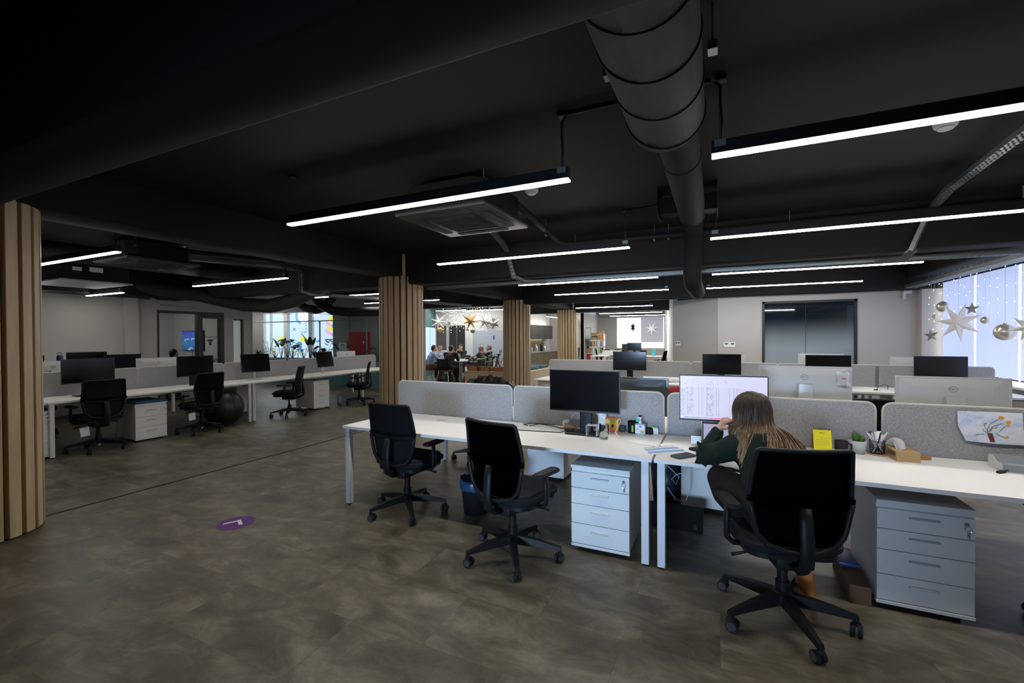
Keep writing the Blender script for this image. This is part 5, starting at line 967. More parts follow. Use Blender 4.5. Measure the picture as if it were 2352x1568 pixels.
# second row odds and ends
bm = new(); prism(bm, rrect(0.34, 0.16, 0.02, 3), 0, 0.05); one('docking_station', 'black box in front of the second row monitor nearest the free end', 'box', bm, M_RUBBER, loc=(-1.62, 8.25, D))
bm = new(); prism(bm, rrect(0.40, 0.12, 0.02, 3), 0, 0.05); one('docking_station', 'black box before the second row monitor by the thermostats', 'box', bm, M_RUBBER, loc=(-0.05, 8.22, D))
t = thing('paper_roll', 'white roll of plans lying on the second row desk', 'paper roll', (-0.95, 8.42, D + 0.045), 0.0)
bm = new(); cyl(bm, (-0.33, 0, 0), (0.33, 0, 0), 0.045, n=20); obj('roll', bm, M_PAPER, t)
paper('paper_sheet', 'white sheets with a pen beside the plan roll on the second row desk', [(-0.75, 8.10), (-0.45, 8.12), (-0.45, 8.38), (-0.75, 8.36)], D + 0.001)
bm = new(); tube(bm, [(-0.62, 8.12, D + 0.008), (-0.45, 8.16, D + 0.008)], 0.006, 6); one('pen', 'dark pen on the sheets of the second row desk', 'pen', bm, M_CABLE)
t = thing('desk_microphone', 'thin black gooseneck lead standing on the second row desk', 'cable', (0, 0, 0))
bm = new(); tube(bm, [(2.12, 8.35, D + 0.006), (2.17, 8.42, D + 0.05), (2.25, 8.47, D + 0.075), (2.30, 8.5, D + 0.06), (2.30, 8.5, D + 0.0)], 0.004, 6); obj('lead', bm, M_CABLE, t)
bm = new(); box(bm, 2.09, 2.14, 8.33, 8.36, D, D + 0.014, 0.003); obj('plug', bm, M_CABLE, t)
t = thing('wall_thermos', 'white capped bottle at the window end of the second row', 'bottle', (3.08, 8.6, D))
bm = new(); lathe(bm, [(0, 0), (0.04, 0), (0.04, 0.26), (0.03, 0.29), (0.03, 0.33), (0, 0.33)], 18); obj('bottle_body', bm, M_PAINTL, t)
bm = new(); lathe(bm, [(0.031, 0.295), (0.033, 0.295), (0.033, 0.31), (0.031, 0.31)], 18); obj('ring', bm, M_INK, t)
t = thing('stool', 'red upholstered chair back behind the front screens', 'chair', (-0.42, 5.15, 0), PI)
bm = new(); sheet(bm, lambda u, v: ((u - 0.5) * 0.42 * (1 - 0.25 * max(0, v - 0.7)), 0.02 - 0.2 - 0.05 * v + 0.10 * (u - 0.5) ** 2, 0.5 + 0.49 * v - 0.10 * (2 * u - 1) ** 4 * v), 12, 8, 0.03); obj('backrest', bm, M_REDC, t, ang=70)
bm = new(); prism(bm, rrect(0.44, 0.44, 0.08, 4), 0.43, 0.48); obj('seat', bm, M_REDC, t)
for a, b in ((1, 1), (1, -1), (-1, 1), (-1, -1)):
    bm = new(); cyl(bm, (a * 0.2, b * 0.2, 0), (a * 0.17, b * 0.17, 0.44), 0.012, n=10); obj('leg', bm, M_CHROME, t)
# leather jacket over a chair back
t = thing('leather_jacket', 'black leather jacket draped over a chair behind the front screens', 'jacket', (-2.80, 4.98, 0), math.radians(178))
bm = new(); random.seed(21)
def jk(u, v):
    a = (u - 0.5) * 2; top = 1.055 - 0.10 * abs(a) ** 2.2; w = 0.33 * a
    fold = 0.012 * math.sin(13 * a + 4 * v) + 0.010 * math.sin(23 * a - 7 * v)
    s = v * 2 - 1; z = top - 0.42 * abs(s) ** 1.5; return (w * (1 + 0.12 * abs(s)), -0.262 + 0.085 * s * (1 if abs(s) > 0.1 else 1) + fold * 0.7, z + fold)
sheet(bm, jk, 40, 16, 0.014); obj('body', bm, mat('black_leather', (0.012, 0.012, 0.013), 0.35, noise=0.2, nscale=40, bump=0.5, bscale=60), t, ang=70)
for sg in (-1, 1):
    bm = new(); tube(bm, [(sg * 0.28, -0.27, 0.97), (sg * 0.36, -0.29, 0.86), (sg * 0.39, -0.29, 0.70), (sg * 0.37, -0.27, 0.56)], [0.05, 0.058, 0.05, 0.042], 12); obj('sleeve', bm, MATS['black_leather'], t)
# papers and a bottle in the back row
bm = new(); box(bm, -0.12, 0.12, -0.16, 0.16, 0, 0.05); box(bm, -0.11, 0.11, -0.15, 0.14, 0.05, 0.09); o = one('paper_stack', 'stack of pale printed papers in the back row beside the painted wall', 'paper stack', bm, M_PAPER, loc=(-11.0, 5.35, DT + 0.30))
bm = new(); box(bm, -0.22, 0.22, -0.22, 0.22, 0, 0.30, 0.004); one('black_box', 'black box under the paper stack in the back row', 'box', bm, M_RUBBER, loc=(-11.0, 5.3, DT))
t = thing('sports_bottle', 'dark blue bottle with a loop cap beside the wide back row monitor', 'bottle', (-10.95, 3.84, DT + 0.33))
bm = new(); lathe(bm, [(0, -0.33), (0.05, -0.33), (0.05, 0.18), (0.035, 0.21), (0, 0.21)], 18); obj('bottle_body', bm, mat('navy_bottle', (0.012, 0.018, 0.06), 0.4), t)
bm = new(); tube(bm, [(0, 0.03 * math.cos(a), 0.225 + 0.03 * math.sin(a)) for a in [PI * k / 8 for k in range(9)]], 0.006, 6); obj('cap_loop', bm, M_BLACK, t)
# ---------------------------------------------------------------- hanging decorations
def star_mesh(bm, n, R, r, d, rot=0.0, k=1.0):
    c0 = bm.verts.new((0, -d, 0)); c1 = bm.verts.new((0, d, 0)); V = []
    for i in range(2 * n):
        a = rot + PI * i / n + PI / 2; q = R if i % 2 == 0 else r; V.append(bm.verts.new((q * math.cos(a), 0, q * math.sin(a))))
    for i in range(2 * n):
        bm.faces.new((c0, V[i], V[(i + 1) % (2 * n)])); bm.faces.new((c1, V[(i + 1) % (2 * n)], V[i]))
def hang_star(name, lab, loc, n, R, r, d, m, rz, top, grp, rot=0.0):
    t = thing(name, lab, 'star', loc, rz, grp)
    bm = new(); star_mesh(bm, n, R, r, d, rot); obj('star_body', bm, m, t, False, fixn=True)
    bm = new(); cyl(bm, (0, 0, r), (0, 0, top - loc[2]), 0.0015, n=5); obj('thread', bm, M_CABLEW, t)
    return t
def bauble(lab, loc, r, m, top, grp):
    t = thing('bauble', lab, 'bauble', loc, 0, grp)
    bm = new(); ell(bm, (0, 0, 0), r, u=28, v=18); obj('ball', bm, m, t)
    bm = new(); cyl(bm, (0, 0, r * 0.96), (0, 0, r * 1.12), r * 0.16, n=12); obj('cap', bm, M_GOLD, t)
    bm = new(); cyl(bm, (0, 0, r), (0, 0, top - loc[2]), 0.0012, n=5); obj('thread', bm, M_CABLEW, t)
M_GLIT = ramp_mat('glitter_silver', [(0.35, (0.18, 0.16, 0.14)), (0.65, (0.75, 0.72, 0.66))], 160, (1, 1, 1), 0.3, metal=0.7)
AW = YAW + 0.25
hang_star('paper_star', 'big white seven pointed paper star before the lit blinds', (3.55, 9.74, 1.77), 7, 0.335, 0.125, 0.075, M_STARW, -0.9, 2.55, 'hanging stars', 0.12 + PI)
hang_star('glitter_star', 'glitter star high beside the blind joint, upper right of the big white star', (3.55, 9.31, 1.97), 5, 0.105, 0.042, 0.025, M_GLIT, -0.9, 2.55, 'hanging stars')
hang_star('glitter_star', 'silver glitter star hanging low left before the grey pier', (3.55, 10.78, 1.56), 5, 0.125, 0.05, 0.03, M_GLIT, -0.9, 2.55, 'hanging stars', 0.15)
hang_star('paper_star', 'pale star cut by the edge of the picture', (3.55, 7.89, 1.66), 7, 0.2, 0.08, 0.05, M_STARW, -0.9, 2.55, 'hanging stars')
bauble('champagne bauble upper left of the big white star', (3.55, 10.30, 2.06), 0.092, M_CHAMP, 2.55, 'window baubles'); bauble('tiny bauble left of the big white star', (3.55, 10.63, 1.90), 0.035, M_CHAMP, 2.55, 'window baubles')
bauble('small gold bauble between two blinds right of the big star', (3.55, 8.93, 1.78), 0.052, M_CHAMP, 2.55, 'window baubles'); bauble('largest champagne bauble low on the right by the cut star', (3.55, 8.42, 1.60), 0.115, M_CHAMP, 2.55, 'window baubles')
def curtain(name, lab, a, b, z1, n, lo, hi, seed, r=0.008, step=(0.09, 0.2)):
    t = thing(name, lab, 'fairy lights', (0, 0, 0)); random.seed(seed)
    for k in range(n):
        f = (k + 0.5) / n; x, y = a[0] + (b[0] - a[0]) * f, a[1] + (b[1] - a[1]) * f; y += random.uniform(-0.04, 0.04); L = random.uniform(lo, hi)
        bm = new(); cyl(bm, (x, y, z1 - L), (x, y, z1), 0.0009, n=4); s = obj('string_wire', bm, M_CABLEW, t)
        bm = new(); z = z1 - random.uniform(0.03, 0.2)
        while z > z1 - L: ell(bm, (x + random.uniform(-0.012, 0.012), y, z), r, u=6, v=4); z -= random.uniform(*step)
        obj('bulbs', bm, M_BULB, s)
    return t
curtain('string_lights', 'curtain of warm fairy light strings before the lit blinds', (3.72, 11.5), (3.72, 7.7), 2.72, 19, 0.85, 1.3, 5, 0.0065, (0.13, 0.3))
# meeting corner decorations
hang_star('paper_star', 'grey green star nearest the second slatted column over the meeting', (-9.3, 13.55, 2.12), 7, 0.32, 0.09, 0.10, M_STARW, 0.55, CEIL, 'meeting corner stars', 0.25)
hang_star('paper_star', 'gold paper star in the middle over the meeting', (-8.0, 13.6, 2.15), 7, 0.37, 0.11, 0.11, M_GOLD, 0.9, CEIL, 'meeting corner stars', 0.1)
hang_star('paper_star', 'bright white star over the meeting beside the third slatted column', (-7.35, 13.5, 2.12), 6, 0.32, 0.09, 0.09, mat('bright_white_paper', (0.85, 0.84, 0.8), 0.7), 0.5, CEIL, 'meeting corner stars', 0.4)
hang_star('paper_star', 'dark star partly behind the third slatted column', (-7.05, 13.6, 2.05), 5, 0.22, 0.08, 0.07, M_GLIT, 0.5, CEIL, 'meeting corner stars', 0.3)
hang_star('glitter_star', 'small pale star among the fairy lights over the meeting', (-8.85, 13.9, 2.08), 5, 0.14, 0.05, 0.03, M_STARW, 0.5, CEIL, 'meeting corner stars')
hang_star('glitter_star', 'small dim star left of the pale one over the meeting', (-9.5, 14.6, 2.12), 5, 0.13, 0.05, 0.03, M_GLIT, 0.5, CEIL, 'meeting corner stars')
bauble('gold bauble under the grey green star', (-9.2, 13.5, 1.85), 0.085, M_GOLD, CEIL, 'meeting corner baubles'); bauble('green gold bauble under the gold star', (-7.85, 13.5, 1.80), 0.09, M_CHAMP, CEIL, 'meeting corner baubles'); bauble('tiny bauble by the glazed wall over the meeting', (-10.05, 13.2, 2.18), 0.04, M_GOLD, CEIL, 'meeting corner baubles')
bauble('pale bauble behind the gold star over the meeting', (-8.3, 13.9, 1.85), 0.06, M_CHAMP, CEIL, 'meeting corner baubles')
curtain('string_lights', 'cluster of fairy light strings hanging over the meeting', (-9.3, 13.8), (-7.3, 13.9), 2.66, 26, 0.45, 1.0, 8, 0.010, (0.09, 0.22))
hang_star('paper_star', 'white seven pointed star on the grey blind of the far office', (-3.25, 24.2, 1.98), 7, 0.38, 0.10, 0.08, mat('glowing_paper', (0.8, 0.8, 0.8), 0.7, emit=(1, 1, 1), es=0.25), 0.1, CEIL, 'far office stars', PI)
hang_star('paper_star', 'dark star turned edge on in the far office window', (-4.2, 24.1, 2.05), 6, 0.3, 0.12, 0.08, M_BEAM, 1.2, CEIL, 'far office stars')

# ---------------------------------------------------------------- people
def blob(name, parent, m, segs=(), ells=(), vox=0.009, smooth=6):
    bm = new()
    for p, q, a, b in segs:
        p, q = Vector(p), Vector(q)
        if (q - p).length > 1e-4: cyl(bm, p, q, a, b, n=16)
        ell(bm, p, a, u=16, v=10); ell(bm, q, b, u=16, v=10)
    for e in ells:
        c, r = e[0], e[1]; ell(bm, c, r, e[2] if len(e) > 2 else (0, 0, 0), u=24, v=16)
    o = obj(name, bm, m, parent)
    r = o.modifiers.new('remesh', 'REMESH'); r.mode = 'VOXEL'; r.voxel_size = vox; r.use_smooth_shade = True
    s = o.modifiers.new('smooth', 'SMOOTH'); s.factor = 0.5; s.iterations = smooth
    return o
def hand(w, d, n, side, s=1.0, curl=0.8):
    """segments of a palm, four jointed fingers and a thumb; w wrist, d direction, n palm normal, side +1/-1 thumb side"""
    w, d, n = Vector(w), Vector(d).normalized(), Vector(n).normalized(); n = (n - d * n.dot(d)).normalized(); t = d.cross(n) * side
    out = []
    for k in (-1, -0.33, 0.33, 1): out.append((w + t * 0.012 * k * s, w + d * 0.075 * s + t * 0.028 * k * s, 0.015 * s, 0.0125 * s))
    for k, L in zip((-1, -0.33, 0.33, 1), (0.062, 0.078, 0.084, 0.076)):
        p0 = w + d * 0.078 * s + t * 0.029 * k * s; c = 0.0
        for j, f in enumerate((0.45, 0.31, 0.24)):
            c += curl * (0.8 if j == 0 else 1.0); q = d * math.cos(c) + n * math.sin(c); p1 = p0 + q * L * f * s; out.append((p0, p1, (0.0095 - 0.0009 * j) * s, (0.0088 - 0.0009 * j) * s)); p0 = p1
    p0 = w + d * 0.022 * s + t * 0.022 * s; p1 = p0 + (d * 0.55 + t * 0.7 + n * 0.35).normalized() * 0.04 * s; p2 = p1 + (d * 0.8 + t * 0.1 + n * 0.5).normalized() * 0.032 * s
    out += [(p0, p1, 0.013 * s, 0.0105 * s), (p1, p2, 0.0105 * s, 0.0088 * s)]
    return out
def head_parts(c, fwd, up, s=1.0):
    """segments and ellipsoids of a head whose centre is c, looking along fwd"""
    c, f, u = Vector(c), Vector(fwd).normalized(), Vector(up); u = (u - f * u.dot(f)).normalized(); r = f.cross(u)
    P = lambda a, b, d: c + (r * a + f * b + u * d) * s
    segs = [(P(0, 0.0, 0.035), P(0, -0.015, 0.03), 0.078 * s, 0.082 * s), (P(0, 0.02, -0.02), P(0, 0.045, -0.07), 0.066 * s, 0.042 * s), (P(-0.022, 0.068, -0.088), P(0.022, 0.068, -0.088), 0.020 * s, 0.020 * s),
            (P(0, 0.082, 0.018), P(0, 0.104, -0.022), 0.010 * s, 0.014 * s), (P(-0.03, 0.072, 0.032), P(0.03, 0.072, 0.032), 0.013 * s, 0.013 * s), (P(-0.018, 0.082, -0.055), P(0.018, 0.082, -0.055), 0.009 * s, 0.009 * s),
            (P(0.078, -0.005, 0.01), P(0.076, -0.002, -0.03), 0.015 * s, 0.011 * s), (P(-0.078, -0.005, 0.01), P(-0.076, -0.002, -0.03), 0.015 * s, 0.011 * s), (P(-0.04, 0.055, -0.02), P(0.04, 0.055, -0.02), 0.024 * s, 0.024 * s)]
    return segs, P
def face_bits(parent, P, s=1.0, glasses=False, brow=None):
    bm = new()
    for a in (-0.031, 0.031): ell(bm, P(a, 0.079, 0.008), 0.0085 * s, u=10, v=6)
    obj('eyes', bm, M_INK, parent)
    bm = new(); tube(bm, [P(-0.02, 0.089, -0.056), P(0, 0.0925, -0.057), P(0.02, 0.089, -0.056)], 0.0035 * s, 6); obj('mouth', bm, mat('lip_red', (0.35, 0.13, 0.11), 0.5) if 'lip_red' not in MATS else MATS['lip_red'], parent)
    bm = new()
    for a in (-1, 1): tube(bm, [P(a * 0.045, 0.076, 0.034), P(a * 0.03, 0.086, 0.038), P(a * 0.014, 0.086, 0.034)], 0.004 * s, 6)
    obj('eyebrows', bm, brow or M_INK, parent)
    if glasses:
        bm = new()
        for a in (-1, 1):
            tube(bm, [P(a * 0.032 + 0.02 * math.cos(q), 0.094, 0.008 + 0.015 * math.sin(q)) for q in [2 * PI * k / 12 for k in range(12)]], 0.0022 * s, 5, closed=True); tube(bm, [P(a * 0.052, 0.09, 0.01), P(a * 0.078, 0.0, 0.012)], 0.002 * s, 5)
        obj('glasses', bm, M_INK, parent)
M_HAIRB = ramp_mat('black_hair', [(0.3, (0.008, 0.006, 0.005)), (0.7, (0.025, 0.018, 0.014))], 30, (3, 3, 0.6), 0.5)
M_HAIRG = ramp_mat('grey_hair', [(0.3, (0.10, 0.09, 0.08)), (0.7, (0.28, 0.26, 0.24))], 30, (3, 3, 0.6), 0.55)
M_HAIRW = ramp_mat('white_hair', [(0.3, (0.38, 0.35, 0.32)), (0.7, (0.62, 0.58, 0.54))], 30, (3, 3, 0.6), 0.6)
def streak_hair():
    m = bpy.data.materials.new('brown_blond_hair'); m.use_nodes = True; nt = m.node_tree; b = nt.nodes['Principled BSDF']; L = nt.links.new; N = nt.nodes.new
    tc = N('ShaderNodeTexCoord'); sp = N('ShaderNodeSeparateXYZ'); L(tc.outputs['Object'], sp.inputs[0])
    mp = N('ShaderNodeMapping'); mp.inputs['Scale'].default_value = (90, 90, 5); L(tc.outputs['Object'], mp.inputs[0]); n = N('ShaderNodeTexNoise'); n.inputs['Scale'].default_value = 1; n.inputs['Detail'].default_value = 3; L(mp.outputs[0], n.inputs['Vector'])
    r = N('ShaderNodeMapRange'); r.inputs[1].default_value = 1.14; r.inputs[2].default_value = 0.86; L(sp.outputs['Z'], r.inputs[0])
    a = N('ShaderNodeMath'); a.operation = 'MULTIPLY_ADD'; a.inputs[1].default_value = 1.3; a.inputs[2].default_value = -0.72; L(n.outputs[0], a.inputs[0])
    s = N('ShaderNodeMath'); s.operation = 'ADD'; s.use_clamp = True; L(r.outputs[0], s.inputs[0]); L(a.outputs[0], s.inputs[1])
    c = N('ShaderNodeValToRGB'); e = c.color_ramp.elements; e[0].position = 0; e[0].color = (0.03, 0.015, 0.008, 1); e[1].position = 1; e[1].color = (0.55, 0.36, 0.17, 1); q = e.new(0.5); q.color = (0.15, 0.085, 0.040, 1); L(s.outputs[0], c.inputs[0]); L(c.outputs[0], b.inputs['Base Color'])
    b.inputs['Roughness'].default_value = 0.42; b.inputs['Specular IOR Level'].default_value = 0.4; return m
M_HAIRL = streak_hair()
M_SWEAT = mat('dark_green_sweater', (0.013, 0.021, 0.015), 0.95, noise=0.15, nscale=40, bump=0.35, bscale=260, spec=0.2)
M_TROUS = mat('dark_brown_trousers', (0.014, 0.010, 0.008), 0.9, noise=0.1, spec=0.2)
M_BOOT = mat('tan_boot_leather', (0.34, 0.13, 0.03), 0.55, noise=0.1)
# the woman on the third front chair: leaning to the desk, chin on her fist, one leg drawn up on the seat
wm = thing('person', 'long-haired person in a dark green sweater leaning on the desk, fist to chin', 'person', (0, 0, 0))
hc = Vector((0.170, 3.095, 1.10)); hf = Vector((-0.32, 0.93, -0.18)); segs, HP = head_parts(hc, hf, (0, 0, 1), 0.98)
nk = (0.205, 3.02, 0.975)
lw, le, ls = (-0.012, 3.185, 0.955), (-0.085, 3.135, 0.80), (0.075, 2.985, 0.895)
rw, re_, rs = (0.22, 3.36, 0.765), (0.42, 3.20, 0.79), (0.37, 2.985, 0.90)
segs += [(nk, hc + Vector((0.01, -0.02, -0.06)), 0.05, 0.048), (le, lw, 0.040, 0.029), (re_, rw, 0.040, 0.028)]
segs += hand(lw, Vector((0.45, -0.05, 0.80)), Vector((0.75, 0.25, -0.35)), -1, 0.98, 1.15) + hand(rw, (-0.75, 0.55, 0.02), (0, 0, -1), 1, 0.95, 0.3)
segs += [((0.21, 2.99, 0.90), (0.31, 2.80, 0.56), 0.085, 0.10), (nk, (0.21, 2.99, 0.9), 0.05, 0.08), (ls, le, 0.045, 0.042), (rs, re_, 0.045, 0.042), ((0.21, 2.99, 0.89), ls, 0.06, 0.05), ((0.21, 2.99, 0.89), rs, 0.06, 0.05)]
LH, LK, LA = (0.23, 2.80, 0.60), (0.0, 3.065, 0.678), (0.085, 2.94, 0.53); RH, RK, RA = (0.39, 2.84, 0.58), (0.30, 3.20, 0.56), (0.46, 3.13, 0.12)
segs += [(LH, LK, 0.07, 0.05), (LK, LA, 0.048, 0.035), (RH, RK, 0.07, 0.05), (RK, RA, 0.048, 0.035)]
blob('body', wm, M_SKIN, segs, vox=0.0055, smooth=4)
face_bits(wm, HP, 0.98, brow=M_HAIRB)
sw = [(nk, (0.215, 2.985, 0.90), 0.062, 0.105), ((0.215, 2.985, 0.89), (0.25, 2.88, 0.72), 0.13, 0.14), ((0.25, 2.88, 0.72), (0.30, 2.80, 0.60), 0.14, 0.15), ((0.215, 2.985, 0.89), (0.19, 2.99, 0.86), 0.12, 0.12), ((0.13, 2.985, 0.90), ls, 0.085, 0.078), ((0.30, 2.985, 0.90), rs, 0.085, 0.078),
      (ls, (0.0, 3.06, 0.84), 0.078, 0.068), ((0.0, 3.06, 0.84), le, 0.068, 0.062), (le, (-0.035, 3.17, 0.90), 0.062, 0.048), ((-0.035, 3.17, 0.90), (-0.018, 3.182, 0.94), 0.045, 0.041), (rs, re_, 0.075, 0.06), (re_, (0.25, 3.34, 0.77), 0.058, 0.042)]
random.seed(2)
for k in range(16):   # folds on the sleeve and back
    a = random.random(); p = Vector(ls).lerp(Vector(le), a) + Vector((random.uniform(-.05, .05), random.uniform(-.06, 0), random.uniform(-.05, .05))); sw.append((p, p + Vector((random.uniform(-.05, .05), random.uniform(-.02, .02), random.uniform(-.05, .05))), 0.022, 0.012))
blob('sweater', wm, M_SWEAT, sw, vox=0.008, smooth=7)
tr = [(LH, (0.10, 2.95, 0.640), 0.112, 0.098), ((0.10, 2.95, 0.640), LK, 0.098, 0.078), (LK, (0.025, 3.0, 0.60), 0.078, 0.070), ((0.025, 3.0, 0.60), LA, 0.070, 0.054), (RH, RK, 0.10, 0.068), (RK, (0.38, 3.165, 0.36), 0.065, 0.055), ((0.38, 3.165, 0.36), (0.445, 3.135, 0.16), 0.055, 0.042), ((0.24, 2.79, 0.58), (0.38, 2.82, 0.58), 0.115, 0.115)]
blob('trousers', wm, M_TROUS, tr, vox=0.009, smooth=5)
blob('boots', wm, M_BOOT, [(RA, (0.47, 3.10, 0.05), 0.045, 0.042), ((0.47, 3.11, 0.035), (0.43, 3.26, 0.03), 0.036, 0.032), ((0.475, 3.08, 0.03), (0.48, 3.06, 0.028), 0.03, 0.028)], vox=0.008)
blob('sock', wm, M_PAPER, [(LA, (0.20, 2.99, 0.535), 0.038, 0.028)], vox=0.009)
# hair: a close cap plus about three hundred locks flowing from the parting
hfw = Vector((hf.x, hf.y, 0)).normalized(); hl = Vector((-hfw.y, hfw.x, 0)); hb = -hfw
blob('hair', wm, M_HAIRL, [(hc + hb * 0.03 + Vector((0, 0, 0.028)), hc + hb * 0.012 + Vector((0, 0, 0.036)), 0.088, 0.086), (hc + hb * 0.05 + Vector((0, 0, 0.0)), hc + hb * 0.075 + Vector((0, 0, -0.09)), 0.078, 0.07), (hc + hb * 0.075 + Vector((0, 0, -0.09)), Vector((0.235, 2.925, 0.95)), 0.06, 0.04), (hc + hl * 0.055 + Vector((0, 0, -0.01)), hc + hl * 0.05 + hb * 0.02 + Vector((0, 0, -0.12)), 0.045, 0.035), (hc - hl * 0.055, hc - hl * 0.07 + hb * 0.04 + Vector((0, 0, -0.12)), 0.045, 0.045)], vox=0.009, smooth=5)
random.seed(13)
ENDS = [(-0.15, Vector((0.052, 3.055, 0.955))), (0.12, Vector((0.055, 3.02, 0.945))), (0.28, Vector((0.095, 2.90, 0.855))), (0.42, Vector((0.125, 2.862, 0.80))), (0.52, Vector((0.17, 2.852, 0.83))), (0.66, Vector((0.255, 2.835, 0.86))), (0.82, Vector((0.345, 2.832, 0.875))), (1.0, Vector((0.415, 2.86, 0.90))), (1.15, Vector((0.43, 2.93, 0.915)))]
def endp(f):
    for (a, p), (b, q) in zip(ENDS, ENDS[1:]):
        if f <= b: return p.lerp(q, (f - a) / (b - a))
    return ENDS[-1][1]
def catmull(P, n=7):
    out = []; Q = [P[0]] + P + [P[-1]]
    for i in range(1, len(Q) - 2):
        p0, p1, p2, p3 = Q[i - 1:i + 3]
        for k in range(n):
            t = k / n; out.append(0.5 * ((2 * p1) + (p2 - p0) * t + (2 * p0 - 5 * p1 + 4 * p2 - p3) * t * t + (3 * p1 - p0 - 3 * p2 + p3) * t ** 3))
    out.append(P[-1]); return out
bm = new()
for k in range(430):
    f = random.uniform(-0.12, 1.12); th = math.radians(-18 + 216 * (f + 0.12) / 1.24)
    d = hl * math.cos(th) + hb * math.sin(th); jr = lambda s: Vector((random.uniform(-s, s), random.uniform(-s, s), random.uniform(-s, s)))
    fr = random.uniform(-0.05, 0.06); root = hc + hb * (0.01 + fr * 0.6) + d * 0.012 + Vector((0, 0, 0.122))
    p1 = hc + hb * 0.018 + d * 0.072 + Vector((0, 0, 0.098)) + jr(0.003); p2 = hc + hb * 0.018 + d * (0.098 + 0.006 * random.random()) + Vector((0, 0, 0.03)) + jr(0.003)
    p3 = hc + hb * 0.03 + d * (0.098 + 0.012 * random.random()) + Vector((0, 0, -0.06)) + jr(0.006)
    e = endp(f + random.uniform(-0.03, 0.03)) + jr(0.007) + Vector((0, 0, random.uniform(-0.015, 0.035)))
    p4 = p3.lerp(e, 0.5) + d * 0.012 + Vector((0, -0.010, 0.012)) + jr(0.003)
    P = catmull([root, p1, p2, p3, p4, e], 5); n = len(P); tube(bm, P, [0.0048 * (1 - 0.7 * (i / (n - 1)) ** 2) for i in range(n)], 5)
obj('hair_locks', bm, M_HAIRL, wm, ang=80)

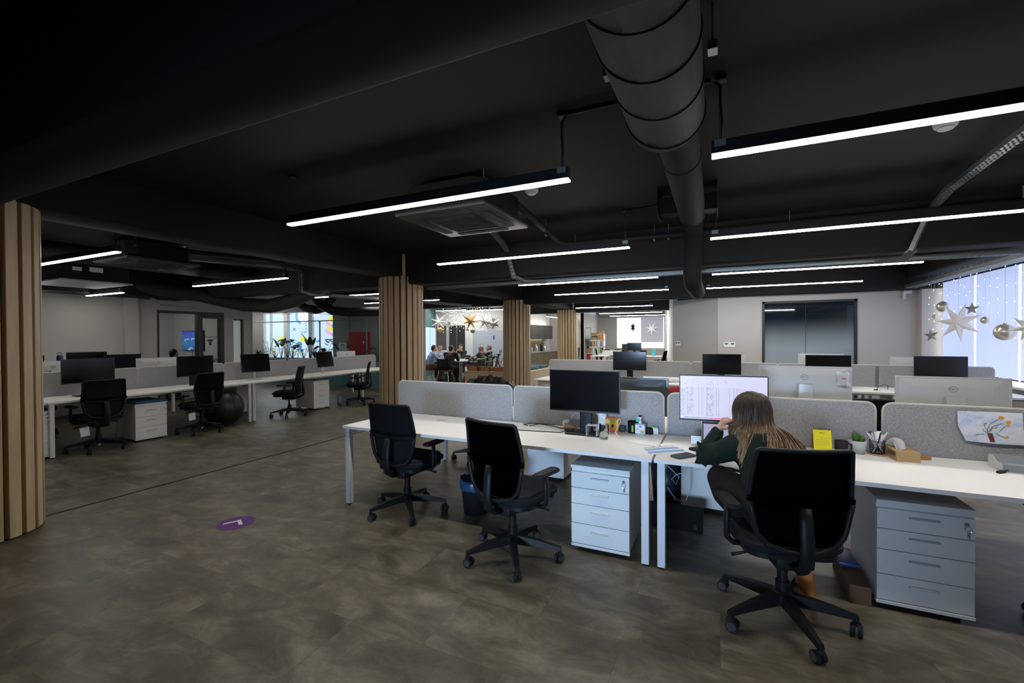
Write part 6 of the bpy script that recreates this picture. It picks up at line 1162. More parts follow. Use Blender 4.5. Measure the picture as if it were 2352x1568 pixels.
def lb(name, col, **k): return mat(name, col, 0.9, **k)
C_BLUE, C_WHITE, C_BLACK, C_NAVY, C_KHAKI, C_GREY = lb('light_blue_shirt', (0.34, 0.45, 0.66)), lb('pale_striped_shirt', (0.50, 0.53, 0.68)), lb('black_jumper', (0.008, 0.009, 0.012)), lb('navy_jacket', (0.012, 0.014, 0.024)), lb('khaki_trousers', (0.11, 0.08, 0.05)), ramp_mat('checked_grey_jacket', [(0.42, (0.025, 0.024, 0.022)), (0.6, (0.12, 0.11, 0.10))], 40, (1, 1, 1), 0.9)
def seated(lab, loc, deg, top, trous, hair, lean=0.10, turn=0, nod=0.0, arms='table', glasses=False, bald=0.0, s=1.0, legs=True):
    t = thing('person', lab, 'person', (loc[0], loc[1], 0), math.radians(deg))
    V = Vector; ck = V((0, 0.02 + lean * 0.65, 0.86)); nk = V((0, 0.03 + lean, 1.02)); hc = V((0, 0.05 + lean * 1.15, 1.17))
    a = math.radians(turn); hf = V((-math.sin(a), math.cos(a), -nod)); segs, HP = head_parts(hc, hf, (0, 0, 1))
    sl, sr = V((-0.19, 0.03 + lean * 0.9, 0.985)), V((0.19, 0.03 + lean * 0.9, 0.985))
    if arms == 'chin': el, wl, er, wr = V((-0.26, 0.30 + lean * .5, 0.78)), V((-0.12, 0.42, 0.79)), V((0.17, 0.36 + lean * .5, 0.785)), V((0.06, 0.25 + lean, 1.0))
    else: el, wl, er, wr = V((-0.27, 0.22 + lean * .5, 0.79)), V((-0.08, 0.42, 0.785)), V((0.27, 0.22 + lean * .5, 0.79)), V((0.09, 0.42, 0.785))
    segs += [(nk, hc + V((0, 0, -0.06)), 0.056, 0.054), (el, wl, 0.042, 0.031), (er, wr, 0.042, 0.031), (V((0, 0, 0.55)), ck, 0.11, 0.10), (ck, nk, 0.09, 0.055), (nk, sl, 0.05, 0.05), (nk, sr, 0.05, 0.05), (sl, el, 0.05, 0.045), (sr, er, 0.05, 0.045)]
    segs += hand(wl, V((0.75, 0.4, 0)), (0, 0, -1), 1, 1.05, 0.5)
    segs += hand(wr, V((-0.3, -0.05, 0.85)), V((-0.7, -0.5, -0.2)), 1, 1.05, 1.0) if arms == 'chin' else hand(wr, V((-0.75, 0.4, 0)), (0, 0, -1), -1, 1.05, 0.5)
    blob('body', t, M_SKIN, segs, vox=0.0095, smooth=3); face_bits(t, HP, 1.0, glasses, hair)
    blob('shirt', t, top, [(V((0, 0.0, 0.56)), ck, 0.135, 0.145), (V((-0.07, 0, 0.58)), V((-0.09, 0.02 + lean * .65, 0.88)), 0.10, 0.10), (V((0.07, 0, 0.58)), V((0.09, 0.02 + lean * .65, 0.88)), 0.10, 0.10), (ck, nk - V((0, 0, 0.035)), 0.13, 0.066), (nk - V((0, 0, 0.05)), sl, 0.07, 0.075), (nk - V((0, 0, 0.05)), sr, 0.07, 0.075), (sl, el, 0.075, 0.058), (sr, er, 0.075, 0.058), (el, el.lerp(wl, 0.86), 0.056, 0.042), (er, er.lerp(wr, 0.82), 0.056, 0.042)], vox=0.011, smooth=4)
    if legs:
        blob('trousers', t, trous, [(V((-0.09, 0.02, 0.53)), V((-0.13, 0.42, 0.53)), 0.105, 0.075), (V((0.09, 0.02, 0.53)), V((0.13, 0.42, 0.53)), 0.105, 0.075), (V((-0.13, 0.42, 0.53)), V((-0.14, 0.38, 0.10)), 0.072, 0.05), (V((0.13, 0.42, 0.53)), V((0.14, 0.38, 0.10)), 0.072, 0.05), (V((-0.09, 0, 0.55)), V((0.09, 0, 0.55)), 0.12, 0.12)], vox=0.012, smooth=4)
        blob('shoes', t, M_RUBBER, [(V((-0.14, 0.37, 0.05)), V((-0.15, 0.55, 0.035)), 0.045, 0.036), (V((0.14, 0.37, 0.05)), V((0.15, 0.55, 0.035)), 0.045, 0.036)], vox=0.012)
    fw = V((-math.sin(a), math.cos(a), 0))
    he = [(hc - fw * 0.028 + V((0, 0, 0.042)), hc - fw * 0.012 + V((0, 0, 0.050)), 0.086, 0.083), (hc - fw * 0.055 + V((0, 0, 0.0)), hc - fw * 0.058 + V((0, 0, -0.035)), 0.062, 0.05), (hc + fw * 0.035 + V((0, 0, 0.098)), hc - fw * 0.02 + V((0, 0, 0.10)), 0.03, 0.04)]
    blob('hair', t, hair, he, vox=0.0095, smooth=3)
    return t
seated('person in a light blue shirt with dark hair, head bowed over the table end', (-9.36, 12.98), -42, C_BLUE, C_KHAKI, M_HAIRB, 0.14, 0, 0.55)
seated('person in a pale striped shirt on the far side of the meeting table', (-10.15, 14.92), -155, C_WHITE, C_NAVY, M_HAIRB, 0.08, 0, 0.1, 'chin')
seated('person in a black jumper seen from behind on the chair with the red seat', (-8.43, 12.80), 6, C_BLACK, C_BLACK, M_HAIRB, 0.20, -10, 0.3, 'chin')
seated('bearded person in dark clothes at the table, hand raised to the chin', (-9.22, 15.05), 176, C_NAVY, C_NAVY, M_HAIRB, 0.06, 0, 0.05, 'chin')
seated('person with black hair almost hidden behind the white-haired one', (-8.30, 15.0), 125, C_NAVY, C_NAVY, M_HAIRB, 0.0, 0, 0)
seated('white-haired person in a checked grey jacket, in profile behind the plants', (-7.52, 13.55), 98, C_GREY, C_NAVY, M_HAIRW, -0.02, 0, 0.05)
seated('grey-haired person with glasses in a dark jacket, nearest the third slatted column', (-7.66, 14.40), 104, C_NAVY, C_NAVY, M_HAIRG, -0.02, 0, 0.1, glasses=True)
seated('dark figure with a hood of hair behind the glass of the meeting box', (-12.95, 6.62), 10, C_NAVY, C_NAVY, M_HAIRB, 0.10, 0, 0.3)
# ---------------------------------------------------------------- plants
def leaf(bm, p, d, L, w, droop=0.5, n=6, fold=0.15, lobes=0):
    p = Vector(p); d = Vector(d).normalized(); s = Vector((0, 0, 1)).cross(d); s = s.normalized() if s.length > 1e-3 else Vector((1, 0, 0))
    A = []; c = p.copy(); dd = d.copy()
    for i in range(n + 1):
        t = i / n; ww = w * (math.sin(PI * min(1, t * 0.93 + 0.07)) ** 0.75) * (1 - 0.35 * t)
        if lobes and 0 < i < n: ww *= 1.0 if i % 2 else 0.6
        up = s.cross(dd).normalized()
        A.append((bm.verts.new(c + s * ww + up * fold * ww), bm.verts.new(c), bm.verts.new(c - s * ww + up * fold * ww)))
        c = c + dd * (L / n); dd = (dd + Vector((0, 0, -droop / n))).normalized()
    for a, b in zip(A, A[1:]):
        bm.faces.new((a[0], a[1], b[1], b[0])); bm.faces.new((a[1], a[2], b[2], b[1]))
def plant(name, lab, loc, kind, h, seed, grp, m=None):
    random.seed(seed); t = thing(name, lab, 'plant', loc, random.uniform(0, 6), grp); bl, bs = new(), new()
    if kind == 'broad':
        for k in range(9):
            a = 2.4 * k + random.uniform(-.3, .3); r = random.uniform(0.08, 0.32); z = h * random.uniform(0.45, 1.0); e = Vector((r * math.cos(a), r * math.sin(a), z)); tube(bs, [(0, 0, -0.05), e * 0.5 + Vector((0, 0, z * 0.1)), e], [0.008, 0.006, 0.004], 6)
            leaf(bl, e, (math.cos(a), math.sin(a), 0.35), random.uniform(0.22, 0.32), random.uniform(0.055, 0.085), 1.3)
    elif kind == 'monstera':
        for k in range(8):
            a = 2.4 * k + random.uniform(-.3, .3); r = random.uniform(0.12, 0.36); z = h * random.uniform(0.5, 1.0); e = Vector((r * math.cos(a), r * math.sin(a), z)); tube(bs, [(0, 0, -0.05), e * 0.5 + Vector((0, 0, z * 0.12)), e], [0.009, 0.007, 0.005], 6)
            leaf(bl, e, (math.cos(a), math.sin(a), 0.1), 0.28, 0.12, 1.5, 8, 0.1, 1)
    elif kind == 'fan':
        for k in range(6):
            a = 1.2 * k; e = Vector((0.18 * math.cos(a), 0.18 * math.sin(a), h * random.uniform(0.7, 1.0))); tube(bs, [(0, 0, -0.05), e * 0.55 + Vector((0, 0, h * .1)), e], [0.007, 0.005, 0.004], 6)
            for q in range(11):
                b = a + (q - 5) * 0.33; leaf(bl, e, (math.cos(b), math.sin(b), 0.35), 0.2, 0.012, 0.9, 4)
    elif kind == 'strap':
        for k in range(16):
            a = 2.4 * k; leaf(bl, (0, 0, -0.03), (0.45 * math.cos(a), 0.45 * math.sin(a), 1.2), h * random.uniform(0.8, 1.25), 0.020, 1.5, 8)
        tube(bs, [(0, 0, -0.05), (0, 0, 0.1)], 0.02, 8)
    elif kind == 'feather':
        for k in range(8):
            a = 2.4 * k; P = [Vector((0, 0, -0.03))]; d = Vector((0.5 * math.cos(a), 0.5 * math.sin(a), 1.3)).normalized()
            for j in range(8): P.append(P[-1] + d * h * 0.14); d = (d + Vector((0.06 * math.cos(a), 0.06 * math.sin(a), -0.2))).normalized()
            tube(bs, P, [0.006 - 0.0005 * j for j in range(9)], 5)
            s = Vector((-math.sin(a), math.cos(a), 0))
            for j in range(3, 9):
                for sg in (-1, 1): leaf(bl, P[j], s * sg + Vector((0.3 * math.cos(a), 0.3 * math.sin(a), 0.1)), 0.13, 0.013, 0.8, 4)
    elif kind == 'bush':
        for k in range(60):
            a = random.uniform(0, 6.28); b = random.uniform(-0.2, 1.4); r = h * random.uniform(0.3, 0.55); e = Vector((r * math.cos(a) * math.cos(b), r * math.sin(a) * math.cos(b), h * 0.35 + r * math.sin(b)))
            leaf(bl, e, (math.cos(a), math.sin(a), 0.4), 0.09, 0.03, 0.9, 4)
        tube(bs, [(0, 0, -0.05), (0, 0, h * 0.5)], 0.012, 6)
    elif kind == 'paddle':
        for k in range(5):
            a = 1.3 * k + random.uniform(-.2, .2); e = Vector((0.10 * math.cos(a), 0.10 * math.sin(a), h * random.uniform(0.55, 0.85))); tube(bs, [(0, 0, -0.05), e * 0.5, e], [0.010, 0.008, 0.006], 6); leaf(bl, e, (0.4 * math.cos(a), 0.4 * math.sin(a), 1), 0.36, 0.085, 1.0, 8)
    o = obj('leaves', bl, m or M_LEAF, t, ang=80); s = obj('stems', bs, M_STEM, t); s.location.z = 0
    return t
ZP = 0.866
t = thing('planter', 'long teal steel planter full of jungle plants before the printed window', 'planter', (0, 0, 0))
bm = new(); box(bm, -15.7, -11.3, 10.6, 11.15, 0, ZP, 0.004, 1); obj('trough', bm, M_TEAL, t)
bm = new(); box(bm, -15.66, -11.34, 10.64, 11.11, ZP - 0.02, ZP + 0.005); obj('soil', bm, M_SOIL, t)
for x in (-15.66, -12.0):
    bm = new(); box(bm, x - 0.015, x + 0.015, 10.6, 10.63, ZP, 2.14); obj('post', bm, M_TEAL, t)
bm = new(); box(bm, -15.95, -10.05, 10.6, 10.63, 2.12, 2.15); obj('top_rail', bm, M_TEAL, t)
t = thing('planter', 'teal planter box at the far end of the aisle row behind the last chair', 'planter', (0, 0, 0))
bm = new(); box(bm, -10.0, -8.9, 10.6, 11.15, 0, 0.84, 0.004, 1); obj('trough', bm, M_TEAL, t)
bm = new(); box(bm, -10.0, -9.97, 10.6, 10.63, 0.84, 2.14); obj('post', bm, M_TEAL, t)
bm = new(); box(bm, -9.97, -8.93, 10.64, 11.11, 0.83, 0.845); obj('soil', bm, M_SOIL, t)
G_ = 'jungle plants in the teal planter'
for px, kind, h, lab in ((594, 'strap', 0.55, 'strap leaved plant at the teal frame post'), (604, 'feather', 0.62, 'feathery plant left in the planter before the window edge'), (617, 'fan', 0.72, 'fan palm standing out against the yellow pencil print'), (632, 'broad', 0.45, 'low broad leaved plant under the fan palm'), (646, 'paddle', 0.62, 'paddle leaved plant before the first window post'), (660, 'broad', 0.66, 'tall broad leaved plant right of the first window post'), (672, 'monstera', 0.7, 'plant with one large round leaf against the window'), (684, 'bush', 0.35, 'low bush with pale flowers in the middle of the planter'), (697, 'broad', 0.5, 'broad leaved plant below the dashed line print'), (712, 'paddle', 0.78, 'tall plant with a single hanging leaf at the second window post'), (724, 'strap', 0.5, 'spiky dark plant behind the far silver footed monitor'), (738, 'feather', 0.66, 'feathery plant before the black lettering print'), (752, 'monstera', 0.6, 'cut leaved plant at the end of the printed window')):
    ang = math.atan((px - 1176) / 1020.0) + -YAW; y = 10.86 + random.uniform(-0.08, 0.08); plant('jungle_plant', lab, (math.tan(ang) * y, y, ZP), kind, h, int(px), G_, M_LEAFD if px % 3 else M_LEAF)
plant('jungle_plant', 'leafy plant in the small planter by the second slatted column', (-9.75, 10.85, 0.84), 'broad', 0.45, 77, G_, M_LEAFD)
# posters, red cabinet, conduits on the facade wall
t = thing('wall_notice', 'framed white notice on the grey wall right of the printed window', 'notice', (-12.19, 11.79, 1.19))
bm = new(); box(bm, -0.19, 0.19, -0.02, 0, -0.22, 0.22); obj('frame', bm, M_PAINTL, t)
bm = new(); box(bm, -0.165, 0.165, -0.022, -0.018, -0.195, 0.195); obj('sheet', bm, M_PAPER, t)
bm = new()
box(bm, -0.10, 0.10, -0.024, -0.021, 0.09, 0.15)
for z in (0.04, 0.0, -0.04, -0.08, -0.12): box(bm, -0.12, 0.12, -0.024, -0.021, z, z + 0.015)
obj('print', bm, mat('notice_print', (0.25, 0.25, 0.27), 0.8, noise=0), t)
t = thing('wall_switch_box', 'white double switch box hanging by a conduit left of the red cabinet', 'switch box', (-11.87, 11.79, 1.10))
bm = new(); box(bm, -0.13, 0.13, -0.05, 0, -0.09, 0.09, 0.006); obj('box_body', bm, M_PAINTL, t)
bm = new(); box(bm, -0.06, -0.02, -0.054, -0.048, 0.0, 0.05); box(bm, 0.03, 0.07, -0.054, -0.048, 0.0, 0.05); obj('sockets', bm, M_INK, t)
bm = new(); tube(bm, [(-0.08, -0.02, 0.09), (-0.02, -0.02, 0.24), (0, -0.02, 0.30), (0.0, -0.02, 1.25)], 0.01, 6); tube(bm, [(0.08, -0.02, 0.09), (0.02, -0.02, 0.24), (0.0, -0.02, 0.30)], 0.01, 6); obj('conduit', bm, M_STEEL, t)
t = thing('fire_hose_cabinet', 'red fire hose cabinet on the grey facade wall', 'cabinet', (-11.31, 11.79, 1.40))
bm = new(); box(bm, -0.37, 0.37, -0.22, 0, -0.37, 0.37, 0.004, 1); obj('case', bm, M_RED, t)
bm = new(); box(bm, -0.36, 0.36, -0.235, -0.22, -0.36, 0.36, 0.003, 1); dr = obj('door', bm, M_RED, t)
bm = new(); box(bm, 0.30, 0.33, -0.245, -0.235, -0.05, 0.05); obj('latch', bm, M_CHROME, dr)
# ---------------------------------------------------------------- glass meeting box
t = thing('wall_television', 'blue lit television on the wall inside the glass meeting box', 'television', (-13.86, 7.775, 1.51))
bm = new(); box(bm, -0.50, 0.50, -0.05, 0, -0.29, 0.29, 0.004, 1); obj('frame', bm, M_BEZEL, t)
def sky_screen():
    m = bpy.data.materials.new('blue_sky_screen'); m.use_nodes = True; nt = m.node_tree; b = nt.nodes['Principled BSDF']; L = nt.links.new; N = nt.nodes.new
    tc = N('ShaderNodeTexCoord'); sp = N('ShaderNodeSeparateXYZ'); L(tc.outputs['Generated'], sp.inputs[0]); n = N('ShaderNodeTexNoise'); n.inputs['Scale'].default_value = 4.5; L(tc.outputs['Generated'], n.inputs['Vector'])
    r = N('ShaderNodeValToRGB'); e = r.color_ramp.elements; e[0].color = (0.05, 0.10, 0.35, 1); e[0].position = 0; e[1].color = (0.05, 0.08, 0.55, 1); e[1].position = 1; q = e.new(0.35); q.color = (0.05, 0.22, 0.50, 1); L(sp.outputs['Z'], r.inputs[0])
    c = N('ShaderNodeValToRGB'); c.color_ramp.elements[0].position = 0.58; c.color_ramp.elements[1].position = 0.66; L(n.outputs[0], c.inputs[0]); mx = N('ShaderNodeMixRGB'); mx.inputs[2].default_value = (0.5, 0.65, 0.95, 1); L(c.outputs[0], mx.inputs[0]); L(r.outputs[0], mx.inputs[1])
    b.inputs['Base Color'].default_value = (0.01, 0.01, 0.02, 1); L(mx.outputs[0], b.inputs['Emission Color']); b.inputs['Emission Strength'].default_value = 0.6; return m
bm = new(); box(bm, -0.485, 0.485, -0.0525, -0.05, -0.275, 0.275); obj('screen', bm, sky_screen(), t)
bm = new(); tube(bm, [(-0.05, -0.02, -0.28), (-0.06, -0.02, -0.75)], 0.006, 6); obj('lead', bm, M_CABLE, t)
bm = new(); box(bm, -0.14, 0.14, -0.06, 0, -0.05, 0.05, 0.01); one('conference_camera', 'black conference camera below the television', 'camera', bm, M_BLACK, loc=(-13.45, 7.72, 1.08))
t = thing('meeting_table', 'white table edge inside the glass meeting box', 'table', (-13.5, 7.1, 0))
bm = new(); box(bm, -1.0, 0.9, -0.35, 0.55, 0.96, 1.0); obj('table_top', bm, M_WHITE, t)
for sx in (-0.9, 0.8):
    bm = new(); box(bm, sx, sx + 0.06, -0.3, 0.5, 0, 0.96); obj('leg', bm, M_WHMET, t)
bm = new(); cyl(bm, (0, 0, 0.43), (0, 0, 0.48), 0.2); cyl(bm, (0, 0, 0.0), (0, 0, 0.43), 0.03); cyl(bm, (0, 0, 0), (0, 0, 0.02), 0.2)
one('stool', 'dark stool under the figure in the glass meeting box', 'stool', bm, M_BLACK, loc=(-12.95, 6.60, 0))
# ---------------------------------------------------------------- meeting corner
MT = Matrix.Translation((-9.07, 13.95, 0)) @ Matrix.Rotation(math.radians(-12), 4, 'Z')
t = thing('meeting_table', 'white meeting table with steel legs under the stars', 'table', (-8.98, 13.95, 0), math.radians(-12))
bm = new(); box(bm, -0.92, 0.95, -0.55, 0.6, 0.715, 0.74, 0.004, 1); obj('table_top', bm, M_WHITE, t)
for sx in (-0.88, -0.04, 0.88):
    for sy in (-0.53, 0.53):
        bm = new(); cyl(bm, (sx, sy, 0), (sx, sy, 0.715), 0.025, n=12); obj('leg', bm, M_ALU, t)
t = thing('laptop', 'grey laptop open on the meeting table', 'laptop', (-8.95, 14.45, 0.74), math.radians(165))
bm = new(); box(bm, -0.16, 0.16, -0.11, 0.11, 0, 0.015); obj('base', bm, M_ALU, t)
bm = new(); box(bm, -0.16, 0.16, 0.10, 0.11, 0.012, 0.22, M=Matrix.Translation((0, 0.105, 0)) @ Matrix.Rotation(-0.2, 4, 'X') @ Matrix.Translation((0, -0.105, 0))); obj('lid', bm, mat('grey_lid', (0.22, 0.23, 0.24), 0.4, 0.3), t)
for q, (x, y, w, d_, h, lab) in enumerate(((-8.55, 13.6, 0.42, 0.3, 0.04, 'white sheaf of plans on the meeting table'), (-9.05, 13.6, 0.2, 0.15, 0.02, 'white papers before the black jumpered person'), (-9.5, 13.75, 0.2, 0.15, 0.015, 'papers before the blue shirted person'))):
    bm = new(); box(bm, -w / 2, w / 2, -d_ / 2, d_ / 2, 0, h); one('papers', lab, 'papers', bm, M_PAPER, loc=(x, y, 0.741), rotz=-0.2 + q * 0.2)
def visitor_chair(lab, loc, deg, shell, padm, first=None):
    if first is not None: return dup(first, (*loc, 0), math.radians(deg), lab)
    t = thing('visitor_chair', lab, 'chair', (*loc, 0), math.radians(deg), 'chairs around the meeting table')
    bm = new(); sheet(bm, lambda u, v: ((u - 0.5) * (0.46 - 0.08 * v), -0.20 - 0.07 * v + 0.12 * (u - 0.5) ** 2, 0.47 + 0.38 * v), 8, 6, 0.012); obj('backrest', bm, shell, t, ang=70)
    bm = new(); prism(bm, rrect(0.44, 0.42, 0.06, 4), 0.42, 0.455); obj('seat', bm, shell, t)
    bm = new(); prism(bm, rrect(0.40, 0.38, 0.06, 4), 0.455, 0.485); obj('seat_pad', bm, padm, t)
    for a in (-1, 1):
        for b in (-1, 1):
            bm = new(); cyl(bm, (a * 0.17, b * 0.15, 0.43), (a * 0.23, b * 0.23, 0), 0.011, n=10); obj('leg', bm, M_CHROME, t)
    return t
M_SHELL = mat('dark_grey_shell', (0.035, 0.036, 0.04), 0.5)
V0 = visitor_chair('grey shell chair with a red seat and chrome legs under the black jumpered person', (-8.47, 12.72), 6, M_SHELL, M_REDC)
for lab, loc, deg in (('grey shell chair under the blue shirted person', (-9.36, 12.92), -42), ('grey shell chair under the person in the pale striped shirt', (-10.18, 14.98), -155), ('grey shell chair under the bearded person', (-9.22, 15.12), 176), ('grey shell chair under the person with black hair', (-8.24, 15.05), 125), ('grey shell chair under the white-haired person', (-7.45, 13.55), 98), ('grey shell chair under the person with glasses', (-7.59, 14.40), 104)): visitor_chair(lab, loc, deg, None, None, V0)
t = thing('handbag', 'dark teal bag on the floor under the meeting table', 'bag', (-8.75, 13.35, 0))
bm = new(); box(bm, -0.16, 0.16, -0.09, 0.09, 0, 0.28, 0.04, 3); obj('bag_body', bm, M_TEALC, t)
bm = new(); tube(bm, [(-0.09, 0, 0.27), (-0.07, 0, 0.37), (0.07, 0, 0.37), (0.09, 0, 0.27)], 0.009, 6); obj('strap', bm, M_TEALC, t)
t = thing('handbag', 'red bag standing by the planter bench', 'bag', (-7.75, 12.95, 0))
bm = new(); prism(bm, [(-0.12, 0), (0.12, 0), (0.08, 0.26), (-0.08, 0.26)], -0.06, 0.06, 'Y'); obj('bag_body', bm, mat('rust_red', (0.30, 0.05, 0.02), 0.8), t)
bm = new(); tube(bm, [(-0.05, 0, 0.25), (-0.04, 0, 0.33), (0.04, 0, 0.33), (0.05, 0, 0.25)], 0.008, 6); obj('strap', bm, MATS['rust_red'], t)
t = thing('planter_bench', 'pale plywood bench block carrying wooden crates of plants', 'bench', (0, 0, 0))
bm = new(); box(bm, -7.54, -6.08, 12.45, 13.05, 0, 0.45, 0.004, 1); obj('carcass', bm, M_PLY, t)
bm = new(); box(bm, -7.56, -6.07, 12.43, 13.07, 0.45, 0.47, 0.003, 1); obj('seat_board', bm, M_PLY, t)
for k, x in enumerate((-7.30, -6.86, -6.38)):
    t = thing('plant_crate', ('orange wooden crate at the end of the planter bench', 'orange wooden crate in the middle of the planter bench', 'orange wooden crate on the planter bench beside the third slatted column')[k], 'crate', (x, 12.76, 0.47), 0, 'wooden plant crates')
    bm = new(); 
    for y in (-0.2, 0.18): box(bm, -0.19, 0.19, y, y + 0.02, 0, 0.14)
    for xx in (-0.19, 0.17): box(bm, xx, xx + 0.02, -0.2, 0.2, 0, 0.14)
    obj('crate_walls', bm, M_OAKBOX, t)
    bm = new(); box(bm, -0.17, 0.17, -0.18, 0.18, 0.0, 0.12); obj('soil', bm, M_SOIL, t)
for x, y, kind, h, lab in ((-7.32, 12.78, 'broad', 0.42, 'broad leaved plant at the end crate before the meeting table'), (-6.88, 12.78, 'bush', 0.45, 'dense dark plant in the middle crate'), (-6.42, 12.76, 'monstera', 0.62, 'tall fiddle leaved plant beside the third slatted column')): plant('potted_plant', lab, (x, y, 0.57), kind, h, int(-x * 100), 'plants on the planter bench', M_LEAFD)
t = thing('seating_block', 'low pale wooden seating block behind the second row', 'bench', (0, 0, 0))
bm = new(); box(bm, -6.6, -5.52, 13.10, 16.05, 0, 0.43, 0.004, 1); obj('carcass', bm, M_PLY, t)
bm = new(); box(bm, -6.6, -5.5, 13.08, 16.07, 0.43, 0.455, 0.003, 1); obj('seat_board', bm, M_PLY, t)
for k, (y, lab) in enumerate(((14.1, 'teal cushion nearest the column on the wooden seating block'), (15.0, 'second teal cushion on the wooden seating block'))):
    bm = new(); box(bm, -0.33, 0.33, -0.38, 0.38, 0, 0.09, 0.035, 3); one('seat_cushion', lab, 'cushion', bm, M_TEALC, 'teal cushions', loc=(-6.05, y, 0.455))
# doors, whiteboard on the meeting end wall
bm = new(); box(bm, -11.75, -11.2, 16.94, 17.0, 0, 2.1); w = struct('door_3', bm, mat('brown_door_veneer', (0.075, 0.05, 0.036), 0.5))
bm = new(); box(bm, -11.2, -11.08, 16.9, 17.0, 0, 2.25); box(bm, -11.85, -11.75, 16.9, 17.0, 0, 2.25); obj('door_frame', bm, M_PAINT, w)
bm = new(); box(bm, -11.70, -11.66, 16.88, 16.94, 1.0, 1.1); obj('door_handle', bm, M_CHROME, w)
bm = new(); box(bm, -11.05, -10.28, 16.95, 17.0, 0, 2.1); w = struct('door_4', bm, mat('dark_doorway', (0.012, 0.011, 0.010), 0.6))
bm = new(); box(bm, -10.70, -10.62, 16.93, 16.96, 0, 2.1); obj('door_edge', bm, MATS['brown_door_veneer'], w)
t = thing('whiteboard', 'pale blue whiteboard with small blue pen marks behind the meeting', 'whiteboard', (-9.0, 16.985, 1.30))
bm = new(); box(bm, -0.84, 0.9, -0.02, 0, -0.75, 0.54); obj('board', bm, mat('glossy_whiteboard', (0.40, 0.45, 0.52), 0.2), t)
bm = new()
for a in ((-0.86, -0.84, -0.77, 0.56), (0.9, 0.92, -0.77, 0.56), (-0.86, 0.92, 0.54, 0.56), (-0.86, 0.92, -0.77, -0.75)): box(bm, a[0], a[1], -0.03, 0, a[2], a[3])
obj('frame', bm, M_ALU, t)
bm = new(); box(bm, 0.15, 0.22, -0.024, -0.02, 0.16, 0.34, 0.0); box(bm, 0.45, 0.5, -0.024, -0.02, -0.42, -0.3); box(bm, 0.52, 0.56, -0.024, -0.02, -0.40, -0.26); obj('pen_marks', bm, mat('board_pen_blue', (0.03, 0.06, 0.35), 0.5), t)
bm = new(); box(bm, -0.25, 0.25, -0.3, 0, -0.09, 0.09); one('wall_vent_unit', 'white ventilation grille box high behind the stars', 'vent', bm, M_PAINT, loc=(-9.0, 16.98, 2.27))
# ---------------------------------------------------------------- kitchen
XK = -7.40
M_KIT = mat('bronze_kitchen_front', (0.15, 0.115, 0.07), 0.45, noise=0.05); M_KITD = mat('dark_grey_kitchen_front', (0.045, 0.042, 0.038), 0.5, noise=0.05)
for k in range(5):
    y0 = 17.65 + 0.78 * k
    t = thing('kitchen_base_unit', 'bronze kitchen base cabinet, %s along the run' % ('first from the column' , 'second from the column', 'third from the column', 'fourth from the column', 'last before the next column')[k], 'kitchen cabinet', (XK, y0, 0), 0, 'kitchen base cabinets')
    bm = new(); box(bm, -0.57, -0.02, 0, 0.775, 0.0, 0.85); obj('carcass', bm, M_KITD, t)
    if k == 0:
        for z0, z1 in ((0.1, 0.35), (0.355, 0.6), (0.605, 0.84)):
            bm = new(); box(bm, -0.02, 0, 0.003, 0.772, z0, z1); d_ = obj('drawer', bm, M_KIT, t); bm = new(); box(bm, 0, 0.015, 0.33, 0.45, (z0 + z1) / 2, (z0 + z1) / 2 + 0.02); obj('handle', bm, M_BLACK, d_)
    else:
        bm = new(); box(bm, -0.02, 0, 0.003, 0.772, 0.1, 0.84); d_ = obj('door', bm, M_KIT, t); bm = new(); box(bm, 0, 0.015, 0.33, 0.45, 0.80, 0.82); obj('handle', bm, M_BLACK, d_)
bm = new(); box(bm, -7.98, XK + 0.02, 17.62, 21.58, 0.85, 0.89); one('kitchen_worktop', 'grey worktop along the kitchen run', 'worktop', bm, mat('grey_worktop', (0.25, 0.25, 0.25), 0.35))
for k in range(3):
    y0 = 18.25 + 0.93 * k
    t = thing('kitchen_wall_unit', 'dark kitchen wall cabinet, %s above the lit splashback' % ('first', 'middle', 'last')[k], 'kitchen cabinet', (-7.98, y0, 0), 0, 'kitchen wall cabinets')
    bm = new(); box(bm, 0, 0.34, 0, 0.925, 1.48, 2.12); obj('carcass', bm, M_KITD, t)
    bm = new(); box(bm, 0.34, 0.36, 0.003, 0.922, 1.46, 2.12); obj('door', bm, M_KITD, t)
bm = new(); box(bm, -7.95, -7.90, 18.3, 20.5, 1.462, 1.478); one('kitchen_light_strip', 'warm light strip under the kitchen wall cabinets', 'light strip', bm, M_LEDK)
bm = new(); box(bm, -7.95, -7.85, 18.3, 21.0, 2.125, 2.135); one('kitchen_cove_light', 'warm light line on top of the kitchen wall cabinets', 'light strip', bm, M_LEDK)
bm = new(); box(bm, -7.98, -7.97, 18.2, 20.7, 0.89, 1.46); one('splashback', 'olive tiled splashback in the kitchen', 'splashback', bm, mat('olive_tile', (0.16, 0.14, 0.09), 0.3, noise=0.15))
t = thing('tall_kitchen_unit', 'tall bronze kitchen unit beside the third slatted column', 'kitchen cabinet', (-7.98, 17.2, 0))
bm = new(); box(bm, 0, 0.56, 0, 0.42, 0, 2.15); obj('carcass', bm, M_KITD, t); bm = new(); box(bm, 0.56, 0.58, 0.003, 0.417, 0.1, 2.14); obj('door', bm, M_KIT, t)
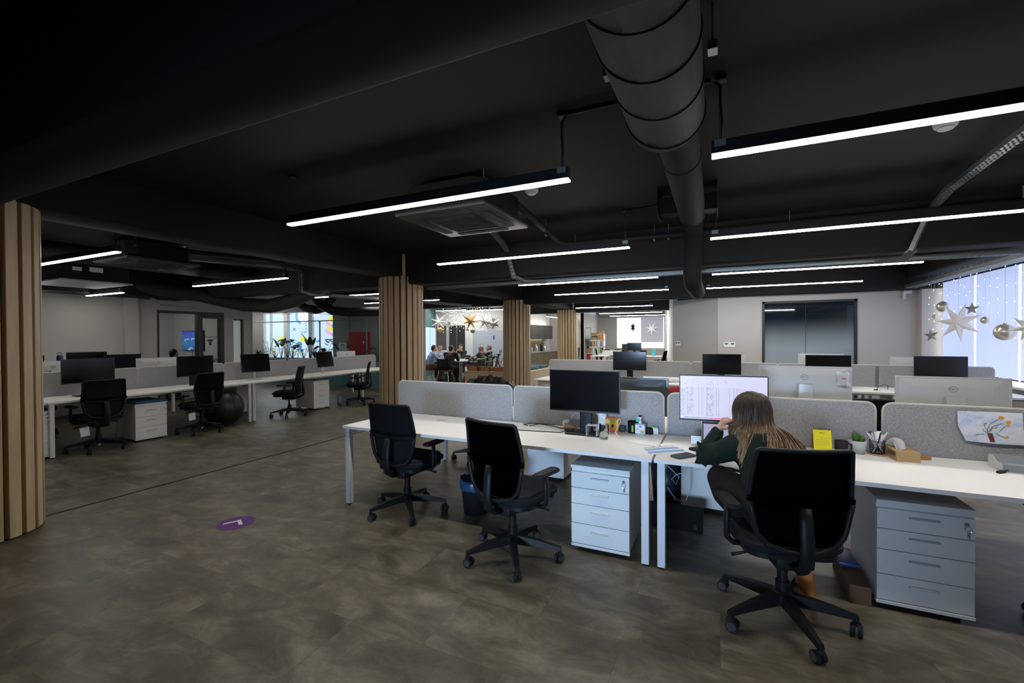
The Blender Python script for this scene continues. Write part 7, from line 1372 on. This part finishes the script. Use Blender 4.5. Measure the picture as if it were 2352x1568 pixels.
for k, (y, h, r, m_, lab) in enumerate(((18.4, 0.22, 0.045, M_PAINTL, 'white flask at the start of the kitchen worktop'), (18.9, 0.32, 0.05, M_CHROME, 'steel flask on the kitchen worktop'), (19.05, 0.26, 0.04, M_PAINTL, 'pale jug beside the steel flask'), (19.6, 0.30, 0.06, M_BLACK, 'black coffee maker flask on the kitchen worktop'), (20.0, 0.24, 0.05, M_CHROME, 'steel pot at the sink end of the worktop'))):
    bm = new(); lathe(bm, [(0, 0), (r, 0), (r, h * 0.7), (r * 0.6, h * 0.85), (r * 0.6, h), (0, h)], 18); one('flask', lab, 'flask', bm, m_, 'kitchen flasks', loc=(-7.65, y, 0.89))
bm = new(); tube(bm, [(-7.8, 19.85, 0.89), (-7.8, 19.85, 1.2), (-7.74, 19.85, 1.27), (-7.66, 19.85, 1.25), (-7.64, 19.85, 1.18)], 0.014, 8); one('kitchen_tap', 'black swan neck tap over the kitchen sink', 'tap', bm, M_BLACK)
# ---------------------------------------------------------------- far office
t = thing('wall_speaker', 'black loudspeaker box high on the wall beside the last slatted column', 'speaker', (-6.72, 21.42, 2.32))
bm = new(); box(bm, -0.19, 0.19, -0.15, 0.15, -0.24, 0.24, 0.01); obj('cabinet', bm, M_BLACK, t); bm = new(); cyl(bm, (0.0, -0.155, -0.06), (0, -0.15, -0.06), 0.12, n=24); obj('cone', bm, M_RUBBER, t)
def green_chair(lab, x, y, first=None):
    if first is not None: return dup(first, (x, y, 0), 0.5, lab)
    t = thing('cafe_chair', lab, 'chair', (x, y, 0), 0.5, 'green cafe chairs'); mg = mat('dark_green_plastic', (0.02, 0.05, 0.022), 0.5)
    bm = new(); sheet(bm, lambda u, v: ((u - 0.5) * 0.42, -0.2 - 0.08 * v, 0.62 + 0.42 * v), 4, 4, 0.02); obj('backrest', bm, mg, t)
    bm = new(); box(bm, -0.21, 0.21, -0.2, 0.2, 0.58, 0.62, 0.01); obj('seat', bm, mg, t)
    for a in (-1, 1):
        for b in (-1, 1):
            bm = new(); cyl(bm, (a * 0.18, b * 0.18, 0.58), (a * 0.22, b * 0.22, 0), 0.014, n=8); obj('leg', bm, M_BEAM, t)
    return t
g0 = green_chair('green plastic chair beside the white-edged last column', -6.45, 20.9); green_chair('green plastic chair further left, half hidden by the last column', -6.95, 20.85, g0)
t = thing('shelving_unit', 'white shelving unit of binders and boxes in the far office', 'shelving', (-5.72, 22.2, 0))
bm = new()
for z in (0.02, 0.36, 0.70, 1.04, 1.38): box(bm, -0.45, 0.45, -0.15, 0.17, z, z + 0.025)
for x in (-0.45, -0.15, 0.15, 0.43): box(bm, x, x + 0.02, -0.15, 0.17, 0.0, 1.40 if x < 0.1 else 1.72)
box(bm, 0.15, 0.45, -0.15, 0.17, 1.70, 1.72); obj('frame', bm, M_WHITE, t)
random.seed(31)
names = ('white', 'pale blue', 'teal', 'orange', 'pink', 'grey', 'yellow', 'red', 'green')
mb = [M_PAPER, lb('binder_blue', (0.45, 0.6, 0.75)), lb('binder_teal', (0.1, 0.4, 0.4)), lb('binder_orange', (0.75, 0.25, 0.06)), lb('binder_pink', (0.7, 0.45, 0.6)), lb('binder_grey', (0.4, 0.4, 0.42)), lb('binder_yellow', (0.7, 0.6, 0.25)), M_RED, lb('binder_green', (0.4, 0.6, 0.5))]
rows = ('lowest', 'second', 'third', 'upper')
for ri, z in enumerate((0.385, 0.725, 1.065)):
    for ci in range(9):
        if ri < 2 and ci < 2: continue
        k = (ci * 5 + ri * 3) % 9
        bm = new(); x = -0.36 + 0.095 * ci; box(bm, x - 0.035, x + 0.035, -0.13, 0.14, 0, 0.27, 0.004, 1); one('binder', '%s binder, number %s along the %s filled shelf of the far office' % (names[k], ('one', 'two', 'three', 'four', 'five', 'six', 'seven', 'eight', 'nine')[ci], rows[ri + 1]), 'binder', bm, mb[k], 'binders on the far office shelves', loc=(-5.72, 22.2, z)); 
for x, y, z, w, d_, h, m_, lab in ((-6.02, 22.2, 0.385, 0.25, 0.28, 0.30, M_RED, 'red storage box in the far office shelving'), (-6.02, 22.2, 0.725, 0.25, 0.28, 0.28, M_CARD, 'cardboard box with a label in the far office shelving'), (-5.78, 22.2, 1.405, 0.30, 0.25, 0.14, M_CARD, 'low cardboard box on top of the far office shelving'), (-5.74, 22.2, 1.60, 0.34, 0.26, 0.16, M_CARD, 'topmost cardboard box on the far office shelving'), (-5.42, 22.2, 1.405, 0.20, 0.25, 0.27, mb[3], 'orange box in the raised corner of the far office shelving'), (-5.42, 22.2, 1.725, 0.22, 0.25, 0.14, M_CARD, 'small cardboard box on the raised shelf corner'), (-5.76, 22.2, 1.545, 0.3, 0.2, 0.05, M_RUBBER, 'dark tray between the stacked cardboard boxes')):
    bm = new(); box(bm, -w / 2, w / 2, -d_ / 2, d_ / 2, 0, h, 0.003, 1); one('storage_box', lab, 'box', bm, m_, 'boxes on the far office shelving', loc=(x, y, z))
t = thing('framed_picture', 'framed picture leaning on the shelving before the lilac wall', 'picture', (-6.08, 22.1, 1.41), 0.5)
bm = new(); box(bm, -0.15, 0.15, -0.015, 0.015, 0, 0.62, M=Matrix.Rotation(-0.08, 4, 'X')); obj('frame', bm, M_FRAME, t); bm = new(); box(bm, -0.13, 0.13, -0.018, -0.015, 0.02, 0.60, M=Matrix.Rotation(-0.08, 4, 'X')); obj('print', bm, two_tone('pale_print', (0.3, 0.6, 0.65), (0.75, 0.8, 0.85), 0.1, 0.5, 8), t)
for x, y, l, lab in ((-4.5, 20.6, 1.6, 'white desk of the far office carrying the printers'), (-2.95, 19.6, 1.5, 'white desk of the far office with the turquoise box'), (-4.75, 19.2, 0.7, 'small white table near the far office shelving')):
    t = thing('office_desk', lab, 'desk', (x, y, 0), 0, 'far office desks'); bm = new(); box(bm, -l / 2, l / 2, -0.4, 0.4, 0.715, 0.74); obj('desktop', bm, M_WHITE, t)
    for sx in (-l / 2 + 0.03, l / 2 - 0.08):
        for sy in (-0.37, 0.32):
            bm = new(); box(bm, sx, sx + 0.05, sy, sy + 0.05, 0, 0.715); obj('leg', bm, M_WHMET, t)
dup(MON, (-3.5, 20.4, DT), 0.1, 'dark monitor in the far office in front of the grey blind'); dup(MON, (-3.95, 20.65, DT - 0.05), 1.3, 'dark monitor seen edge on in the far office')
for x, lab in ((-4.75, 'white printer with a dark lid in the far office'), (-4.28, 'second white printer in the far office')):
    t = thing('printer', lab, 'printer', (x, 20.5, DT), 0, 'far office printers'); bm = new(); prism(bm, [(-0.22, 0), (0.22, 0), (0.2, 0.2), (-0.16, 0.2)], -0.18, 0.18, 'Y'); obj('body', bm, M_WHITE, t); bm = new(); box(bm, -0.11, 0.12, -0.12, 0.12, 0.2, 0.235); obj('lid', bm, M_BEAM, t)
bm = new(); box(bm, -0.06, 0.06, -0.1, 0.1, 0, 0.26); one('storage_box', 'turquoise box standing on the far office desk', 'box', bm, lb('turquoise', (0.05, 0.45, 0.50)), loc=(-2.55, 19.6, DT))
chair_at(CH, -3.05, 18.75, 60, 'black mesh office chair in the far office before the monitor', 10); chair_at(CH, -2.15, 18.2, 80, 'black mesh office chair at the far office opening edge', 40); chair_at(CH, -4.9, 20.0, -80, 'black office chair leaning back at the far office window', 0)
t = thing('plant_pot', 'dried grass in a dark pot beside the far office shelving', 'plant', (-6.05, 21.95, 0.99))
bm = new(); random.seed(5)
for k in range(30): leaf(bm, (0, 0, 0.1), (random.uniform(-.3, .3), random.uniform(-.3, .3), 1), 0.45, 0.008, 0.3, 3)
obj('leaves', bm, mat('dried_grass', (0.16, 0.09, 0.05), 0.9), t); bm = new(); lathe(bm, [(0, 0), (0.05, 0), (0.06, 0.12), (0, 0.12)], 16); obj('pot', bm, M_RUBBER, t)
